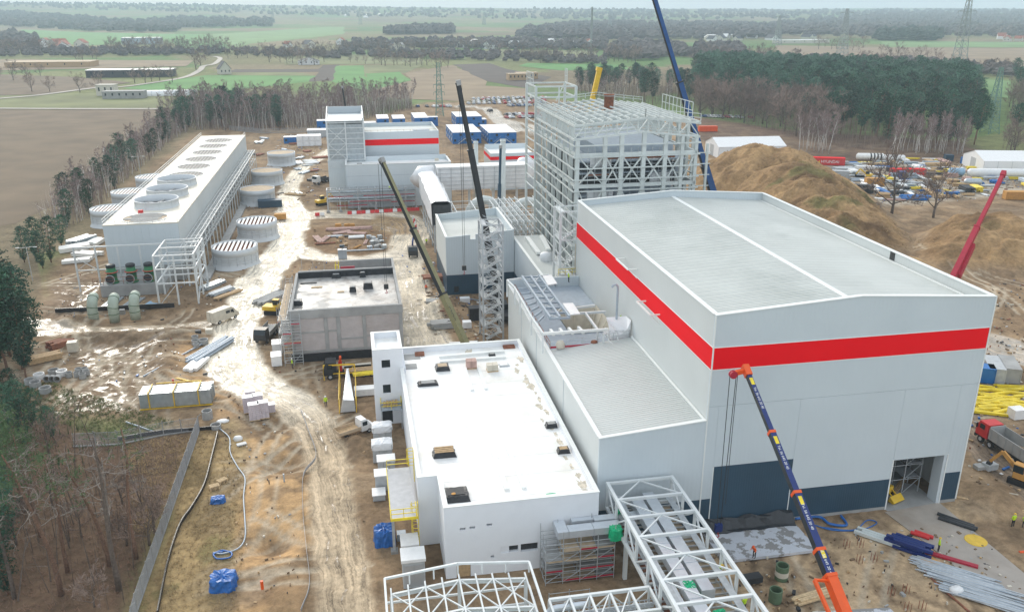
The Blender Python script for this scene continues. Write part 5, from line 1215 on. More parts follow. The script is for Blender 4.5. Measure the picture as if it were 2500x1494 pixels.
for z in(4.6,7.6,10.4):
    for y in(170.5,176.5,183.0): member('beam',(-40.6,y,z),(-33.0,y,z),.22,.26,'steel_white',t)
    for x in(-40.6,-33.0): member('beam',(x,170.5,z),(x,183,z),.22,.26,'steel_white',t)
for z in(0,4.6): member('brace',(-40.6,170.4,z),(-36.8,170.4,z+4.4),.12,.12,'steel_white',t); member('brace',(-33.0,170.5,z),(-33,176.5,z+4.4),.12,.12,'steel_white',t); member('brace',(-33.0,183,z),(-33,176.5,z+4.4),.12,.12,'steel_white',t)
for k in range(4): member('sub_post',(-33.0,172+k*3,4.6),(-33.0,172+k*3,10.4),.16,.16,'steel_white',t)
pb = G(*z4(735,668)); pt = AY(*z4(735,595),pb.y)
t = thing('pump_plinth','stained concrete pump base','concrete base',(-48,pb.y+3,0))
boxp('block',pb.x,pb.y,0,G(*z4(1190,660)).x,KY0-.6,2.4,'concrete',t)
for i,u in enumerate((815,958,1088)):
    p = AY(*z4(u,590),pb.y+1.6); x,y = p.x,pb.y+2.2
    q = thing('pump',('left','middle','right')[i]+' green vertical pump on the concrete base','pump',(x,y,2.4))
    MB().lathe((x,y,2.4),[(1.25,0),(1.25,.25),(1.0,.3),(1.0,2.2),(1.15,2.25),(1.15,2.5),(.9,2.55),(.9,3.3),(.0,3.3)],20).build('casing','pump_green',q,smooth=True)
    MB().lathe((x,y,5.7),[(.85,0),(.95,.1),(.95,.55),(.7,.7),(.0,.7)],16).build('motor_cap','crane_black',q); MB().tube([(x-.1,y-.9,3.5),(x-.1,y-1.5,3.5)],.85,18).build('inlet','dark',q); MB().lathe((x,y,4.7),[(1.2,0),(1.3,.06),(1.2,.16)],20).build('red_ring','container_red',q)
    MB().tube([(x-.1+.9*math.cos(a),y-1.52,3.5+.9*math.sin(a))for a in[2*math.pi*k/16 for k in range(17)]],.08,5).build('inlet_flange','galv',q)
t = thing('pump_railing','scaffold railing behind the green pumps','railing',(-48,pb.y+4.2,2.4)); railing(t,[(-55,pb.y+.6,2.4),(-43,pb.y+.6,2.4)],1.6,'rust',2,.06,'rail')
for i,(u,v)in enumerate(((680,832),(830,836),(980,818))):
    p = G(*z4(u,v)); r_ = .95; h = 3.9
    q = thing('pipe_elbow',('left','middle','right')[i]+' of three pale green pipe elbows rising from the ground','pipe',p)
    pts = [(p.x,p.y,-.2),(p.x,p.y,1.4),(p.x,p.y,2.6)]+[(p.x+.1,p.y+1.6*(1-math.cos(a)),2.6+1.6*math.sin(a))for a in(.35,.7,1.05,1.4,1.7)]
    MB().tube(pts,r_,18).build('shell','pale_green',q,smooth=True)
    for k in(1,2,5): MB().tube([Vector(pts[k]),Vector(pts[k])+(Vector(pts[k+1])-Vector(pts[k])).normalized()*.12],r_*1.07,18).build('joint_ring','ring_green',q)
for i,(a,b)in enumerate((((715,750),(800,680)),((860,750),(955,682)),((1015,745),(1105,688)))):
    p = G(*z4(*a)); q_ = G(*z4(*b)); t = thing('sheet_pile_stack',('left','middle','right')[i]+' stack of steel sheet piles lying before the pump base','sheet piles',p)
    d = (q_-p);
    for k in range(4): e = p+V(.55+k*.62,0,.25); member('sheet_pile',e,e+d*.98+V(0,0,0),.5,.3,'pale_blue' if i == 2 else 'sheet',t)
boxw = G(*z4(885,790)); tag(boxp('concrete_block',boxw.x-.5,boxw.y-.4,0,boxw.x+.5,boxw.y+.4,1,'concrete',None),'pale cube block between the pipe elbows','block')
p,q_ = G(*z4(400,775)),G(*z4(1260,735)); tag(MB().bar(p+V(0,0,.3),q_+V(0,0,.3),.25,.9).build('trench_lining','black_film'),'black lined trench wall behind the pipe elbows','wall')
# ------------------------------------------------------------------ spare fan stacks standing on the ground
def tank(px,z,r_,h,m_top,label,cx=None):
    c = G(*px,h)if cx is None else cx
    t = thing('spare_fan_stack',label,'fan stack',(c.x,c.y,0),group='fan stacks standing on the ground')
    MB().lathe((c.x,c.y,0),[(r_*1.09,0),(r_*1.03,.5),(r_*.98,1.3),(r_*.965,h*.6),(r_*.985,h*.66),(r_*.985,h*.665),(r_,h*.67),(r_,h),(r_*.97,h),(r_*.96,h-.6)],36).build('shell','tank_grey',t,smooth=True)
    for z_ in(.9,1.5,2.1,2.7): MB().lathe((c.x,c.y,z_),[(r_*.985,0),(r_*1.0,.03),(r_*.985,.06)],36).build('hoop','tank_grey',t)
    for k in range(18): a = 2*math.pi*k/18; MB().bar((c.x+r_*1.0*math.cos(a),c.y+r_*1.0*math.sin(a),.3),(c.x+r_*.985*math.cos(a),c.y+r_*.985*math.sin(a),h),.07).build('rib','galv',t)
    if m_top == 'slats':
        MB().disc((c.x,c.y,h-.75),r_*.95,32).build('inside','rust',t)
        for k in range(10):
            dx = -r_*.86+k*r_*1.72/9; L = math.sqrt(r_*r_*.92-dx*dx); MB().box(c.x+dx-.26,c.y-L,h-.3,c.x+dx+.26,c.y+L,h-.22).build('slat','plank',t)
    else: MB().disc((c.x,c.y,h-.25),r_*.965,32).build('cover',m_top,t)
tank(z4(1692,292),0,5.2,4.7,'slats','round spare fan stack with white slats nearest the muddy road bend')
tank(z4(1852,110),0,5.1,4.7,'slats','round spare fan stack with white slats, second from the road bend')
tank((627.5,459),0,5.2,4.7,'board_tan','round spare fan stack with tan cover beside the dark crates')
tank((651,415),0,5.2,4.7,'board_tan','middle round spare fan stack with tan cover')
tank((686,371.5),0,5.2,4.7,'board_tan','farthest round spare fan stack with tan cover')
tank((313,466),0,5.0,4.7,'slats','round slatted fan stack behind the left side of the cooling tower, middle one')
tank((369,430),0,5.0,4.7,'slats','round slatted fan stack farthest behind the cooling tower')
tank((266,507),0,5.0,4.7,'slats','round slatted fan stack nearest behind the cooling tower')
# ------------------------------------------------------------------ mobile cranes
def boom(t,p,q,secs,w0,w1,name='boom_section',collars=None):
    """telescopic boom: secs = list of (f0, f1, material)"""
    p = Vector(p); q = Vector(q)
    for i,(f0,f1,m)in enumerate(secs):
        k = i/max(1,len(secs)-1); w_ = w0+(w1-w0)*k
        a = p.lerp(q,f0); b = p.lerp(q,f1)
        d = (b-a).normalized(); up = V(0,0,1)if abs(d.z) < .99 else V(0,1,0); x = d.cross(up).normalized(); z = x.cross(d)
        prof = [(-.5,-.55),(-.28,-.8),(.28,-.8),(.5,-.55),(.5,.5),(-.5,.5)]
        mb = MB(); n = 6
        mb.add([a+x*u*w_+z*v*w_*1.05 for u,v in prof]+[b+x*u*w_+z*v*w_*1.05 for u,v in prof],[tuple(range(5,-1,-1)),tuple(range(6,12))])
        for j in range(6): mb.slot(1 if(j in(0,1,2)and len(m) > 1)else 0); mb.add([],[]);
        k0 = 0
        for j in range(6):
            mb.f.append((j,(j+1)%6,6+(j+1)%6,6+j)); mb.mi.append(1 if(len(m) > 1 and j in m[2])else 0)
        mb.build(name,[m[0]]+([m[1]]if len(m) > 1 else[]),t)
        if collars:
            c = b; mb = MB(); mb.add([c+x*u*w_*1.12+z*v*w_*1.18 for u,v in prof]+[c+d*.3+x*u*w_*1.12+z*v*w_*1.18 for u,v in prof],[tuple(range(5,-1,-1)),tuple(range(6,12))]+[(j,(j+1)%6,6+(j+1)%6,6+j)for j in range(6)]); mb.build('boom_collar',collars,t)
    return(q-p).normalized(),x,z
def hookrope(t,top,zb,sp=.35,hk='crane_black',m='dark',r_=.03):
    top = Vector(top)
    for s in(-sp,sp): member('hoist_rope',top+V(s,0,0),(top.x+s*.6,top.y,zb+.8),r_*2,r_*2,m,t)
    b = MB(); b.box(top.x-.4,top.y-.2,zb,top.x+.4,top.y+.2,zb+.9); b.build('hook_block',hk,t)
    MB().tube([(top.x,top.y,zb),(top.x,top.y,zb-.4),(top.x+.18,top.y,zb-.65),(top.x,top.y,zb-.85),(top.x-.18,top.y,zb-.65)],.07,6).build('hook','crane_red',t)
# (1) blue and orange boom in the foreground
tip = AY(1822,903,73.2); bot = G(2062,1494,9.0)
d = (bot-tip); base = tip+d*((tip.z-2.5)/(tip.z-bot.z))
t = thing('mobile_crane','long blue and black telescopic crane boom with orange base in the foreground','crane',(base.x,base.y,0))
L_ = [('crane_blue','crane_black',(0,4,5))]
fo = (tip.z-bot.z)/(tip.z-2.5)
def ff(px,py):  # fraction along boom base->tip from photo point
    best = min(range(401),key=lambda k: (lambda P: abs(P-py))(project(base.lerp(tip,k/400))[1])); return best/400
def project(P):
    q = Vector(P)-V(0,0,CAM_H); w_ = q.dot(_fw); return(1250+FPX*q.dot(_rt)/w_,747+FPX*q.dot(_dn)/w_)
fs = [ff(0,1410),ff(0,1347),ff(0,1207),ff(0,1060),ff(0,915)]
BK = ('crane_black','crane_blue',(3,4))
secs = [(0,fs[0],('orange',))]+[(fs[k],fs[k+1],BK)for k in range(4)]
dd,bx_,bz_ = boom(t,base,tip,secs,.88,.48,collars='orange')
hd = thing('x','x','x'); bpy.data.objects.remove(hd)
h0 = base.lerp(tip,fs[4])
MB().bar(h0-dd*.1,tip+dd*.5,.66,.75).build('boom_head','orange',t); MB().bar(tip+bx_*.2,tip+V(-1.5,.1,-.35),.42,.45).build('sheave_arm','orange',t)
for k in range(2): c = tip+V(-1.4,-.12+.3*k,-.4); MB().tube([c-V(0,.08,0),c+V(0,.08,0)],.42,14).build('sheave','crane_red',t)
hk = tip+V(-1.4,0,-.5); hookrope(t,hk,2.6,.35,'crane_blue')
member('hoist_rope',tip+V(-.9,0,-.4),(hk.x+.55,hk.y,6),.05,.05,'dark',t)
# phone number lettering on the side of the boom, as flat raised text
def text3(s,c,ux,uy,size,m,parent,ext=.01):
    cu = bpy.data.curves.new('lettering','FONT'); cu.body = s; cu.size = size; cu.extrude = ext; cu.align_x = 'CENTER'; cu.align_y = 'CENTER'
    o = bpy.data.objects.new('lettering',cu); COL.objects.link(o)
    dg = bpy.context.evaluated_depsgraph_get(); me = bpy.data.meshes.new_from_object(o.evaluated_get(dg)); bpy.data.objects.remove(o)
    me.materials.clear(); me.materials.append(M[m]); o = bpy.data.objects.new('lettering',me); COL.objects.link(o)
    ux = Vector(ux).normalized(); uy = Vector(uy); uy = (uy-ux*uy.dot(ux)).normalized(); uz = ux.cross(uy)
    mx = Matrix((ux,uy,uz)).transposed().to_4x4(); mx.translation = Vector(c)
    if parent is not None: o.parent = parent; mx = wm(parent).inverted()@mx
    o.matrix_basis = mx; return o
for k in range(4):
    f = fs[k]*.42+fs[k+1]*.58; w_ = .88+(.48-.88)*((k+1)/4); c = base.lerp(tip,f)
    # side face (+x side of the profile, blue) centre, text reads downwards along the boom
    side = bz_
    text3('Tel. 56 645 20 40',c+side*(w_*.525+.02)+bx_*w_*-.05,-dd,side.cross(-dd),.36,'white',t,.004)
    c2 = base.lerp(tip,fs[k]*.13+fs[k+1]*.87); uz = side; o = member('boom_plate',c2-dd*.42+side*(w_*.525+.008),c2+dd*.42+side*(w_*.525+.008),.36,.02,'yellow_bright',t)
# orange luffing ram and side bracket, carrier below the frame
MB().tube([base+V(-.6,1.6,-.3),base.lerp(tip,fs[0]*.8)+V(-.7,.2,-.5)],.35,10).build('luffing_ram','orange',t)
rb = MB(); rb.bar(base.lerp(tip,fs[0]*.55)+V(-1.2,0,0),base.lerp(tip,fs[0]*.98)+V(-1.7,0,.4),.25,.35); rb.bar(base.lerp(tip,fs[0]*.98)+V(-1.7,0,.4),base.lerp(tip,fs[0]*.98)+V(-.3,0,.1),.2); rb.build('jib_bracket','orange',t)
cb = thing('x','x','x'); bpy.data.objects.remove(cb)
MB().box(base.x-1.5,base.y-6,1.0,base.x+1.5,base.y+5,1.9).build('carrier','orange',t); MB().box(base.x-1.3,base.y-1.8,1.9,base.x+1.3,base.y+1.4,3.0).build('turntable','crane_blue',t); MB().box(base.x+.4,base.y+.6,3.0,base.x+1.4,base.y+2.4,4.4).build('cab','glass',t)
for k in range(5):
    for s in(-1.35,1.35): MB().tube([(base.x+s-.25,base.y-5+k*2.2,.6),(base.x+s+.25,base.y-5+k*2.2,.6)],.6,14).build('wheel','tyre',t)
# (2)-(7) other booms
def simplecrane(label,p,q,secs,w0,w1,rope=None,car='crane_black',jib=None,col=None):
    p = Vector(p); q = Vector(q); t = thing('mobile_crane',label,'crane',(p.x,p.y,0))
    dd,x,z = boom(t,p,q,secs,w0,w1,collars=col); MB().bar(q-dd*.2,q+dd*.7,w1*1.3,w1*1.5).build('boom_head','concrete' if jib is None else jib,t)
    if rope: MB().bar(q,rope[0],w1*.7,w1*.8).build('sheave_arm','crane_black',t); hookrope(t,rope[0],rope[1],.25)
    h = hz(p.x,p.y)if p.y > 140 else 0
    MB().box(p.x-1.4,p.y-5,.7,p.x+1.4,p.y+5,1.7).build('carrier',car,t); MB().box(p.x-1.2,p.y-1.5,1.7,p.x+1.2,p.y+1.5,2.8).build('turntable',car,t); MB().box(p.x-1.3,p.y+5,.7,p.x+1.3,p.y+6.6,2.6).build('cab','glass',t)
    for k in range(4):
        for s in(-1.3,1.3): MB().tube([(p.x+s-.2,p.y-4+k*2.6,.55),(p.x+s+.2,p.y-4+k*2.6,.55)],.55,12).build('wheel','tyre',t)
    return t
t2_,b2_ = AY(934,396,141.0),AY(1142,850,125.5)
YD = ('crane_black','crane_yellow',(3,4)); DY = YD
bse = b2_+(b2_-t2_)*((b2_.z-2.2)/(t2_.z-b2_.z))
g = simplecrane('olive yellow and black telescopic boom leaning left over the concrete building',bse,t2_,[(0,.34,('crane_yellow',)),(.33,.66,YD),(.65,1,DY)],.95,.6,(t2_+V(-.5,0,-.2),AY(934,706,141).z),col='crane_black')
cc = bse.lerp(t2_,.25); text3('GROVE',cc+V(-.05,-.62,.1),-(t2_-bse),(0,0,1),.8,'crane_black',g)
t3_,b3_ = AY(1120,206,152.0),AY(1212,690,152.0)
simplecrane('dark steel telescopic boom rising behind the lattice stair tower',b3_+(b3_-t3_)*((b3_.z-2)/(t3_.z-b3_.z)),t3_,[(0,.4,('crane_black',)),(.39,.72,('crane_black',)),(.71,1,('crane_black',))],1.0,.62,(t3_+V(.3,0,-.3),AY(1125,660,152).z),col='crane_black')
t4_,b4_ = AY(1598,-4,176.0),AY(1741,468,176.0)
simplecrane('very tall blue crane boom rising behind the boiler house frame',b4_+(b4_-t4_)*((b4_.z-2)/(t4_.z-b4_.z)),t4_,[(0,.38,('boom_blue','crane_black',(0,1,2))),(.37,.7,('boom_blue','crane_black',(0,1,2))),(.69,1,('boom_blue','crane_black',(0,1,2)))],1.25,.72,None,'boom_blue','orange','crane_black')
t5_,b5_ = AY(1462,172,205.0),AY(1444,250,205.0)
simplecrane('yellow telescopic boom rising behind the boiler house roof',b5_+(b5_-t5_)*((b5_.z-2)/(t5_.z-b5_.z)),t5_,[(0,.8,('yellow',)),(.79,1,('yellow','crane_black',(0,1)))],1.15,.9,None,'yellow','yellow')
t6_,b6_ = AY(2448,428,118.0),AY(2330,668,108.0)
r6 = simplecrane('red telescopic boom leaning right beyond the big hall',b6_+(b6_-t6_)*((b6_.z-2)/(t6_.z-b6_.z)),t6_,[(0,.52,('crane_red',)),(.51,.76,('crane_red',)),(.75,1,('crane_red',))],1.0,.55,None,'crane_red','crane_red','crane_red')
m6 = b6_.lerp(t6_,.18); MB().bar(b6_+V(.9,0,-.5),b6_.lerp(t6_,.3)+V(.8,0,-.4),.5,.9).build('lattice_jib','crane_red',r6)
t7_,b7_ = AY(836,216,300.0),AY(850,300,300.0)
simplecrane('thin dark boom standing far behind the unclad tower',b7_+(b7_-t7_)*((b7_.z-2)/(t7_.z-b7_.z)),t7_,[(0,.5,('crane_black',)),(.5,1,('crane_black',))],.9,.5)
t8_,b8_ = AY(1222,362,205.0),AY(1219,480,205.0)
simplecrane('slim dark boom in front of the thicker vent stack',b8_+(b8_-t8_)*((b8_.z-2)/(t8_.z-b8_.z)),t8_,[(0,.6,('navy',)),(.6,1,('navy',))],.8,.55)
# ------------------------------------------------------------------ vehicles
def wheels(t,xs,ys,r_,w_=.28,y_is_len=True):
    for y in ys:
        for x in xs:
            o = MB().tube([(x-w_/2,y,r_),(x+w_/2,y,r_)],r_,14).build('wheel','tyre',t,local=True)
            MB().tube([(x-w_/2-.02,y,r_),(x+w_/2+.02,y,r_)],r_*.55,10).build('rim','galv',o,local=True)
def loft(secs,n=None):  # secs: list of (y, [(x,z)...]) cross sections
    b = MB(); k = len(secs[0][1])
    for y,pr in secs: b.v += [(x,y,z)for x,z in pr]
    for i in range(len(secs)-1):
        for j in range(k): b.f.append((i*k+j,(i*k+(j+1)%k),(i+1)*k+(j+1)%k,(i+1)*k+j)); b.mi.append(0)
    b.f += [tuple(range(k)),tuple((len(secs)-1)*k+j for j in range(k-1,-1,-1))]; b.mi += [0,0]; return b
def shell(w_,z0,zs,z1,tap=.86): h = w_/2; return[(-h,z0),(h,z0),(h,zs),(h*tap,z1),(-h*tap,z1),(-h,zs)]
# delivery van
p = G(*z4(1615,835)); rz = math.atan2(*(lambda a,b: (b.y-a.y,b.x-a.x))(G(*z4(1560,860)),G(*z4(1690,812))))-math.pi/2
t = thing('delivery_van','dirty cream white panel van on the muddy road','van',p,rz)
loft([(-3.0,shell(2.0,.45,1.5,2.55)),(1.3,shell(2.05,.45,1.5,2.6)),(1.9,shell(2.05,.45,1.45,2.35)),(2.45,shell(2.0,.45,1.25,1.5,.95)),(3.05,shell(1.9,.45,.95,1.15,.95))]).build('body','cream',t,local=True)
MB().poly([(-.82,1.93,2.3),(.82,1.93,2.3),(.93,2.46,1.5),(-.93,2.46,1.5)]).build('windscreen','glass',t,local=True)
for s in(-1,1): MB().box(s*.96,.0,1.5,s*1.01,.9,2.1).build('side_window','glass',t,local=True); MB().box(s*.96,1.1,1.45,s*1.02,1.75,2.05).build('door_window','glass',t,local=True); MB().box(s*.7-.12,3.02,.75,s*.7+.12,3.07,.95).build('headlight','white',t,local=True); MB().box(s*1.02,1.6,1.4,s*1.22,1.7,1.7).build('mirror','crane_black',t,local=True)
MB().box(-.02,-3.02,.6,.02,-3.005,2.4).build('rear_door_seam','dark',t,local=True); wheels(t,(-.9,.9),(-1.7,2.1),.36)
# red tipper
p = G(2150+2080/7.066,980+990/7.066); a = G(2150+1770/7.066,980+830/7.066); b_ = G(2150+2330/7.066,980+1210/7.066); d = a-b_; rz = math.atan2(d.y,d.x)-math.pi/2
t = thing('tipper_truck','red cabbed tipper truck with a dusty grey skip','truck',p+V(1.6,1.0,0),rz)
MB().box(-.9,-4.6,.8,.9,4.2,1.1).build('chassis','dark',t,local=True)
loft([(2.6,shell(2.4,1.0,2.2,3.1,.94)),(4.3,shell(2.4,1.0,2.2,3.1,.94)),(4.75,shell(2.4,1.0,1.9,2.0,.97))]).build('cab','container_red',t,local=True)
MB().poly([(-1.05,4.33,3.0),(1.05,4.33,3.0),(1.1,4.77,2.02),(-1.1,4.77,2.02)]).build('windscreen','glass',t,local=True); MB().box(-1.21,4.6,.55,1.21,4.85,1.0).build('bumper','crane_black',t,local=True)
for s in(-1,1): MB().box(s*1.19,3.2,2.1,s*1.22,4.1,2.8).build('side_window','glass',t,local=True); MB().box(s*1.25,4.4,2.0,s*1.5,4.5,2.7).build('mirror','crane_black',t,local=True)
for q in((-1.25,-4.9,1.3,-1.15,2.3,2.9),(1.15,-4.9,1.3,1.25,2.3,2.9),(-1.15,2.2,1.3,1.15,2.3,3.1),(-1.15,-4.9,1.3,1.15,-4.8,2.6),(-1.15,-4.8,1.2,1.15,2.2,1.35)): MB().box(*q).build('skip_panel','concrete',t,local=True)
for s in(-1,1):
    for k in range(6): MB().box(s*1.25,-4.6+k*1.3,1.35,s*1.32,-4.5+k*1.3,2.85).build('skip_rib','concrete',t,local=True)
bag('x','x',(0,0,0),(.9,1.6,.8),'soil').parent = t; o = t.children[-1]
for q in t.children:
    if q.name.startswith('x'): q.name = 'soil_load'; q.location = (0,-2.6,1.35); [q.pop(k_,None)for k_ in('label','category')]if False else None; del q['label']; del q['category']
wheels(t,(-1.0,1.0),(3.7,1.9,-2.3,-3.7),.52,.34)
# black lorry with red loading crane by the white tower
p = G(*z5(30,1235)); t = thing('crane_lorry','black cabbed lorry with a red loading crane beside the white stair tower','truck',p+V(.8,0,0),R(92))
loft([(1.9,shell(2.4,.8,2.0,3.0,.94)),(3.6,shell(2.4,.8,2.0,3.0,.94)),(4.0,shell(2.4,.8,1.8,1.95,.97))]).build('cab','crane_black',t,local=True)
MB().poly([(-1.05,3.62,2.9),(1.05,3.62,2.9),(1.1,4.02,1.97),(-1.1,4.02,1.97)]).build('windscreen','glass',t,local=True); MB().box(-.5,-4.5,.8,.5,1.9,1.05).build('chassis','dark',t,local=True); MB().box(-1.2,-4.6,1.05,1.2,.7,1.2).build('flat_bed','timber',t,local=True)
MB().box(-.3,1.0,1.0,.3,1.6,2.6).build('crane_column','container_red',t,local=True); MB().bar((0,1.3,2.6),(-1.0,1.2,3.9),.3,.4).bar((-1.0,1.2,3.9),(1.1,1.25,2.0),.28,.35).build('crane_arm','orange',t,local=True)
for s in(-1,1): MB().box(s*1.19,2.6,1.9,s*1.22,3.4,2.6).build('side_window','glass',t,local=True)
wheels(t,(-1.0,1.0),(3.0,-2.4,-3.7),.5,.34)
# white pick-up with dropside bed
p = G(*z8(100,195)); t = thing('dropside_pickup','white dropside pick-up truck with brown bed near the cabinets','truck',p,R(-62))
loft([(.8,shell(1.9,.5,1.4,2.2,.85)),(1.7,shell(1.9,.5,1.4,2.2,.85)),(2.2,shell(1.9,.5,1.25,1.35,.95)),(2.9,shell(1.8,.5,.9,1.05,.95))]).build('cab','white',t,local=True)
MB().poly([(-.72,1.73,2.15),(.72,1.73,2.15),(.88,2.2,1.38),(-.88,2.2,1.38)]).build('windscreen','glass',t,local=True)
for s in(-1,1): MB().box(s*.93,1.0,1.35,s*.97,1.75,1.95).build('door_window','glass',t,local=True); MB().box(s*.98,-2.6,.95,s*1.04,.7,1.4).build('dropside','board_tan',t,local=True)
MB().box(-.98,-2.6,.85,.98,.7,.95).build('bed_floor','timber',t,local=True); MB().box(-.98,-2.65,.95,.98,-2.6,1.4).build('dropside','board_tan',t,local=True); MB().box(-.75,2.88,.75,.75,2.93,.95).build('front_panel','orange',t,local=True); wheels(t,(-.82,.82),(-1.5,2.0),.35)
# small dump trucks / machines
def lorry(label,p,rz,cab='crane_black',bed='concrete',crane=None):
    t = thing('lorry',label,'truck',p,rz)
    loft([(1.6,shell(2.3,.8,1.9,2.8,.94)),(3.2,shell(2.3,.8,1.9,2.8,.94)),(3.5,shell(2.3,.8,1.7,1.9,.97))]).build('cab',cab,t,local=True); MB().poly([(-1,3.22,2.75),(1,3.22,2.75),(1.05,3.52,1.92),(-1.05,3.52,1.92)]).build('windscreen','glass',t,local=True)
    MB().box(-1.15,-4,.9,1.15,1.4,1.1).build('bed',bed,t,local=True)
    for q in((-1.2,-4,1.1,-1.12,1.4,1.8),(1.12,-4,1.1,1.2,1.4,1.8)): MB().box(*q).build('bed_side',bed,t,local=True)
    if crane: MB().bar((0,1.3,1.1),(0,1.2,3.4),.4).bar((0,1.2,3.4),(-.6,-1.5,5.2),.35).bar((-.6,-1.5,5.2),(-1.6,-2.2,3.8),.28).build('loader_crane',crane,t,local=True)
    wheels(t,(-.95,.95),(2.4,-1.6,-2.9),.5,.32); return t
lorry('black lorry with a raised blue loading crane on the mud road',G(1008,622),R(178),'crane_black','dark','crane_blue')
lorry('small dark lorry parked left of the red decked scaffold',G(652,825),R(165),'crane_black','concrete')
lorry('small white and dark lorry beside the unclad tower',G(785,447),R(140),'white','dark')
def digger(label,p,rz,m='yellow',s=1):
    t = thing('excavator',label,'excavator',p,rz)
    for x in(-.9,.9): MB().box(x-.25,-1.5,0,x+.25,1.5,.75).build('track','tyre',t,local=True)
    MB().box(-1.1,-1.8,.9,1.1,1.0,1.7).build('body',m,t,local=True); MB().box(-1.05,-.1,1.7,-.1,1.1,2.7).build('cab','glass',t,local=True); MB().box(-1.1,-.15,2.7,-.05,1.15,2.8).build('cab_roof',m,t,local=True)
    MB().bar((.3,.9,1.5),(.3,3.0,3.2),.35,.5).build('boom',m,t,local=True); MB().bar((.3,3.0,3.2),(.3,4.2,1.3),.28,.38).build('arm',m,t,local=True); MB().extr([(3.9,.5),(4.6,.6),(4.5,1.3),(4.0,1.2)],'x',-.1,.7).build('bucket','dark',t,local=True); return t
digger('yellow excavator next to the weathered scaffold of the concrete building',G(668,765),R(250))
digger('small yellow excavator at the left end of the pipe rack',G(786,501),R(300)); digger('yellow excavator among the goods of the right storage yard',G(*z3(1360,1290)),R(60)); digger('brown excavator digging at the right edge of the photo',G(2496,1180),R(30),'board_orange')
# cars: small far copies, one mesh each
def carmesh():
    b = loft([(-2.1,shell(1.7,.3,.8,.95,.95)),(-1.5,shell(1.75,.3,.85,1.42,.72)),(.2,shell(1.75,.3,.85,1.45,.72)),(1.0,shell(1.75,.3,.85,.98,.9)),(2.1,shell(1.65,.3,.65,.75,.95))])
    b.slot(1).poly([(-.6,.22,1.43),(.6,.22,1.43),(.76,.98,1.0),(-.76,.98,1.0)]).poly([(.6,-1.52,1.4),(-.6,-1.52,1.4),(-.78,-2.06,.98),(.78,-2.06,.98)])
    for s in(-1,1): b.poly([(s*.885,-1.4,.9),(s*.885,.8,.9),(s*.67,.2,1.38),(s*.67,-1.4,1.36)])
    b.slot(2)
    for x in(-.8,.8):
        for y in(-1.35,1.35): b.tube([(x-.1,y,.31),(x+.1,y,.31)],.31,8)
    return b.mesh('car',['white','glass','tyre'])
CAR = carmesh(); CN = [('silver','silver'),('white','white'),('car_dark','black'),('car_blue','dark blue'),('car_red','red'),('silver','silver'),('container_grey','grey')]
def cars(a,b,n,rz,where,skip=.08):
    a = G(*a); b = G(*b)
    for k in range(n):
        if rnd.random() < skip: continue
        m,cn = CN[rnd.randrange(7)]; o = bpy.data.objects.new('parked_car',CAR); COL.objects.link(o); place(o,a.lerp(b,(k+.5)/n)+V(rnd.uniform(-.2,.2),rnd.uniform(-.3,.3),.01),rz+R(rnd.uniform(-3,3))+(math.pi if rnd.random() < .5 else 0)); o.material_slots[0].link = 'OBJECT'; o.material_slots[0].material = M[m]
        tag(o,cn+' car parked '+where,'car','cars parked '+where)
for i,(x0,x1,y)in enumerate(((1175,1330,242),(1160,1332,246),(1150,1334,250.5),(1138,1336,255),(1150,1338,243.5))):
    cars((x0,y),(x1,y-2.5),int((G(x1,y).x-G(x0,y).x)/3.0),R(8),'in the large lot, '+('back row','third row','second row','front row','row behind the third')[i])
cars((1015,262),(1135,262),15,R(10),'in the thin row left of the large lot',.25); cars((1240,260),(1340,259),14,R(15),'along the lane before the large lot',.2)
cars((1232,282),(1325,280),12,R(5),'in the small lot, back row'); cars((1232,289),(1335,287),13,R(5),'in the small lot, front row'); cars((1705,286),(1846,290),17,R(20),'in a row before the right wood',.1)
o = bpy.data.objects.new('dark_car',CAR); COL.objects.link(o); place(o,G(1196,273)+V(0,0,.02),R(15),1.15); o.material_slots[0].link = 'OBJECT'; o.material_slots[0].material = M['car_dark']; tag(o,'dark car driving alone on the bright access road','car')
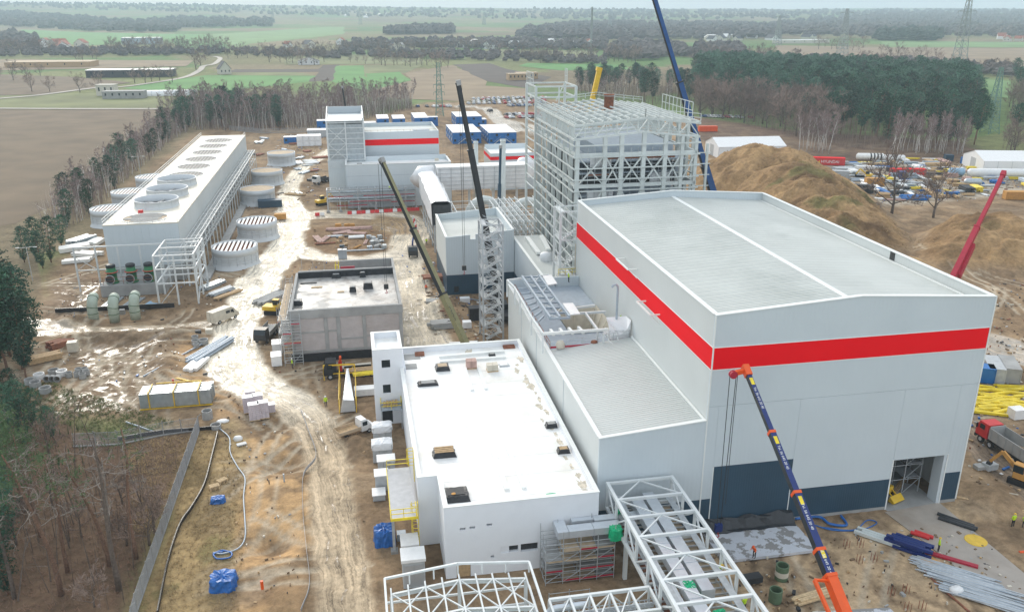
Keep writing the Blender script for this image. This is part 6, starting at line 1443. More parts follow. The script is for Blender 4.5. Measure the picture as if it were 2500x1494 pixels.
# ------------------------------------------------------------------ people
def personmesh(bend=0,arm=.25):
    V_ = []; E_ = []; Rr = []
    def nd(p,r_,par=None):
        V_.append(p); Rr.append(r_)
        if par is not None: E_.append((par,len(V_)-1))
        return len(V_)-1
    s,c = math.sin(bend),math.cos(bend)
    up = lambda x,h,f=0: (x,-(h*s)-f*c if bend else-f,.95+h*c-f*0)
    pel = nd((0,0,.95),.15); w_ = nd(up(0,.2),.135,pel); chst = nd(up(0,.42),.16,w_); nk = nd(up(0,.56),.06,chst); hd_ = nd(up(0,.66),.095,nk); nd(up(0,.76),.085,hd_); nd(up(0,.68,.09),.03,hd_)
    for sx in(-1,1):
        hip = nd((sx*.1,0,.88),.1,pel); kn = nd((sx*.12,-.03,.48),.07,hip); an = nd((sx*.12,.02,.09),.05,kn); nd((sx*.14,-.17,.05),.045,an)
        sh = nd(up(sx*.19,.48),.07,chst); el = nd((up(sx*.27,.2)[0],up(0,.2)[1]-arm*.2,up(0,.2)[2]),.05,sh); wr_ = nd((sx*.27,up(0,0)[1]-arm-.1*(bend > 0),up(0,0)[2]+arm*.3-.02),.035,el); pm = nd((sx*.27,V_[wr_][1]-.05,V_[wr_][2]-.05),.04,wr_)
        px_,py_,pz_ = V_[pm]
        for k in range(4): f1 = nd((px_+(k-1.5)*.022,py_-.03,pz_-.05),.011,pm); nd((px_+(k-1.5)*.024,py_-.015,pz_-.075+.006*abs(k-1.5)),.008,f1)
        th_ = nd((px_-sx*.045,py_-.03,pz_-.015),.012,pm); nd((px_-sx*.05,py_-.05,pz_-.035),.009,th_)
    me = bpy.data.meshes.new('body'); me.from_pydata(V_,E_,[]); o = bpy.data.objects.new('tmp',me); COL.objects.link(o)
    md = o.modifiers.new('s','SKIN');
    for i,q in enumerate(me.skin_vertices[0].data): q.radius = (Rr[i],Rr[i]); q.use_root = (i == 0)
    md.use_smooth_shade = True; m2 = o.modifiers.new('d','SUBSURF'); m2.levels = 1; m2.render_levels = 1
    dg = bpy.context.evaluated_depsgraph_get(); r_ = bpy.data.meshes.new_from_object(o.evaluated_get(dg)); bpy.data.objects.remove(o)
    r_.materials.clear()
    for m in('jacket','trousers','skin'): r_.materials.append(M['hivis' if m == 'jacket' else('dark' if m == 'trousers' else 'cream')])
    hc = Vector(up(0,.68)); hands = [V_[i]for i in range(len(V_))if Rr[i] == .04]
    for p_ in r_.polygons:
        q = p_.center
        if(q-hc).length < .14 or any((q-Vector(h)).length < .09 for h in hands): p_.material_index = 2
        elif q.z < .93: p_.material_index = 1
    for p_ in r_.polygons: p_.use_smooth = True
    # helmet at head top
    hm = MB(); top = Vector(up(0,.76)); ax = Vector((0,-s,c)); ex = V(1,0,0); ey = ax.cross(ex)
    rg_ = []
    for r2,h2 in((.155,-.045),(.13,-.03),(.125,.03),(.09,.085),(.01,.105)):
        rg_ += [top+ex*r2*math.cos(a)+ey*r2*math.sin(a)+ax*h2 for a in[2*math.pi*j/10 for j in range(10)]]
    hm.add(rg_,[(i*10+j,i*10+(j+1)%10,(i+1)*10+(j+1)%10,(i+1)*10+j)for i in range(4)for j in range(10)])
    st_ = MB()
    return r_,hm.mesh('helmet','white',smooth=True)
P0,P1 = personmesh(0,.12),personmesh(.55,.35)
def person(px,label,vest='hivis',hel='white',pose=P0,rz=0,z=0.0,s=1.03):
    p = G(*px,z); t = thing('person',label,'person',p,rz); t.matrix_basis = t.matrix_basis@Matrix.Scale(s,4)
    b = bpy.data.objects.new('body',pose[0]); h = bpy.data.objects.new('helmet',pose[1])
    for o in(b,h): COL.objects.link(o); o.parent = t
    b.material_slots[0].link = 'OBJECT'; b.material_slots[0].material = M[vest]; h.material_slots[0].link = 'OBJECT'; h.material_slots[0].material = M[hel]
person((796,993),'worker in bright yellow jacket walking on the mud road',rz=R(10)); person(z4(2112,1180),'worker in yellow jacket beside the red decked scaffold',rz=R(90))
person(z4(1997,925),'worker in yellow vest next to the small dark lorry',rz=R(40)); person(z4(2018,890),'worker in red vest next to the small dark lorry','hivis_orange',rz=R(200))
person(z9(535,1085),'worker in orange vest sweeping the wet slab','hivis_orange','orange',P1,R(-60),.35); person(z9(2400,862),'worker in yellow coat standing near the sand heap','hivis','yellow',rz=R(180)); person(z9(2480,870),'worker cut off by the right photo edge near the sand heap','hivis','crane_blue',rz=R(150))
person(z9(1862,1040),'worker in yellow vest at the steel tube stack','hivis','yellow',rz=R(60)); person(z6(2300,1262),'worker in yellow jacket before the grey containers',rz=R(30))
person((1018,1000-360+12),'worker in yellow vest near the barrier blocks',rz=R(0))if False else person(z5(625,290),'worker in yellow vest near the scattered red barriers',rz=R(20)); person(z5(1650,560),'worker in yellow jacket on the stair frame deck',z=13.6,rz=R(90))
person(z5(2030,860),'worker in yellow vest on the mast platform','hivis','orange',P1,R(0),13.9); person(z9(275,1225),'worker in yellow vest on the duct bridge','hivis','yellow',P1,R(20),5.0); person(z5(622,628),'worker in orange jacket at the small scaffold below the leaning boom','hivis_orange','container_red',P1,R(0))
person(ab(850,1100),'worker in yellow vest up on the pipe rack',z=5.2); person(z9(460,1475),'worker in yellow vest at the near end of the duct bridge',z=5.0,rz=R(200))
# ------------------------------------------------------------------ site cabins
def cabin(label,x0,x1,y0,y1,h,fl=2,nb=5,stair=False,m='blue',roof='white',name='site_office',cat='site office'):
    t = thing(name,label,cat,((x0+x1)/2,y0,0)); fh = h/fl
    n = max(1,round((x1-x0)/2.5)); bw = (x1-x0)/n
    for k in range(fl):
        for i in range(n): boxp('module',x0+i*bw+.03,y0,k*fh+.03,x0+(i+1)*bw-.03,y1,(k+1)*fh-.03,m,t)
        for i in range(n):
            if(i+k)%2 == 0: boxp('window',x0+i*bw+.6,y0-.05,k*fh+1.0,x0+i*bw+1.6,y0-.002,k*fh+2.0,'glass',t)
        ny = max(1,int((y1-y0)/3))
        for j in range(ny): yy = y0+(j+.5)*(y1-y0)/ny; boxp('window',x0-.02,yy-.6,k*fh+.9,x0+.028,yy+.6,k*fh+2.0,'white' if j%2 else 'glass',t)
    boxp('roof',x0-.05,y0-.08,h+.002,x1+.05,y1+.05,h+.14,roof,t)
    if stair:
        xm = (x0+x1)/2; b = MB()
        for s in(-1,1): b.bar((xm+s*4.2,y0-.9,0),(xm+s*1.0,y0-.9,fh),.25,.35); b.bar((xm+s*4.2,y0-.9,1),(xm+s*1.0,y0-.9,fh+1),.08)
        b.box(xm-1.2,y0-1.5,fh-.1,xm+1.2,y0-.1,fh); b.build('outer_stair','galv',t)
cabin('front left blue two storey site office with white roof',43.2,56,371.2,398,4.9,stair=True); cabin('front right blue two storey site office with white roof',58.8,71.2,367.6,395,4.9,stair=True)
cabin('rear blue two storey site office behind the front pair',51.5,64.5,425,446,5.2); cabin('blue cabin beside the rear site office',65.2,68,432,438,2.7,1)
cabin('left slim blue cabin block with a white roof',12.2,18.0,424.2,441,5.2); cabin('second slim blue cabin block with a white roof',20,26,424.5,440,5.0); cabin('wide blue cabin block before the lattice mast',30.5,37.5,424,446,5.2); cabin('low blue cabin in front of the wide cabin block',31.5,37.2,407,418,2.6,1,roof='pale_blue'); cabin('small blue cabins right of the wide cabin block',37.8,43.0,432,436,4.4)
cabin('low blue cabin left of the slim cabin blocks',4.5,11.5,422,428,3.6,1); cabin('lone blue cabin near the far end of the cooling tower',-30.2,-23,386,390,2.7,1); p = G(*ab(120,445)); cabin('blue cabin peeping out left of the unclad tower',p.x-2.4,p.x+2.4,p.y,p.y+6,4.8)
t = thing('wrapped_stack','white wrapped pallet block left of the unclad tower','pallets',G(*ab(20,620)))
p = G(760,357);
for i in range(4):
    for k in range(2): boxp('wrapped_pack',p.x-6+i*2.6,p.y,k*2.2+.02,p.x-3.5+i*2.6,p.y+6,k*2.2+2.15,'wrap_white',t)
t = thing('grey_cabin','pale grey cabin with flat white roof left of the unclad tower','cabin',G(778,335)); p = G(778,335); boxp('body',p.x-5,p.y,0,p.x+4,p.y+6,3,'container_grey',t); boxp('roof',p.x-5.2,p.y-.2,3.002,p.x+4.2,p.y+6.2,3.2,'white',t)
# ------------------------------------------------------------------ containers and tents in the right yard
def container(label,p,L,rz,m,h=2.6,text=None,w_=2.44):
    t = thing('shipping_container',label,'container',p,rz); MB().box(-L/2+.06,-w_/2+.05,.08,L/2-.06,w_/2-.05,h-.06).build('body',m,t,local=True); b = MB()
    k = -L/2+.3
    while k < L/2-.3: b.box(k,-w_/2,.15,k+.14,-w_/2+.052,h-.15); b.box(k,w_/2-.052,.15,k+.14,w_/2,h-.15); k += .3
    b.build('side_ribs',m,t,local=True)
    for x in(-L/2,L/2-.12):
        for y in(-w_/2,w_/2-.12): MB().box(x,y,0,x+.12,y+.12,h).build('corner_post',m,t,local=True)
    MB().box(-L/2,-w_/2,h-.06,L/2,w_/2,h).build('roof',m if m != 'container_red' else 'red',t,local=True)
    MB().box(L/2-.05,-w_/2+.15,.15,L/2+.02,-.02,h-.15).build('door',m,t,local=True); MB().box(L/2-.05,.02,.15,L/2+.02,w_/2-.15,h-.15).build('door',m,t,local=True)
    if text:
        R3 = t.matrix_basis.to_3x3(); text3(text,t.matrix_basis@V(.6,-w_/2-.03,h*.48),R3@V(1,0,0),(0,0,1),1.5,'white',t); x0 = -L*.34
        MB().poly([(x0,-w_/2-.025,.9),(x0+1,-w_/2-.025,1.9),(x0+1.1,-w_/2-.025,.9)]).build('emblem','yellow',t,local=True)
    return t
a,b_ = G(1985,402),G(2055,404); container('long red shipping container with white lettering beside the soil heap',(a+b_)/2,12.2,math.atan2((b_-a).y,(b_-a).x),'container_red',2.9,'HYUNDAI')
for i,(px,L,m,rz,l)in enumerate(((z3(1640,1270),12.2,'container_red',-12,'long dark red container behind the bigger bare tree'),(z3(1400,1340),6.1,'board_orange',-14,'short orange container left of the bigger bare tree'),(z3(1150,1285),6.1,'container_grey',-25,'grey roofed container at the foot of the soil heap'),(z3(1310,1390),7.0,'dark',-30,'black open frame container below the soil heap'),(z3(2430,1440),8.0,'board_orange',-14,'orange brown timber container at the right edge'),(z3(340,1135),6.1,'container_red',-10,'red container half hidden by the soil heap'),(z3(2055,1185),2.6,'blue',-14,'small blue container near the right white tent'),(z3(1600,1290),2.6,'crane_blue',-12,'dark blue box behind the bigger bare tree'),(z6(2250,1240),6.1,'container_grey',62,'left grey container beside the yellow steel'),(z6(2360,1240),6.1,'concrete',62,'right brownish grey container beside the yellow steel'),(z6(2195,1270),2.4,'blue',62,'blue box at the corner of the big hall'),(z3(200,950),9,'orange',-8,'orange red machine container behind the left white tent'),(z3(1935,1165),3,'navy',-14,'dark box in the storage yard'))):
    container(l,G(*px),L,R(rz),m)
def tent(label,p,w_,L,h,rz):
    t = thing('storage_tent',label,'tent',p,rz); e = h*.62
    MB().extr([(-w_/2,0),(w_/2,0),(w_/2,e),(0,h),(-w_/2,e)],'x',0,L).build('walls','tent',t,local=True)
    for s in(-1,1): MB().add([(-.2,s*(w_/2+.15),e+.02),(L+.2,s*(w_/2+.15),e+.02),(L+.2,0,h+.08),(-.2,0,h+.08)],[(0,1,2,3)]).build('roof_sheet','white',t,local=True)
    for k in range(int(L/5)+1): MB().box(k*5-.05,-w_/2-.06,0,k*5+.05,-w_/2-.002,e).build('wall_seam','galv',t,local=True)
    MB().box(-.06,-2,0,-.002,2,e).build('door','container_grey',t,local=True)
tent('white storage tent left of the soil heap',G(*z3(285,1145))+V(0,8,0),16,28,7.2,R(-4)); tent('white storage tent at the right edge of the yard',G(*z3(2230,1250))+V(0,9,0),17,40,6.8,R(-14))
# ------------------------------------------------------------------ trees
def slivers(b,c,rad,n,ln,wd,up=.3,rs=rnd):
    for _ in range(n):
        u = Vector((rs.gauss(0,1),rs.gauss(0,1),rs.gauss(0,1))).normalized(); p = c+V(u.x*rad[0],u.y*rad[1],u.z*rad[2])*(rs.random()**.4)
        d = (u+V(rs.gauss(0,.5),rs.gauss(0,.5),rs.gauss(up,.4))).normalized()*ln*rs.uniform(.6,1.3); s = d.cross(V(rs.gauss(0,1),rs.gauss(0,1),rs.gauss(0,1))).normalized()*wd
        b.add([p-s,p+s,p+d],[(0,1,2)])
def bare_tree(seed,h,spread,base=.25,limbs=8,kind='bare',lean=0):
    rs = random.Random(seed); tk = MB(); tw = MB(); r0 = h*.022 if kind != 'birch' else h*.009
    pts = [V(0,0,-.3)]; d = V(rs.gauss(0,.04)+lean,rs.gauss(0,.04),1).normalized(); seg = h*(.62 if kind == 'bare' else .9)/5
    for k in range(5): pts.append(pts[-1]+d*seg); d = (d+V(rs.gauss(0,.09),rs.gauss(0,.09),0)).normalized()
    tk.tube(pts,[r0*(1-.8*k/5)for k in range(6)],6)
    def br(p,d,L,r_,lv):
        q = [p];
        for k in range(3): d = (d+V(rs.gauss(0,.16),rs.gauss(0,.16),rs.gauss(.1,.1))).normalized(); q.append(q[-1]+d*L/3)
        (tk if lv == 0 else tw).tube(q,[r_,r_*.75,r_*.5,r_*.2],4 if lv == 0 else 3,False)
        if lv < 2:
            for k in range(4 if lv == 0 else 5):
                f = rs.uniform(.25,1); i = min(2,int(f*3)); s = q[i].lerp(q[i+1],f*3-i); d2 = (d+V(rs.gauss(0,.6),rs.gauss(0,.6),rs.gauss(.12,.4))).normalized(); br(s,d2,L*rs.uniform(.4,.65),r_*.45,lv+1)
        else:
            for k in range(6):
                s = q[1].lerp(q[3],rs.random()); e = (d+V(rs.gauss(0,.5),rs.gauss(0,.5),rs.gauss(.1,.4))).normalized()*L*rs.uniform(.4,.9); n_ = e.cross(V(rs.random(),rs.random(),rs.random())).normalized()*(.02+.0026*h)*(1 if kind == 'bare' else .8); tw.add([s-n_,s+n_,s+e],[(0,1,2)])
    for k in range(limbs):
        f = base+(1-base)*(k+rs.random()*.6)/limbs; f = min(f,.99); i = min(4,int(f*5)); s = pts[i].lerp(pts[i+1],f*5-i); a = k*2.4+rs.uniform(-.4,.4)
        up = .55+.5*f if kind == 'bare' else .9+.7*f; d = V(math.cos(a),math.sin(a),up).normalized(); L = spread*rs.uniform(.75,1.15)*(1-.45*max(0,f-.5)); br(s,d,L,r0*(.45 if kind == 'bare' else .35)*(1.15-f*.6),0)
    return tk,tw
def pine_tree(seed,h,spread,base=.35,n=80,dead=False):
    rs = random.Random(seed); tk = MB(); cr = MB(); pts = [V(0,0,-.3)]; d = V(rs.gauss(0,.03),rs.gauss(0,.03),1)
    for k in range(6): pts.append(pts[-1]+d*h/6); d = (d+V(rs.gauss(0,.04),rs.gauss(0,.04),0)).normalized()
    tk.tube(pts,[h*.016*(1-.85*k/6)for k in range(7)],7)
    for k in range(n):
        f = base+(1-base)*(k+.5)/n; i = min(5,int(f*6)); s = pts[i].lerp(pts[i+1],f*6-i); a = k*2.4+rs.uniform(-.5,.5); prof = math.sin(math.pi*min(1,.18+.82*(1-f)/(1-base)))**.7 if f < .9 else(1-f)*6+.15
        L = spread*prof*rs.uniform(.45,1.1); e = s+V(math.cos(a)*L,math.sin(a)*L,L*rs.uniform(-.1,.35))
        if k%3 == 0: tk.tube([s,e],[h*.0035,.02],3,False)
        for q in range(15):
            c = s.lerp(e,rs.uniform(.45,1.12))+V(rs.gauss(0,.28),rs.gauss(0,.28),rs.gauss(0,.22))*spread*.28; u = V(rs.gauss(0,1),rs.gauss(0,1),rs.gauss(.2,.7)).normalized(); w_ = u.orthogonal().normalized()*rs.uniform(.14,.3)*spread*.22; cr.add([c-w_,c+w_,c+u*rs.uniform(.3,.6)*spread*.28],[(0,1,2)])
    return tk,cr
def tmpl(tk,cr,mt,mc,nm): return(tk.mesh(nm+'_trunk',mt,smooth=True),cr.mesh(nm+'_crown',mc))
TB = [tmpl(*bare_tree(10+i,14,5.2,.2,9),'bark','twig','bare')for i in range(4)]
TR = [tmpl(*bare_tree(30+i,17,2.6,.38,13,'birch',(-.03,.03,.08)[i]),'bark_birch','twig_birch','birch')for i in range(3)]
TP = [tmpl(*pine_tree(50+i,18,4.3,(.36,.3,.42,.1)[i],120),'bark_pine','needle','pine')for i in range(4)]
def tree(tm,x,y,s,label,group,name,z=None,cat='tree',sz=1):
    t = thing(name,label,cat,(x,y,0),0,group); t.matrix_basis = Matrix.Translation((x,y,(hz(x,y)if z is None else z)-.05))@Matrix.Rotation(rnd.uniform(0,6.28),4,'Z')@Matrix.Diagonal((s,s,s*sz,1))
    for nm,me in(('trunk',tm[0]),('crown',tm[1])): o = bpy.data.objects.new(nm,me); COL.objects.link(o); o.parent = t
    return t
_brm = [0]
def brush(label,px,n,h0,h1,seed,m='twig_birch',w_=.05,name='undergrowth'):
    rs = random.Random(seed); b = MB()
    for x,y in scatter(px,n,.05,seed):
        h = rs.uniform(h0,h1); a = rs.uniform(0,3.14); s = V(math.cos(a),math.sin(a),0)*w_*rs.uniform(.6,1.5); t_ = V(rs.gauss(0,.09),rs.gauss(0,.09),1)*h; p = V(x,y,-.1); b.add([p-s,p+s,p+t_],[(0,1,2)])
        for k in range(3): q = p+t_*rs.uniform(.3,.9); e = V(rs.gauss(0,.6),rs.gauss(0,.6),rs.uniform(.3,1))*h*.16; b.add([q-s*.7,q+s*.7,q+e],[(0,1,2)])
    tag(b.build(name,m),label,'undergrowth',kind='stuff')
def scatter(px,n,mind,seed=1):
    P = gpoly(px); rs = np.random.RandomState(seed); lo = P.min(0); hi = P.max(0); k = max(60,n*30); X = rs.uniform(lo[0],hi[0],k); Y = rs.uniform(lo[1],hi[1],k); i = sdpoly(X,Y,P) < 0; out_ = []
    for x,y in zip(X[i].tolist(),Y[i].tolist()):
        if mind > .2 and any((x-a)**2+(y-b)**2 < mind*mind for a,b in out_): continue
        out_.append((x,y))
        if len(out_) == n: break
    return out_
ru = rnd.uniform
BELT = [(395,285),(480,318),(620,322),(800,312),(1010,268),(1000,248),(800,262),(640,268),(500,262)]
for x,y in scatter(BELT,230,2.0,3): tree(TR[rnd.randrange(3)],x,y,ru(.75,1.1),'slender birch in the belt behind the cooling tower','birches of the belt behind the site','birch_tree',0)
for x,y in scatter([(400,300),(480,320),(560,318),(620,320),(690,318),(680,290),(560,275),(430,285)],34,4,4): tree(TP[rnd.choice((0,1,3))],x,y,ru(.65,.9),'dark pine among the birches behind the cooling tower','pines of the belt behind the site','pine_tree',0)
brush('bare undergrowth filling the birch belt',BELT,5200,3,15,21); brush('dark thicket at the foot of the birch belt',BELT,3000,1.5,6,29,'bark',.1)
SIDE = [(95,600),(170,560),(235,520),(300,450),(420,345),(470,318),(400,300),(360,335),(300,390),(220,450),(110,540)]
for x,y in scatter(SIDE,75,2.2,5): tree(TR[rnd.randrange(3)],x,y,ru(.5,.8),'young birch left of the cooling tower','birches beside the cooling tower','birch_tree',0)
for x,y in scatter(SIDE,30,4,6): tree(TP[rnd.choice((1,3))],x,y,ru(.42,.65),'small dark pine left of the cooling tower','pines beside the cooling tower','pine_tree',0)
for px,py,s in((105,655,.5),(125,640,.62),(85,625,.55),(60,640,.5),(150,600,.45)): p = G(px,py); tree(TP[3],p.x,p.y,s,'bushy pine standing by the red earth patch at the left edge','pines at the left edge','pine_tree',0)
for px,py,s in((20,910,.85),(55,900,.7),(-10,870,.95),(75,870,.6),(40,860,.9),(-30,930,.9),(5,845,.8),(65,930,.55),(30,800,.7),(10,760,.8),(50,830,.8),(-20,800,1),(25,870,1),(-5,905,.95),(45,770,.6)): p = G(px,py); tree(TP[rnd.choice((1,3))],p.x,p.y,s,'dense dark pine of the clump at the left edge','pine clump at the left edge','pine_tree',0)
brush('bare undergrowth left of the cooling tower',SIDE,2200,2,10,22); brush('pale thin birch stems left of the cooling tower',SIDE,260,5,12,30,'bark_birch',.07); brush('pale thin birch stems of the belt',BELT,700,8,16,26,'bark_birch',.08)
# right wood
RW = [(1690,282),(1800,300),(1960,335),(2060,362),(2120,372),(2350,366),(2360,330),(2395,300),(2380,230),(2200,212),(1900,190),(1700,185)]
def keep(P,px): return P
for x,y in scatter([(2005,330),(2140,350),(2210,368),(2380,366),(2390,300),(2370,235),(2200,220),(2010,210),(1850,200),(1690,195),(1690,250),(1820,275),(1930,290)],290,6.5,8): tree(TP[rnd.randrange(4)],x,y,ru(.85,1.2),'dark green pine of the right-hand wood','pines of the right-hand wood','pine_tree',0)
for x,y in scatter([(1690,282),(1800,300),(1880,315),(1960,340),(2060,362),(2010,300),(1900,270),(1700,245)],62,6.5,9): tree(TB[rnd.randrange(4)],x,y,ru(1.1,1.55),'bare grey broadleaf tree in front of the right-hand pines','bare trees before the right-hand wood','bare_tree',0)
for q,n,sd in(([(1945,372),(2020,380),(2030,365),(1950,352)],18,11),([(2165,376),(2250,380),(2350,380),(2350,366),(2180,364)],34,12)):
    for x,y in scatter(q,n,1.6,sd): tree(TR[rnd.randrange(3)],x,y,ru(.8,1.05),'pale birch at the edge of the right-hand wood','birches at the right-hand wood edge','birch_tree',0)
for x,y in scatter([(1420,248),(1500,255),(1600,262),(1690,275),(1690,215),(1560,205),(1400,215)],80,4.5,13): tree(TR[rnd.randrange(3)]if rnd.random() < .6 else TP[rnd.randrange(3)],x,y,ru(.8,1.0),'tall tree of the grove behind the boiler frame','grove behind the boiler frame','grove_tree',0)
for x,y in scatter([(2440,400),(2560,440),(2580,250),(2470,200),(2450,300)],40,5,14): tree(TB[rnd.randrange(4)]if rnd.random() < .65 else TP[rnd.randrange(3)],x,y,ru(.85,1.15),'tree of the copse at the right photo edge','copse at the right edge','copse_tree',0)
brush('bare undergrowth at the foot of the right-hand wood',[(1690,282),(1800,300),(1960,340),(2060,364),(2350,378),(2370,330),(2150,310),(1950,280),(1700,240)],3600,2,12,23,'twig',.06); brush('bare undergrowth of the grove behind the boiler frame',[(1420,248),(1690,275),(1690,215),(1400,215)],1500,3,14,24,'twig',.06); brush('bare undergrowth of the copse at the right edge',[(2440,400),(2560,440),(2580,250),(2470,200),(2450,300)],900,2,11,25,'twig',.06)
# two lone trees before the storage yard
for i,((u,v),h)in enumerate((((1140,800),20),((1560,832),16.5))):
    p = G(1900+u/4.1217,330+v/4.1222); tree(TB[i],p.x,p.y,h/12.5,('bigger','smaller')[i]+' lone bare tree in front of the storage yard',None,'bare_tree',0,sz=.92)
# country trees
for ln,n,s in(([(0,130),(140,128)],14,1.5),([(190,150),(240,146)],4,1.2),([(270,132),(560,128)],30,1.5),([(480,170),(500,150)],3,1.6),([(330,205),(415,200)],5,1),([(60,225),(260,222)],4,1.2),([(560,140),(830,136)],18,1.3),([(660,155),(790,156)],8,1.3),([(830,128),(1190,122)],32,1.3),([(930,160),(1090,165)],12,1.3),([(1200,140),(1350,150)],8,1.4),([(1290,152),(1480,152)],9,1.4),([(1500,150),(1560,150)],7,1.5),([(1690,145),(1880,150)],16,1.3),([(1840,160),(1960,163)],9,1.2),([(2060,175),(2200,168)],10,1.3),([(2150,132),(2300,155)],9,1.2),([(2000,118),(2110,122)],9,1.4),([(2330,185),(2470,180)],10,1.2),([(850,152),(930,156)],5,.8),([(0,200),(100,190)],4,1.1)):
    for k in range(n):
        f = (k+ru(-.3,.3))/max(1,n-1); q = G(ln[0][0]+(ln[1][0]-ln[0][0])*f,ln[0][1]+(ln[1][1]-ln[0][1])*f+ru(-4,4)); tree(TB[rnd.randrange(4)],q.x,q.y,s*ru(.7,1.15),'bare tree scattered among the far fields','bare trees among the far fields','field_tree')
# far woods as single masses of small crowns
def wood(name,label,px,n,h,m,seed):
    rs = np.random.RandomState(seed); P = gpoly(px); lo,hi = P.min(0),P.max(0); X = rs.uniform(lo[0],hi[0],n*4); Y = rs.uniform(lo[1],hi[1],n*4); k = sdpoly(X,Y,P) < 0; X,Y = X[k][:n],Y[k][:n]; Z = height(X,Y); n = len(X)
    ico = []
    for i in range(3):
        for j in range(6): a = j*math.pi/3+i*.5; ico.append((math.cos(a)*(.5,.62,.35)[i],math.sin(a)*(.5,.62,.35)[i],(.15,.5,.85)[i]))
    ico.append((0,0,1)); F = [(i*6+j,i*6+(j+1)%6,(i+1)*6+(j+1)%6,(i+1)*6+j)for i in range(2)for j in range(6)]+[(12+j,12+(j+1)%6,18,18)for j in range(6)]
    T = np.array(ico); S = h*rs.uniform(.7,1.2,n); V_ = T[None]*S[:,None,None]*rs.uniform(.8,1.2,(n,19,1)); V_[:,:,0] += X[:,None]; V_[:,:,1] += Y[:,None]; V_[:,:,2] += Z[:,None]
    fs = []
    for i in range(n): fs += [tuple(dict.fromkeys(q+i*19 for q in f))for f in F]
    me = bpy.data.meshes.new(name); me.from_pydata(V_.reshape(-1,3).tolist(),[],fs); me.materials.append(M[m]); o = bpy.data.objects.new(name,me); COL.objects.link(o); tag(o,label,'wood',kind='stuff')
wood('far_wood','long dark wooded ridge at the upper left',[(-200,66),(0,66),(110,72),(260,80),(430,80),(440,70),(660,67),(665,58),(430,56),(330,62),(60,52),(-200,50)],1500,17,'woodland',1)
wood('far_wood','dark wood in the upper middle distance',[(930,86),(1110,84),(1100,72),(1000,74)],260,16,'woodland',2); wood('far_wood','wide wooded belt before the far horizon in the middle',[(1260,96),(1480,100),(1700,98),(1900,98),(1900,66),(1700,62),(1400,62),(1280,78)],1500,15,'woodland',3)
wood('far_wood','wide wooded belt before the far horizon on the right',[(1900,88),(2120,94),(2350,92),(2600,96),(2560,50),(2200,50),(1900,60)],1600,16,'woodland',4); wood('far_wood','dark green wood at the far right',[(2130,101),(2290,102),(2300,82),(2150,84)],260,16,'woodland_dark',5)
wood('far_wood','trees around the village in the middle distance',[(840,124),(1000,122),(1200,120),(1480,124),(1480,106),(1200,102),(840,108)],420,10,'woodland',6); wood('far_wood','dark thicket left of the big blue boom',[(1480,142),(1570,150),(1680,140),(1660,118),(1500,112)],170,12,'woodland',7); wood('far_wood','brown copse right of the big blue boom',[(1690,138),(1820,150),(1810,125),(1700,118)],90,12,'woodland',8)
wood('far_wood','low brushwood on the left horizon',[(-100,46),(800,50),(1300,54),(1300,42),(800,40),(-100,39)],900,14,'woodland',9); wood('far_wood','low brushwood on the right horizon',[(1300,54),(2500,56),(2500,42),(1300,41)],1000,15,'woodland',10); wood('far_wood','dark bushes in the mid left fields',[(0,118),(90,120),(100,98),(0,80)],120,13,'woodland',11)
wood('hedgerow','brown hedges and brush in the left middle distance',[(0,140),(560,136),(830,146),(830,132),(560,124),(0,122)],330,7,'woodland',31); wood('hedgerow','brown hedges and brush in the right middle distance',[(1690,160),(2200,176),(2480,190),(2480,168),(2100,152),(1700,140)],330,8,'woodland',32); wood('hedgerow','brown brush below the middle village',[(830,140),(1190,150),(1480,160),(1480,145),(1190,132),(830,126)],240,7,'woodland',33)
def wood2(name,label,px,n,seed):
    me = TP[2][1]; v = np.empty(len(me.vertices)*3); me.vertices.foreach_get('co',v); v = v.reshape(-1,3,3)[::5]; v = v+(v-v.mean(1,keepdims=True))*.7
    P = scatter(px,n,3,seed); rs = np.random.RandomState(seed); o_ = []
    for x,y in P: a = rs.uniform(0,6.28); s = rs.uniform(.85,1.15); c_,s_ = math.cos(a)*s,math.sin(a)*s; o_.append(np.stack([v[...,0]*c_-v[...,1]*s_+x,v[...,0]*s_+v[...,1]*c_+y,v[...,2]*s],-1))
    V_ = np.concatenate(o_).reshape(-1,3); m = bpy.data.meshes.new(name); k = len(V_); m.vertices.add(k); m.vertices.foreach_set('co',V_.astype(np.float32).ravel()); m.loops.add(k); m.loops.foreach_set('vertex_index',np.arange(k,dtype=np.int32)); m.polygons.add(k//3); m.polygons.foreach_set('loop_start',np.arange(0,k,3,dtype=np.int32)); m.polygons.foreach_set('loop_total',np.full(k//3,3,np.int32)); m.update(); m.materials.append(M['needle']); tag_ = bpy.data.objects.new(name,m); COL.objects.link(tag_); tag(tag_,label,'wood',kind='stuff')
wood2('pine_wood','far part of the right-hand pine wood',[(1690,230),(1900,245),(2100,265),(2380,260),(2375,205),(2100,188),(1700,172)],620,12)
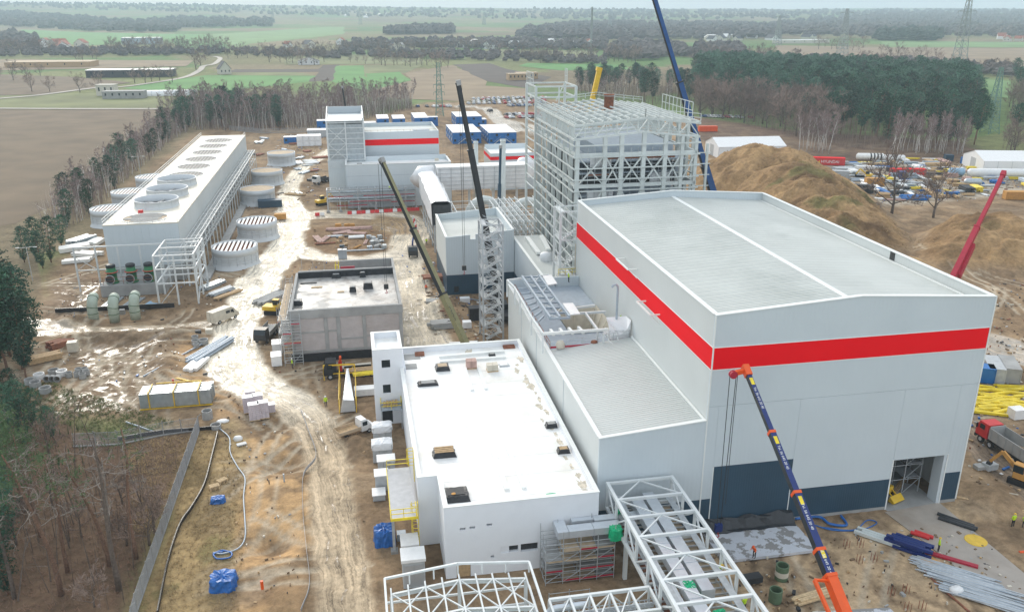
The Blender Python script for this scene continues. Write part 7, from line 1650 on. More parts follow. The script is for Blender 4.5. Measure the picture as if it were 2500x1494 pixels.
# near pines at the lower left: tall trunks with pale twisted dead branches
def near_pine(base,top,label,seed,crown=.3,m='bark_pine'):
    p = G(*base); h = AY(*top,p.y).z; h = min(max(h,8),24); rs = random.Random(seed); tk = MB(); dd_ = MB(); cr = MB(); pts = []; d = V(rs.gauss(0,.03),rs.gauss(0,.03),1); q = V(p.x,p.y,-.3)
    for k in range(9): pts.append(q); q = q+d*h/8; d = (d+V(rs.gauss(0,.05),rs.gauss(0,.05),0)).normalized()
    tk.tube(pts,[.30*(1-.75*k/8)*h/18 for k in range(9)],9)
    def twist(s,d,L,r_,lv):
        q = [s]
        for k in range(5): d = (d+V(rs.gauss(0,.35),rs.gauss(0,.35),rs.gauss(.02,.25))).normalized(); q.append(q[-1]+d*L/5)
        dd_.tube(q,[r_*(1-.16*k)for k in range(6)],4,False)
        if lv < 2:
            for k in range(4): twist(q[2+k%3],(d+V(rs.gauss(0,.8),rs.gauss(0,.8),rs.gauss(.1,.5))).normalized(),L*rs.uniform(.35,.6),r_*.5,lv+1)
    for k in range(9):
        f = .5+.5*k/9; i = min(7,int(f*8)); a = k*2.4+rs.random(); twist(pts[i].lerp(pts[i+1],f*8-i),V(math.cos(a),math.sin(a),rs.uniform(-.1,.6)).normalized(),h*rs.uniform(.1,.2),.06,0)
    for k in range(int(150*crown)):
        c = pts[-1]+V(rs.gauss(0,1.3),rs.gauss(0,1.3),rs.gauss(-1.5,1.4))
        for j in range(14): u = V(rs.gauss(0,1),rs.gauss(0,1),rs.gauss(.3,.7)).normalized(); e = c+V(rs.gauss(0,.3),rs.gauss(0,.3),rs.gauss(0,.25)); w_ = u.orthogonal().normalized()*.05; cr.add([e-w_,e+w_,e+u*.4],[(0,1,2)])
    t = thing('tall_pine',label,'tree',(p.x,p.y,0)); tk.build('trunk',m,t,True); dd_.build('dead_branches','bark_pale',t)
    if crown: cr.build('crown','needle_light',t)
for i,(b,tp,l,cw,m)in enumerate((((150,1452),(55,1080),'thickest reddish pine trunk at the lower left',.2,'bark_pine'),((165,1395),(70,1100),'pine trunk close behind the thickest one',.2,'bark_pine'),((268,1380),(180,1085),'slim pine trunk in the middle of the lower left group',.1,'bark_pine'),((290,1440),(205,1060),'leaning bare trunk near the lower fence',0,'bark'),((333,1362),(255,1040),'tall pine trunk with pale twisted branches near the fence',.1,'bark_pine'),((270,1290),(215,1110),'pale bare trunk behind the middle group',0,'bark_pale'),((100,1310),(30,1060),'pine trunk in the back of the lower left group',.4,'bark_pine'),((35,1460),(-60,1180),'dark trunk at the lower left corner',.3,'bark'),((60,1250),(10,1020),'green topped pine at the left edge',.8,'bark_pine'))): near_pine(b,tp,l,90+i,cw,m)
for i,(px,py,s)in enumerate(((365,1330,.55),(378,1300,.52),(310,1330,.4),(200,1310,.42),(130,1240,.5),(40,1330,.5),(230,1480,.36),(20,1200,.55),(300,1230,.4),(120,1110,.45))): p = G(px,py); tree(TB[i%4],p.x,p.y,s,'thin bare understorey tree in the lower left wood','bare understorey of the lower left wood','understorey_tree',0)
for i,(px,py,s)in enumerate(((20,1330,.5),(45,1050,.45),(10,1080,.5),(80,1045,.35),(0,1400,.55),(130,1070,.3),(30,1010,.4),(-10,1020,.5),(5,1260,.5),(-20,1180,.6),(60,1090,.4),(20,1450,.45))): p = G(px,py); tree(TP[3],p.x,p.y,s,'low green pine bush in the lower left wood','pine bushes of the lower left wood','pine_bush',0)
brush('thin dead saplings in the lower left wood',[(0,1020),(120,1020),(290,1085),(470,1070),(400,1250),(330,1494),(0,1494)],420,.6,4.5,27,'bark',.02); brush('thin bare stems standing in the lower left wood',[(0,1060),(120,1060),(270,1110),(400,1180),(330,1494),(0,1494)],70,6,13,34,'bark',.07); brush('green young pine shoots in the lower left wood',[(0,1010),(110,1010),(220,1060),(200,1180),(0,1300)],160,.4,1.6,28,'needle_light',.09)
# dry grass tufts and brush
def tufts(name,label,px,n,h,m,seed,w_=.03,sp=.5):
    rs = random.Random(seed); b = MB()
    pp = scatter(px,n,.05,seed); zz = height([q[0]for q in pp],[q[1]for q in pp])
    for(x,y),z in zip(pp,zz):
        for k in range(5): a = rs.uniform(0,6.28); l_ = h*rs.uniform(.5,1.2); e = V(x+math.cos(a)*l_*sp,y+math.sin(a)*l_*sp,z+l_); q = V(x+rs.uniform(-.1,.1),y+rs.uniform(-.1,.1),z-.05); s = V(-math.sin(a),math.cos(a),0)*w_; b.add([q-s,q+s,e],[(0,1,2)])
    o = b.build(name,m); tag(o,label,'grass',kind='stuff')
mat('dry_grass',(.35,.24,.115),.95,var=.3,scale=.4); mat('green_grass',(.12,.14,.045),.95,var=.3,scale=.4); mat('leaf_litter',(.22,.13,.085),.95,var=.35,scale=.6)
tufts('dry_grass','dry yellow grass tufts along the grey fence',[(490,1050),(560,1060),(600,1180),(585,1500),(340,1500)],1300,.25,'dry_grass',3,.03,1.8); tufts('dry_grass','dry weeds on the soil heaps',[(1745,470),(1850,400),(1960,430),(2240,590),(2300,620),(2050,620),(1850,520)],1100,.5,'dry_grass',8,.05,1.4); tufts('dry_grass','dry grass behind the grey fence',[(300,1085),(470,1060),(400,1300),(330,1300)],700,.35,'dry_grass',4,.03,1.6); tufts('brushwood','dead brush and litter under the lower left trees',[(0,1020),(120,1020),(290,1085),(380,1200),(320,1494),(0,1494)],1800,.3,'leaf_litter',5,.03,1.8); tufts('green_grass','green grass patches by the concrete rings',[(0,960),(120,930),(300,990),(430,1030),(280,1080),(60,1010)],1500,.3,'green_grass',6,.04,1.6)
# ------------------------------------------------------------------ fences and lines on the ground
def fence(label,pts,h,bay,m='fence_grey',top=True,name='fence'):
    t = thing(name,label,'fence',pts[0]); P = [Vector(p)for p in pts]
    for a,b in zip(P[:-1],P[1:]):
        L = (b-a).length; n = max(1,round(L/bay)); ux = (b-a)/n
        me = MB(); l_ = ux.length; k = .05
        while k < l_: me.box(k-.014,-.01,.1,k+.014,.01,h); k += .11
        for z in(.12,h*.5,h-.04): me.box(0,-.025,z,l_,-.016,z+.05)
        me = me.mesh('mesh_panel',m)
        for i in range(n):
            p = a+ux*i; o = bpy.data.objects.new('mesh_panel',me); COL.objects.link(o); o.parent = t; o.matrix_basis = wm(t).inverted()@(Matrix.Translation(p)@Matrix.Rotation(math.atan2(ux.y,ux.x),4,'Z'))
            member('post',p,p+V(0,0,h+.1),.12,.12,'concrete',t)
            if top: nx_ = V(-ux.y,ux.x,0).normalized()*.45; member('post_arm',p+V(0,0,h+.05),p+nx_+V(0,0,h+.45),.09,.09,'concrete',t)
        member('base_rail',a+V(0,-.1,.08),b+V(0,-.1,.08),.12,.16,'concrete',t)
fence('tall grey mesh fence with angled post tops beside the lower left wood',[G(487,1052),G(335,1494),G(318,1560)],2.2,2.5); fence('grey mesh fence crossing behind the lower left wood',[G(487,1050),G(400,1062),G(290,1085),G(180,1090)],2.0,2.6)
fence('long fence below the birch belt at the far side',[G(560,318),G(640,326),G(780,322)],2.2,4,top=False)
def line(name,label,px,r_,m,cat,z=.08,n=6,sag=0,closed=False): P = catmull([(*G(*p).xy,0)for p in px],6); o = MB().tube([(q[0],q[1],hz(q[0],q[1])+z)for q in P],r_,n).build(name,m,smooth=True); return tag(o,label,cat)
def strip(name,label,px,h,m,cat,th_=.06):
    P = catmull([(*G(*p).xy,0)for p in px],5); b = MB()
    for a,c in zip(P[:-1],P[1:]): b.bar((a[0],a[1],h/2),(c[0],c[1],h/2),th_,h)
    return tag(b.build(name,m),label,cat)
strip('silt_fence','low black silt fence right of the grey mesh fence',[(532,1060),(520,1110),(500,1185),(470,1240),(440,1285),(412,1370),(385,1500)],.5,'black_film','silt fence',.12); strip('silt_fence','black film strip behind the mesh fence corner',[(530,1048),(480,1052),(400,1058),(290,1075)],.6,'black_film','silt fence',.1)
line('hose','blue grey hose winding down to the blue tarp',[(535,1046),(560,1070),(562,1105),(580,1140),(598,1168),(595,1215),(598,1270),(598,1310),(580,1338),(545,1352),(520,1350)],.09,'steel_blue','hose',.1); line('hose','coiled blue hose above the big blue tarp',[(520,1355),(540,1345),(565,1350),(560,1362),(530,1365),(522,1352),(545,1348)],.1,'tarp_blue','hose',.12)
strip('edge_fence','thin rope fence between the sand strip and the mud road',[(735,1005),(752,1050),(772,1115),(742,1160),(740,1250),(748,1340),(756,1430),(735,1494)],.45,'fence_grey','fence',.03)
line('hose','pair of blue hoses looping beside the big hall',[z9(830,815),z9(1000,800),z9(1080,850),z9(1200,860),z9(1160,790)],.16,'tarp_blue','hose',.2); line('hose','tangled thin blue hoses before the navy wall',[z9(960,850),z9(1100,890),z9(1300,890),z9(1420,840),z9(1350,820),z9(1250,890),z9(1020,870)],.07,'tarp_blue','hose',.1); line('rail','rusty rail lying in the sand at the lower right',[z9(1690,1100),z9(1850,1270),z9(2090,1479)],.12,'rust','rail',.06); line('hose','grey pipe lying beside the grass at left',[z7(910,110),z7(1110,180)],.12,'steel_blue','pipe',.1)
# ------------------------------------------------------------------ generic goods
def bundle(label,p,L,rz,n,rows,r_,m,kind='cyl',name='pipe_bundle',cat='pipes',group=None,z=0,jit=.0):
    t = thing(name,label,cat,(p.x,p.y,z),rz,group)
    for k in range(rows):
        for i in range(n):
            y = (i-(n-1)/2)*r_*2.05+(k%2)*r_; zz = r_+k*r_*1.8+.06; j = ru(-jit,jit); e = ru(-jit,jit)*.4
            o = bpy.data.objects.new('pipe' if kind == 'cyl' else 'beam',unit(kind,m if isinstance(m,str)else m[(i+k)%len(m)])); COL.objects.link(o); o.parent = t
            mx = Matrix.Translation((j,y,zz))@Matrix.Rotation(e*.12,4,'Z')@(Matrix.Rotation(math.pi/2,4,'Y')@Matrix.Diagonal((r_*2,r_*2,L,1))if kind == 'cyl' else Matrix.Diagonal((L,r_*1.8,r_*1.7,1))); o.matrix_basis = mx
    return t
def crate(label,p,s,m,rz=0,name='crate',cat='crate',lid=None,group=None,z=0):
    t = thing(name,label,cat,(p.x,p.y,z),rz,group); MB().box(-s[0]/2,-s[1]/2,.12,s[0]/2,s[1]/2,s[2]).build('body',m,t,local=True)
    for k in(-.4,0,.4): MB().box(k*s[0]-.06,-s[1]/2,0,k*s[0]+.06,s[1]/2,.118).build('skid','timber',t,local=True)
    if lid: MB().box(-s[0]/2-.04,-s[1]/2-.04,s[2]+.002,s[0]/2+.04,s[1]/2+.04,s[2]+.1).build('lid',lid,t,local=True)
    return t
def pallet(label,p,rz=0,n=1,m='timber_pale',group=None):
    t = thing('pallet',label,'pallet',p,rz,group)
    for k in range(n):
        z = k*.15
        for i in range(5): MB().box(-.6,-.4+i*.175,z+.11,.6,-.3+i*.175,z+.13).build('slat',m,t,local=True)
        for i in(-.5,0,.5): MB().box(i-.06,-.4,z,i+.06,.4,z+.11).build('runner',m,t,local=True)
pallet('pale pallets stacked above the small blue tarp, left one',G(*z7(1550,590)),R(20),4); pallet('pale pallet leaning pile above the small blue tarp, right one',G(*z7(1605,540)),R(40),3); pallet('pale pallet under the big blue tarp',G(545,1432),R(5),1)
for px,s,h,l in((z7(1575,680),(1.6,1.1),.6,'small crumpled blue tarp heap'),(z7(1615,1290),(2.5,2.2),1.3,'big blue tarp over a pallet near the lower road'),(z8(325,975),(2.2,2.0),1.9,'blue tarp cover beside the yellow access platform')): tag(drape(None,G(*px),s,h,'tarp_blue','tarp_heap',.12),l,'tarp')
bag('white_bag','white bag lying by the fence corner',G(*z7(1720,235)),(.7,.4,.6),'white'); bag('white_bag','white sheet heap by the concrete ring',G(*z7(1610,105)),(.9,.5,.35),'white','sheet'); crate('flat grey box beside the white bag',G(*z7(1745,275)),(1.3,.7,.3),'container_grey',R(20)); bag('white_bag','white sack among the rebar posts at lower right',G(*z9(1990,1335)),(.8,.5,.7),'white','sack')
def ring(px,label,r_=.75,h=.8,m='concrete',tilt=0,group='concrete rings by the grass'):
    p = G(*px); t = thing('concrete_ring',label,'concrete ring',p,0,group); MB().lathe((0,0,0),[(r_,0),(r_,h),(r_*.82,h),(r_*.82,.02)],22).build('shell',m,t,local=True,smooth=False); MB().disc((0,0,.03),r_*.82,20).build('inside_ground','soil',t,local=True)
    if tilt: t.matrix_basis = t.matrix_basis@Matrix.Translation((0,0,r_))@Matrix.Rotation(R(90),4,'X')@Matrix.Translation((0,0,-h/2))
for i,(u,v,r_,l)in enumerate(((218,1290,.8,'leftmost concrete ring by the grass'),(258,1310,.85,'concrete ring touching the leftmost one'),(285,1252,.85,'pale flat concrete ring behind the left pair'),(330,1352,.9,'lone concrete ring nearest the camera'),(390,1222,.85,'dark concrete ring behind the tipped rings'),(450,1228,.85,'white rimmed concrete ring in the middle of the row'))): ring(z4(u,v),l,r_,.85,'concrete' if i not in(2,5)else 'white')
for i,u in enumerate((345,382,418)): ring(z4(u,1275),('left','middle','right')[i]+' of three small tipped concrete rings',.55,.7,'concrete',1)
for i,(u,v)in enumerate(((500,1240),(560,1235),(598,1250),(570,1210),(612,1208),(625,1225))): ring(z4(u,v),'small concrete ring in the right cluster by the mud',.55,.8)
for i,(u,v,r_,l)in enumerate(((1410,975,.6,'far concrete ring left of the black pipes'),(1412,1005,.65,'second concrete ring left of the black pipes'),(1470,1000,.85,'wide concrete ring left of the black pipes'),(1418,1030,.5,'near concrete ring left of the black pipes'))): ring(z4(u,v),l,r_,.8,group=None)
ring(z7(1500,80),'tall pale concrete ring right of the sheet stack',.75,1.3,group=None); ring(z7(1560,150),'low pale concrete ring by the fence corner',.75,.6,group=None); ring(z9(730,1235),'tall green and white pipe ring on the sand',.68,1.7,'ring_green',group=None); ring(z9(685,1395),'tall green pipe ring nearer the slab',.66,1.4,'ring_green',group=None)
p = G(*z9(730,1235)); MB().lathe((p.x,p.y,.45),[(.69,0),(.70,.02),(.70,.6),(.69,.62)],24).build('pale_band','cream',[o for o in COL.objects if o.get('label') == 'tall green and white pipe ring on the sand'][0])
# sheet stack with yellow frame
a,b_ = G(341,1003),G(513,1006); t = thing('sheet_stack','long stack of grey steel sheets held by a yellow frame','sheets',(a+b_)/2)
for k in range(9): boxp('sheet_pack',a.x+ru(0,.12),a.y+.3+k*.36,.2,b_.x-ru(0,.25),a.y+.55+k*.36,2.5-ru(0,.18),'sheet',t)
for f in(.14,.48,.82): x = a.x+(b_.x-a.x)*f; member('frame_post',(x,a.y+.2,0),(x,a.y+.2,2.7),.14,.14,'yellow',t); member('frame_beam',(x,a.y+.1,2.65),(x,a.y+3.6,2.65),.14,.14,'yellow',t)
member('frame_rail',(a.x,a.y+.15,.1),(b_.x,a.y+.15,.1),.14,.14,'yellow',t); member('frame_rail',(a.x+2,a.y+3.5,2.75),(b_.x-2,a.y+3.5,2.75),.14,.14,'yellow',t)
for i,(px,py,h,l)in enumerate(((622,1023,2,'front left pallet stack of pinkish blocks'),(645,1018,2,'front middle pallet stack of pinkish blocks'),(660,1005,1,'low right pallet of pinkish blocks'),(608,1005,2,'rear left pallet stack of pinkish blocks'),(632,1000,2,'rear middle pallet stack of pinkish blocks'),(614,990,2,'rearmost pallet stack of pinkish blocks'))):
    p = G(px,py); t = thing('block_pallet',l,'pallet',p,R(8),'pallets of pinkish blocks'); MB().box(-.75,-.6,0,.75,.6,.12).build('pallet_base','timber_pale',t,local=True); mat_ = 'pipe_pink'
    for k in range(h*4):
        for j in range(3): MB().box(-.74+j*.5,-.6,.14+k*.3,-.26+j*.5,.6,.42+k*.3).build('block','block_pink' if 'block_pink' in M else mat('block_pink',(.62,.55,.58),.85,var=.08)and 'block_pink',t,local=True)
    MB().box(-.77,-.63,.14+h*1.2,.77,.63,.18+h*1.2).build('white_cover','white',t,local=True)
# grey cabinets beside the white building
for i,(u,v,w_,h,wrap,l)in enumerate(((310,262,2.6,2.4,1,'farthest cabinet row wrapped in clear film'),(312,400,2.6,2.6,1,'second cabinet row wrapped in clear film'),(340,500,2.2,2.2,0,'third cabinet with bare grey roof'),(305,610,1.6,2.2,0,'narrow grey cabinet beside the access platform'),(285,680,1.5,.8,0,'low grey block by the sandy rut'))):
    p = G(*z8(u,v)); t = thing('switch_cabinet',l+' beside the white building','cabinet',p)
    for k in range(3 if w_ > 2 else 1): n_ = 3 if w_ > 2 else 1; boxp('cabinet',p.x-w_/2+k*w_/n_+.02,p.y,.15,p.x-w_/2+(k+1)*w_/n_-.02,p.y+1.7,h,'container_grey',t)
    boxp('roof',p.x-w_/2-.08,p.y-.08,h+.002,p.x+w_/2+.08,p.y+1.78,h+.12,'white',t); boxp('skid',p.x-w_/2,p.y+.1,0,p.x+w_/2,p.y+1.6,.148,'concrete',t)
    if wrap: drape(t,(p.x,p.y+.85,0),(w_+.15,1.95),h+.22,'wrap_white',zb=h-.7,flare=1.02,crink=.03)
for i,(u,v,w_,h)in enumerate(((540,1300,2.3,3.2),(515,1180,1.7,3.0))):
    p = G(*z8(u,v)); t = thing('transformer_cabinet',('near','far')[i]+' tall grey cabinet with a white roof before the steel frame','cabinet',p); boxp('body',p.x-w_/2,p.y,0,p.x+w_/2,p.y+2.0,h,'container_grey',t); boxp('roof',p.x-w_/2-.12,p.y-.15,h+.002,p.x+w_/2+.12,p.y+2.1,h+.35,'white',t); boxp('door',p.x-w_/2+.2,p.y-.04,.3,p.x,p.y-.002,h-.4,'silver',t); boxp('door',p.x+.06,p.y-.04,.3,p.x+w_/2-.2,p.y-.002,h-.4,'silver',t)
crate('small steel crate beside the platform tarp',G(*z8(445,955)),(1,.9,1.0),'steel_blue')
# yellow portal frame, silver duct in yellow frame
a,b_ = G(792,928),G(868,925); t = thing('lifting_gantry','yellow steel lifting frame before the black film skirt','frame',(a+b_)/2)
for p in(a,b_,a.lerp(b_,.5)): member('post',p,p+V(0,0,2.6),.16,.16,'yellow',t)
member('top_beam',a+V(0,0,2.6),b_+V(0,0,2.6),.18,.22,'yellow',t); member('mid_beam',a+V(0,0,1.1),b_+V(0,0,1.1),.12,.14,'yellow',t); member('brace',a+V(0,0,1.1),a.lerp(b_,.25)+V(0,0,.1),.1,.1,'yellow',t); member('brace',b_+V(0,0,2.5),a.lerp(b_,.75)+V(0,0,1.1),.1,.1,'yellow',t)
t = thing('duct_assembly','silver V shaped duct piece held in a yellow frame on the mud','duct',G(850,985)); p = G(850,1008); q_ = G(850,935)
MB().add([p+V(-1.1,0,.2),p+V(1.1,0,.2),p+V(1.0,0,2.0),p+V(-.6,0,2.2),q_+V(-.3,0,.3),q_+V(.5,0,.3),q_+V(.2,0,2.6),q_+V(-.1,0,2.6)],[(0,1,2,3),(4,7,6,5),(0,3,7,4),(1,5,6,2),(3,2,6,7)]).build('duct_piece','duct',t)
for s in(-1.25,1.25):
    member('frame_rail',p+V(s,0,2.3),q_+V(s,0,2.3),.1,.1,'yellow',t); member('frame_rail',p+V(s,0,.1),q_+V(s,0,.1),.1,.1,'yellow',t)
    for f in(0,.5,1): c = p.lerp(q_,f)+V(s,0,0); member('frame_post',c,c+V(0,0,2.3),.1,.1,'yellow',t)
bundle('bundle of yellow tubes beside the white stair tower',G(893,930),4,R(5),5,2,.1,'yellow_bright',z=1.1); crate('white flat cabin roof piece by the tower',G(897,962),(4,1.6,1.2),'white',0,'panel_box','box'); crate('steel pipe cradle with grey cylinder behind the black lorry',G(870,908),(5,1.6,1.2),'cream',R(3),'cylinder_cradle')
for i,(u,v)in enumerate(((2000,1150),(2005,1060))): crate(('near','far')[i]+' white crate beside the scaffold footpath',G(*z4(u,v)),(1.7,2.4,1.8),'white',R(5),lid='wrap_white')
for i in range(2): p = G(832+10*i,632); crate(('left','right')[i]+' white and green portable toilet on the road',p,(1.1,1.1,2.3),'steel_blue',0,'portable_toilet','toilet','white')
# pipe laydown island
for i,(u,v,L,rz,n,rw,r_,m,l)in enumerate(((1200,345,12,0,5,2,.16,'pipe_pink','long pinkish pipe bundle at the back of the laydown island'),(1100,390,5,25,6,1,.16,'pipe_pink','tangle of pinkish pipes on the laydown island'),(1320,400,5,-20,6,1,.15,'pipe_pink','pinkish pipes lying right on the laydown island'),(770,480,6,105,4,1,.2,'pipe_pink','steep pinkish pipes at the left tip of the laydown island'),(850,490,6,70,4,1,.2,'pipe_pink','crossed pinkish pipes at the left tip of the laydown island'),(860,540,5,3,3,1,.15,'rust','short red brown pipes at the island front'),(1000,440,4,2,4,1,.14,'galv','grey pipes left of the dark stacks'),(1320,460,4,0,3,1,.3,'white','thick white pipes on the laydown island'),(1430,520,4,80,3,1,.14,'pipe_pink','upright lying pink pipes beside the grey blocks'),(1310,590,3,60,2,1,.15,'board_orange','orange pipes at the island front'),(1400,635,9,1,2,1,.15,'galv','grey pipes along the front rim of the island'))): bundle(l,G(640+u/5.645,500+v/5.645),L,R(rz),n,rw,r_,m,jit=.5)
for k in range(22): p = G(640+ru(1470,1690)/5.645,500+ru(450,610)/5.645); crate('grey wrapped block pack on the laydown island',p,(ru(.8,1.3),ru(.8,1.2),ru(.5,1.1)),rnd.choice(('steel_blue','concrete','sheet')),R(ru(-15,15)),'block_pack','blocks',None,'grey packs on the laydown island')
for k in range(9): p = G(640+ru(1040,1180)/5.645,500+ru(440,620)/5.645); crate('dark steel part on the laydown island',p,(ru(.6,1.6),ru(.5,.9),ru(.3,.7)),rnd.choice(('navy','dark','timber')),R(ru(-40,40)),'steel_part','steel part',None,'dark parts on the laydown island')
for i,u in enumerate((1050,1175,1235)): crate(('left','middle','right')[i]+' yellow box on the far rim of the laydown island',G(640+u/5.645,500+310/5.645),(1.6,.9,1.0),'board_orange',R(5))
# heaps of goods: left of and behind the cooling tower, road sides, yard
for i,(px,py,L,rz,n,rw,r_,m,k,l)in enumerate(((185,610,7,30,3,1,.6,'plank','box','white panels fanned out left of the cooling tower'),(215,625,6,-20,3,1,.5,'plank','box','white panels crossing the fanned ones'),(200,595,7,60,4,2,.4,'sheet','box','grey panel stack by the pine bushes'),(235,595,5,80,3,1,.5,'plank','box','white panels beside the cooling tower corner'),(190,640,6,10,3,1,.4,'plank','box','white boards before the fanned panels'),(520,700,6,55,6,2,.18,'sheet','box','silver sheet offcuts right of the valve frame'),(540,715,6,50,5,2,.16,'galv','cyl','grey tubes right of the valve frame'),(560,720,7,48,3,1,.2,'timber','box','brown beams right of the valve frame'),(515,860,11,62,6,2,.2,'steel_blue','cyl','dark grey plastic pipes by the concrete rings'),(478,895,5,75,4,1,.3,'white','box','white wrapped pieces in a red rack'),(425,880,15,62,1,1,.14,'steel_blue','cyl','single long pipe lying in the sandy trench'),(420,830,6,2,1,1,.2,'dark','cyl','dark pipe across the head of the sandy trench'),(155,845,4,40,4,2,.3,'rust','box','rusty formwork stack by the left berm'),(110,880,5,30,4,2,.25,'timber','box','timber formwork stack near the pines'),(440,945,7,25,2,1,.08,'yellow','box','yellow timber profile frame on the sand'),(455,930,5,-35,2,1,.08,'yellow','box','yellow batten crossing the profile frame'),(1075,800,4,5,4,2,.3,'concrete','box','crate of grey scrap beside the leaning boom'),(1060,690,5,3,4,3,.3,'rust','box','rusty rack beside the grey cube'),(1130,845,5,0,4,1,.25,'white','box','white wrapped goods before the lattice stair tower'),(2420,1235,9,-38,2,1,.12,'timber','box','long timber on the sand heap'),(2335,1278,4,-50,3,1,.2,'crane_black','cyl','dark roller frame beside the concrete road'),(2200,1180,6,40,3,1,.1,'timber','box','battens on the concrete road'),(2150,1318,5,-48,3,1,.22,'steel_pale','box','white steel gantry part beside the concrete road'),(2215,1340,4,-48,4,3,.2,'crane_blue','box','blue machine skid beside the concrete road'),(2250,1310,2,-48,2,1,.22,'container_red','cyl','red cylinders on the blue machine skid'),(1990,1460,5,10,4,2,.12,'timber_pale','box','pale planks on the near wet slab'),(655,810,4,70,4,1,.3,'wrap_white','box','white mesh packs left of the scaffold'),(660,730,8,55,5,1,.3,'concrete','box','concrete slabs lying left of the concrete building'))):
    bundle(l,G(px,py),L,R(rz),n,rw,r_,m,k,'material_stack','building goods',jit=.6)
for i,(px,py,s,m,l)in enumerate(((180,858,(1.6,1.4,1.9),'cream','cream cabinet by the rusty formwork'),(485,818,(1,1,1),'dark','dark crate on the sandy path'),(512,815,(1.2,1,1),'cream','pale drum crate beside the van'),(685,535,(3.2,2,1.6),'board_orange','orange brown timber crate above the slatted fan stack'),(660,505,(7,3,2.2),'navy','row of dark crates before the spare fan stacks'),(1210,690,(2.5,2,2),'dark','dark machine at the foot of the lattice stair tower'),(1140,800,(1.6,1.4,1.3),'wrap_white','white wrapped machine left of the lattice stair tower'),(1135,740,(2,1.4,1.2),'wrap_white','white bags on the sand left of the lattice stair tower'),(1160,780,(2.4,2,2.6),'black_film','black wrapped machine left of the lattice stair tower'),(1068,750,(4.5,2,1.6),'concrete','low block wall pit beside the leaning boom'),(2415,1145,(1.6,1.2,.9),'container_grey','grey scrap box beside the tipper'),(2390,1145,(1.2,1,.6),'concrete','small stone crate beside the tipper'),(2480,1020,(2,1.6,1.6),'white','white cube frame beside the yellow steel'),(2270,1375,(1.8,1.4,.25),'board_orange','rusty steel plate on the sand'),(1835,1420,(2,1,.8),'dark','dark generator between the green rings'))): crate(l,G(px,py),s,m,R(ru(-8,8)))
for k in range(26):
    p = G(ru(600,750),ru(335,400))if k%2 else G(ru(655,730),ru(395,480))
    if-33.5 < p.x < -20 and p.y < 350: p.x += 9
    bundle('heap of site materials beside the spare fan stacks',p,ru(3,7),R(ru(0,180)),rnd.randint(3,6),1,ru(.12,.35),rnd.choice(('plank','sheet','timber','rust','steel_blue','white','dark')),rnd.choice(('box','cyl')),'material_stack','building goods','goods around the spare fan stacks',jit=.8)
for k in range(190):
    q = [(2060,402),(2230,385),(2480,405),(2540,470),(2160,498),(2030,435)]
    x,y = scatter(q,1,0,500+k)[0]; m,cn = rnd.choice((('galv','grey'),('sheet','silver'),('white','white'),('steel_blue','blue grey'),('dark','black'),('yellow_bright','yellow'),('pipe_pink','pink'),('blue','blue'),('timber','brown'),('white','white'),('galv','grey')))
    bundle(cn+' goods stacked in the right storage yard',V(x,y,0),ru(2,9),R(-14+rnd.choice((0,0,0,90))+ru(-6,6)),rnd.randint(3,5),rnd.randint(1,3),ru(.1,.3),m,rnd.choice(('box','cyl')),'yard_stack','building goods',cn+' goods in the right storage yard',jit=.5)
for i,(u,v,L,r_,m,l)in enumerate(((2300,1285,22,1.5,'white','long white vessel lying in the storage yard'),(1370,1160,11,1.3,'plank','white and black striped vessel in the storage yard'),(1540,1165,9,1.1,'white','white bullet tank in the storage yard'),(1990,1275,6,1.4,'pale_blue','blue grey vessel in the storage yard'),(2110,1345,6,1.2,'sheet','short silver vessel in the storage yard'))):
    p = G(*z3(u,v)); t = thing('vessel',l,'vessel',p,R(-14)); b = MB(); b.tube([(x,0,r_+.3)for x in(-L/2,-L/2+.3,-L/2+.8,L/2-.8,L/2-.3,L/2)],[.1*r_,.7*r_,r_,r_,.7*r_,.1*r_],16); b.build('shell',m,t,local=True,smooth=True)
    for s in(-.3,.3): MB().box(s*L-.2,-r_*.8,0,s*L+.2,r_*.8,.6).build('saddle','concrete',t,local=True)
    if 'striped' in l:
        for k in range(4): MB().tube([(k*1.3-.3,0,r_+.3),(k*1.3+.25,0,r_+.3)],r_*1.02,16).build('black_band','dark',t,local=True)
for k in range(34): p = G(ru(2375,2530),ru(945,1015)); bundle('yellow tower crane lattice piece on the ground',p,ru(2,6),R(ru(-35,10)),3,2,.09,'yellow_bright','box','lattice_piece','crane part','yellow lattice pieces beside the big hall',jit=.5)
for i,(px,py,L)in enumerate(((2330,1400,8),(2370,1430,9),(2420,1470,9))): bundle(('upper','middle','lower')[i]+' long stack of scaffold tubes beside the concrete road',G(px,py),L,R(-42),12,2,.07,('galv','galv','steel_blue'),'cyl','tube_stack','scaffold tubes',jit=.9)
bundle('red scaffold boards on the tube stack',G(2312,1365),6,R(-42),2,1,.14,'crane_red','box','board_stack','boards')
p = G(*z9(2135,965)); tag(MB().lathe((p.x,p.y,.02),[(0,.12),(1.15,.12),(1.2,.08),(1.2,0)],28).build('yellow_disc','yellow'),'round yellow lid lying on the concrete road','lid')
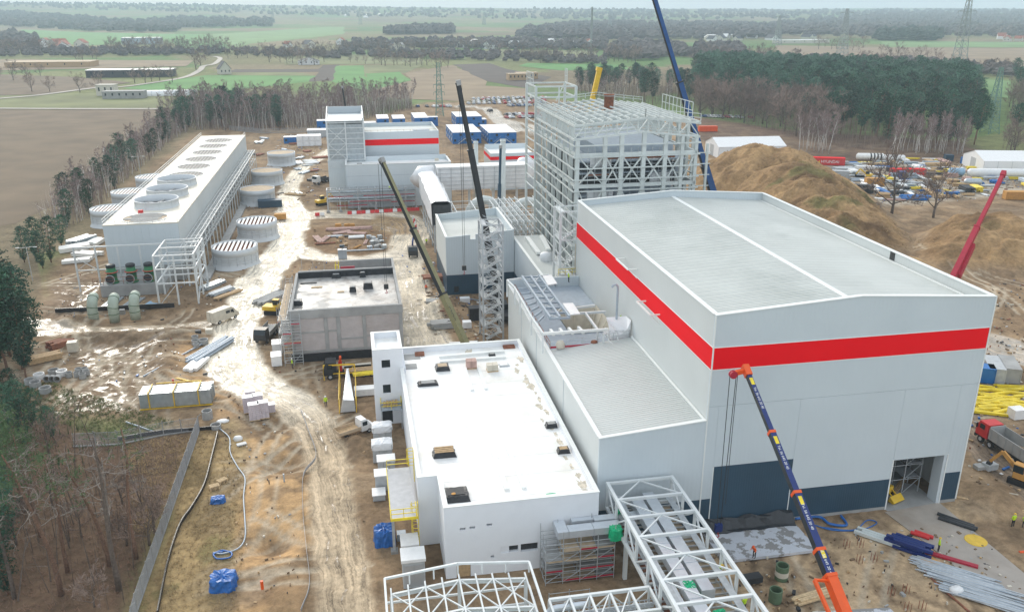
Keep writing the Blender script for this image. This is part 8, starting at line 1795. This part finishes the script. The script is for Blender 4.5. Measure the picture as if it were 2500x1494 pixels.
# wet slabs, concrete road, film on the hall foot, rebar posts
tag(boxp('concrete_slab',36.6,70.9,.0,47.9,76.3,.35,'slab_wet',None),'wet grey concrete slab before the navy wall','slab'); a,b_ = G(1850,1494),G(2110,1450); tag(MB().prism([(34.5,52),(50.5,52),(50.0,60.9),(37,62.2)],0,.3).build('concrete_slab','slab_wet'),'near wet concrete slab at the bottom edge','slab')
P = [G(*z9(*q))for q in((1480,760),(1870,690),(2484,1200),(2700,1420),(2700,1700),(2230,1350),(1760,970))]; tag(MB().prism([p.xy for p in P],-.1,.09).build('concrete_road','road_concrete' if 'road_concrete' in M else mat('road_concrete',(.40,.35,.30),.7,var=.12,scale=.4,dirt=(.30,.22,.15),dirtamt=.6,dirtscale=.15,rvar=.15)and 'road_concrete'),kind='structure')
o = MB(); n = 14; vs = []
for k,(yy,zz)in enumerate(((77.0,1.5),(76.6,1.3),(76.0,.5),(75.6,.38))):
    for j in range(n): vs.append((36.6+11.2*j/(n-1),yy+ru(-.15,.1),zz*(1+ru(-.15,.25))))
o.add(vs,[(k*n+j,k*n+j+1,(k+1)*n+j+1,(k+1)*n+j)for k in range(3)for j in range(n-1)]); tag(o.build('film_sheet','black_film'),'black film draped along the foot of the navy wall','film')
for i,(u,v)in enumerate(((1200,1010),(1300,1005),(1295,1120),(1398,1110),(1522,1355),(1628,1340),(1640,1470),(1745,1460))):
    p = G(*z9(u,v)); t = thing('rebar_posts','group of four thin anchor rods sticking out of the sand','anchor rods',p,0,'anchor rods at the lower right')
    for x in(-.22,.22):
        for y in(-.22,.22): member('rod',p+V(x,y,0),p+V(x,y,1.0),.045,.045,'rust',t)
# slab trench frame, trench shoring
t = thing('pipe_stand','small blue grey pipe frame in the sandy pit','pipe',G(*z7(2000,560))); p,q_ = G(*z7(1945,565)),G(*z7(2055,560)); member('rail',p+V(0,0,.1),q_+V(0,0,.1),.1,.1,'steel_blue',t); member('post',q_,q_+V(0,0,1.6),.2,.2,'steel_blue',t,'cyl'); member('post',p,p+V(0,0,.8),.12,.12,'dark',t)
t = thing('pipe_stand','red lattice stand by the yellow profile frame','stand',G(425,948)); p = G(425,948); member('post',p,p+V(0,0,1.6),.25,.25,'container_red',t); member('foot',p+V(-.4,0,.05),p+V(.4,0,.05),.2,.1,'container_red',t)
for i,(px,l)in enumerate(((z7(1895,1310),'short orange pipe end sticking out of the sand'),(z9(2450,1045),'orange pipe lying at the right edge'))): p = G(*px); tag(MB().tube([p,p+(V(0,0,1)if i == 0 else V(2,-.4,.2))],.16,12).build('pipe_end','orange'),l,'pipe')
# ------------------------------------------------------------------ farm buildings, far houses
def house(label,px,w_,d_,h,rf,rz=0,wall='plaster',gable=True,name='house',cat='house',wins=2,rh=None):
    p = G(*px); p.z = hz(p.x,p.y); t = thing(name,label,cat,p,rz); MB().box(-w_/2,-d_/2,-1,w_/2,d_/2,h).build('wall',wall,t,local=True); rh = rh or w_*.35
    if gable:
        MB().extr([(-w_/2,h),(w_/2,h),(0,h+rh)],'y',-d_/2,d_/2).build('gable',wall,t,local=True)
        for s in(-1,1): MB().add([(s*(w_/2+.4),-d_/2-.4,h-.2),(s*(w_/2+.4),d_/2+.4,h-.2),(0,d_/2+.4,h+rh+.12),(0,-d_/2-.4,h+rh+.12),(s*(w_/2+.4),-d_/2-.4,h+.02),(s*(w_/2+.4),d_/2+.4,h+.02),(0,d_/2+.4,h+rh+.34),(0,-d_/2-.4,h+rh+.34)],[(0,1,2,3),(7,6,5,4),(0,4,5,1),(1,5,6,2),(2,6,7,3),(3,7,4,0)]).build('roof',rf,t,local=True)
    else: MB().box(-w_/2-.15,-d_/2-.15,h+.002,w_/2+.15,d_/2+.15,h+.35).build('roof',rf,t,local=True)
    for i in range(wins): x = -w_/2+(i+.5)*w_/wins; MB().box(x-.5,-d_/2-.05,h*.45,x+.5,-d_/2-.002,h*.8).build('window','glass',t,local=True)
    return t
house('white gabled house beside the country lane',z1(1620,535),10,11,4.5,'roof_dark',R(20),rh=6.5,wins=3); house('two storey cream farmhouse with flat roof',z1(780,690),12,8,7,'plaster',R(-5),gable=False,wins=3); house('long grey farm shed beside the farmhouse',z1(905,710),26,9,4.5,'concrete',R(-3),'concrete',False,'farm_shed','shed',6)
t = thing('greenhouse','long white plastic greenhouse behind the tree belt','greenhouse',G(*z1(1210,690))); p = G(*z1(1210,690)); b = MB(); pr = [(4*math.cos(a),3.6*math.sin(a))for a in[math.pi*k/8 for k in range(9)]]; b.extr([(p.y+y,z)for y,z in pr],'x',p.x-19,p.x+19); b.build('film_cover','white',t)
for k in range(9): MB().tube([(p.x-19+k*4.75,p.y+4.05*math.cos(a),3.65*math.sin(a))for a in[math.pi*j/8 for j in range(9)]],.12,4).build('hoop','galv',t)
house('long dark barn with a white roof',z1(955,555),70,18,6,'white',R(-2),'roof_dark',False,'barn','barn',8); house('white roofed hall behind trees at the left',z1(1030,320),60,20,10,'white',0,'steel_blue',False,'far_hall','hall',6); house('small white cottage at the far field',z1(2230,468),22,9,4,'roof_dark',R(3),'white',True,'cottage','house',4,3)
for i in range(46):
    if i < 8: px = (ru(95,240),ru(106,122)); l = 'red roofed farm building of the left hamlet'; gp_ = 'left hamlet'; rf = 'roof_red'
    elif i < 22: px = (ru(600,1480),ru(108,121)); l = 'small house of the village in the middle distance'; gp_ = 'middle village'; rf = rnd.choice(('roof_dark','roof_red','white'))
    elif i < 34: px = (ru(1700,2000),ru(92,101)); l = 'pale house of the village on the right'; gp_ = 'right village'; rf = rnd.choice(('white','roof_dark'))
    else: px = (ru(2390,2500),ru(96,104))if i < 40 else(ru(840,960),ru(46,52)); l = 'pale house at the far right fields' if i < 40 else 'pale farm building near the horizon'; gp_ = 'far right houses' if i < 40 else 'horizon farms'; rf = 'roof_red' if i < 40 else 'white'
    tag(house(l,px,ru(10,16),ru(9,22),ru(3.5,6),rf,R(ru(-60,60)),rnd.choice(('white','plaster')),wins=2),group=gp_)
for i,(px,w_,d_,l)in enumerate((((1748,92),90,30,'long white hall in the right village'),((1955,106),95,22,'long pale greenhouse hall before the right village'),((925,110),50,16,'grey hall in the middle village'),((1285,193),18,9,'thatched open shelter left of the boiler frame head'),((1262,196),16,9,'second open shelter left of the boiler frame head'),((130,163),80,30,'pale scrap yard hall at the left'))): house(l,px,w_,d_,5,'white' if i < 3 else 'board_tan',R(ru(-6,6)),'plaster' if i < 3 else 'timber',False,'far_hall','hall',5)
# ------------------------------------------------------------------ lattice masts, pylons and lines
def lattice(label,p,h,w0,w1,m,arms=(),name='power_pylon',cat='pylon',th_=.12):
    t = thing(name,label,cat,p); b = MB(); n = 12; f = lambda k: (w0+(w1-w0)*(k/n)**.8)/2
    for k in range(n):
        a,c = f(k),f(k+1); z0,z1_ = p.z+h*k/n,p.z+h*(k+1)/n
        for sx,sy in((-1,-1),(1,-1),(1,1),(-1,1)):
            b.bar((p.x+sx*a,p.y+sy*a,z0),(p.x+sx*c,p.y+sy*c,z1_),th_*1.5); s2 = (-sy,sx); b.bar((p.x+sx*a,p.y+sy*a,z0),(p.x+s2[0]*c,p.y+s2[1]*c,z1_),th_); b.bar((p.x+sx*c,p.y+sy*c,z1_),(p.x+s2[0]*c,p.y+s2[1]*c,z1_),th_)
    b.build('lattice',m,t)
    for z,L in arms:
        q = MB()
        for s in(-1,1): q.bar((p.x,p.y-.3,p.z+z),(p.x+s*L,p.y,p.z+z),th_*1.4); q.bar((p.x,p.y,p.z+z+L*.22),(p.x+s*L,p.y,p.z+z),th_); q.bar((p.x+s*L,p.y,p.z+z),(p.x+s*L,p.y,p.z+z-1.8),th_)
        q.build('cross_arm',m,t)
    return t
mat('pylon',(.30,.34,.33),.6,metal=.3,var=.05); mat('mast_green',(.16,.27,.22),.6,var=.1)
p = V(48,472,0); lattice('green lattice telecom mast behind the site offices',p,28.5,4.2,1.6,'mast_green',((22,2.5),(17,3),(13,3)),'telecom_mast','mast',.16)
p1 = G(2335,187); lattice('big power pylon at the upper right',p1,AY(2352,-25,p1.y).z,11,2.2,'pylon',((AY(2345,28,p1.y).z,9),(AY(2340,58,p1.y).z,13)),th_=.28)
p2 = G(2055,138); lattice('power pylon right of the far fields',p2,AY(2072,22,p2.y).z,11,2.2,'pylon',((AY(2070,32,p2.y).z,9),(AY(2065,52,p2.y).z,13)),th_=.34); p3 = G(1897,112); lattice('smaller far power pylon before the right village',p3,AY(1903,40,p3.y).z,11,2.2,'pylon',((AY(1903,42,p3.y).z,10),),th_=.4)
p4 = G(2415,326); lattice('green pylon standing in the gap of the right wood',p4,AY(2446,165,p4.y).z,6,1.2,'mast_green',((AY(2440,250,p4.y).z,3),),th_=.18)
for i,(px,py,ty)in enumerate(((880,62,22),(1182,62,30),(1488,75,38),(668,60,25))): q = G(px,py); lattice(('faint pylon above the left crop fields','faint pylon above the middle horizon','faint pylon left of the blue boom','faint pylon over the wooded ridge')[i],q,AY(px+3,ty,q.y).z,12,3,'pylon',((AY(px,ty+5,q.y).z,11),),th_=.5)
q = G(1442,150); lattice('thin guyed radio mast left of the yellow boom',q,AY(1449,18,q.y).z,1.2,1.2,'pylon',(),'radio_mast','mast',.3)
def wire(label,a,b,sag,r_=.07): tag(MB().tube([a.lerp(b,k/14)-V(0,0,sag*4*(k/14)*(1-k/14))for k in range(15)],r_,3).build('power_line','pylon'),label,'power line','power lines between the pylons')
for s in(-11,11):
    wire('power line between the big and the middle pylon',p1+V(s,0,AY(2340,64,p1.y).z),p2+V(s,0,AY(2065,56,p2.y).z),14); wire('power line between the middle and the small pylon',p2+V(s,0,AY(2065,56,p2.y).z),p3+V(s*.8,0,AY(1903,46,p3.y).z),12,.12); wire('power line leaving the big pylon to the right',p1+V(s,0,AY(2340,64,p1.y).z),p1+V(330+s,-140,30),12)
for i,(px,py)in enumerate(((80,685),(345,435))): p = G(px,py); t = thing('street_lamp',('twin armed street lamp at the left edge','street lamp by the cooling tower')[i],'lamp',p); member('pole',p,p+V(0,0,7.5),.14,.14,'galv',t,'cyl'); member('arm',p+V(-1.8,0,7.5),p+V(1.8,0,7.7),.08,.08,'galv',t); [boxc('lamp_head',p+V(s,0,7.6),(.7,.2,.12),'white',t)for s in(-1.8,1.8)]
# ------------------------------------------------------------------ loose debris lying all over the site
def debris(label,px,n,seed,s0=.12,s1=.6):
    rs = random.Random(seed); b = MB(); ms = ['concrete','timber','white','dark','rust','sheet','tarp_blue','soil','cream']; pp = scatter(px,n,.05,seed); zz = height([q[0]for q in pp],[q[1]for q in pp])
    X_,Y_ = np.array([q[0]for q in pp]),np.array([q[1]for q in pp]); on = np.minimum.reduce([dline(X_,Y_,P_)[0]for P_ in(R_MAIN,R_RING,R_LOW,R_LEFT)])
    for(x,y),z,dr in zip(pp,zz,on):
        if dr < 4.6 and rs.random() < .93: continue
        if(3 < x < 70 and 73 < y < 134 and not(x < 4.5 and y < 110))or(-13 < x < 7 and 135 < y < 165)or(-55 < x < -33 and y > 186): continue
        b.slot(rs.choice((0,0,1,1,2,3,4,5,6,7,7,7,7,7,8)if s0 > .06 else(0,7,7,7,1,3,8))); L = rs.uniform(s0,s1)*rs.choice((1,1,1,3)); a = rs.uniform(0,6.28); d = V(math.cos(a),math.sin(a),rs.uniform(-.05,.1)); p = V(x,y,z+.08); b.bar(p-d*L/2,p+d*L/2,rs.uniform(.06,.35),rs.uniform(.05,.3))
    tag(b.build('loose_debris',ms),label,'debris',kind='stuff')
debris('small offcuts and stones scattered around the road bend',[(120,680),(560,560),(1020,540),(1040,850),(900,900),(560,990),(140,900)],800,41,.07,.32); debris('small offcuts scattered before the big hall',[(1680,1300),(2330,1230),(2560,1500),(1600,1500)],300,42,.05,.22); debris('small offcuts scattered right of the big hall',[(2340,900),(2420,700),(2560,660),(2640,1240),(2360,1200)],420,43,.08,.4); debris('litter among the spare fan stacks and far cabins',[(600,330),(790,330),(780,500),(560,520)],700,44,.2,.9); debris('litter in the storage yard',[(2010,410),(2500,400),(2560,480),(2150,500)],900,45,.2,1.0); debris('litter on the sand beside the lower road',[(540,1000),(880,930),(920,1400),(580,1494)],160,46,.04,.14); debris('rubble beside the leaning boom',[(990,640),(1180,640),(1210,830),(1030,860)],500,47,.1,.6)
# tan dirt stains and lap seams on the white roof, with outlines of their own
RT = [o for o in COL.objects if o.name == 'switchgear_building'][0]
for k in range(22):
    x,y = (22.4-abs(rnd.gauss(0,.5)),75+k*1.95)if k < 20 else(ru(7,20),116.5); s = ru(.25,.8); n = 14; MB().poly([(min(22.88,x+s*.7*math.cos(2*math.pi*j/n)*ru(.4,1.5)),min(117.4,y+s*1.5*math.sin(2*math.pi*j/n)*ru(.4,1.5)),WR+.005+.002*(k%7))for j in range(n)]).build('dirt_stain','stain' if 'stain' in M else mat('stain',(.60,.54,.44),.8,var=.3,scale=2)and 'stain',RT)
for k in range(10): boxp('membrane_lap',7.25,76+k*4.1,WR+.001,22.85,76.1+k*4.1,WR+.012,'trim_white' if False else 'lap' if 'lap' in M else(mat('lap',(.74,.74,.72),.6,var=.1)and 'lap'),RT)
# ------------------------------------------------------------------ haze: one even box of air round everything
hm_ = bpy.data.materials.new('haze'); hm_.use_nodes = True; n = hm_.node_tree.nodes; n.clear(); o_ = n.new('ShaderNodeOutputMaterial'); pv = n.new('ShaderNodeVolumePrincipled'); pv.inputs['Density'].default_value = .00019; pv.inputs['Color'].default_value = (.72,.89,1,1); pv.inputs['Anisotropy'].default_value = 0; hm_.node_tree.links.new(pv.outputs[0],o_.inputs['Volume'])
o = MB().box(-7500,-80,-8,7500,7900,150).build('haze',hm_); tag(o,'pale bluish haze over the whole landscape',kind='stuff')
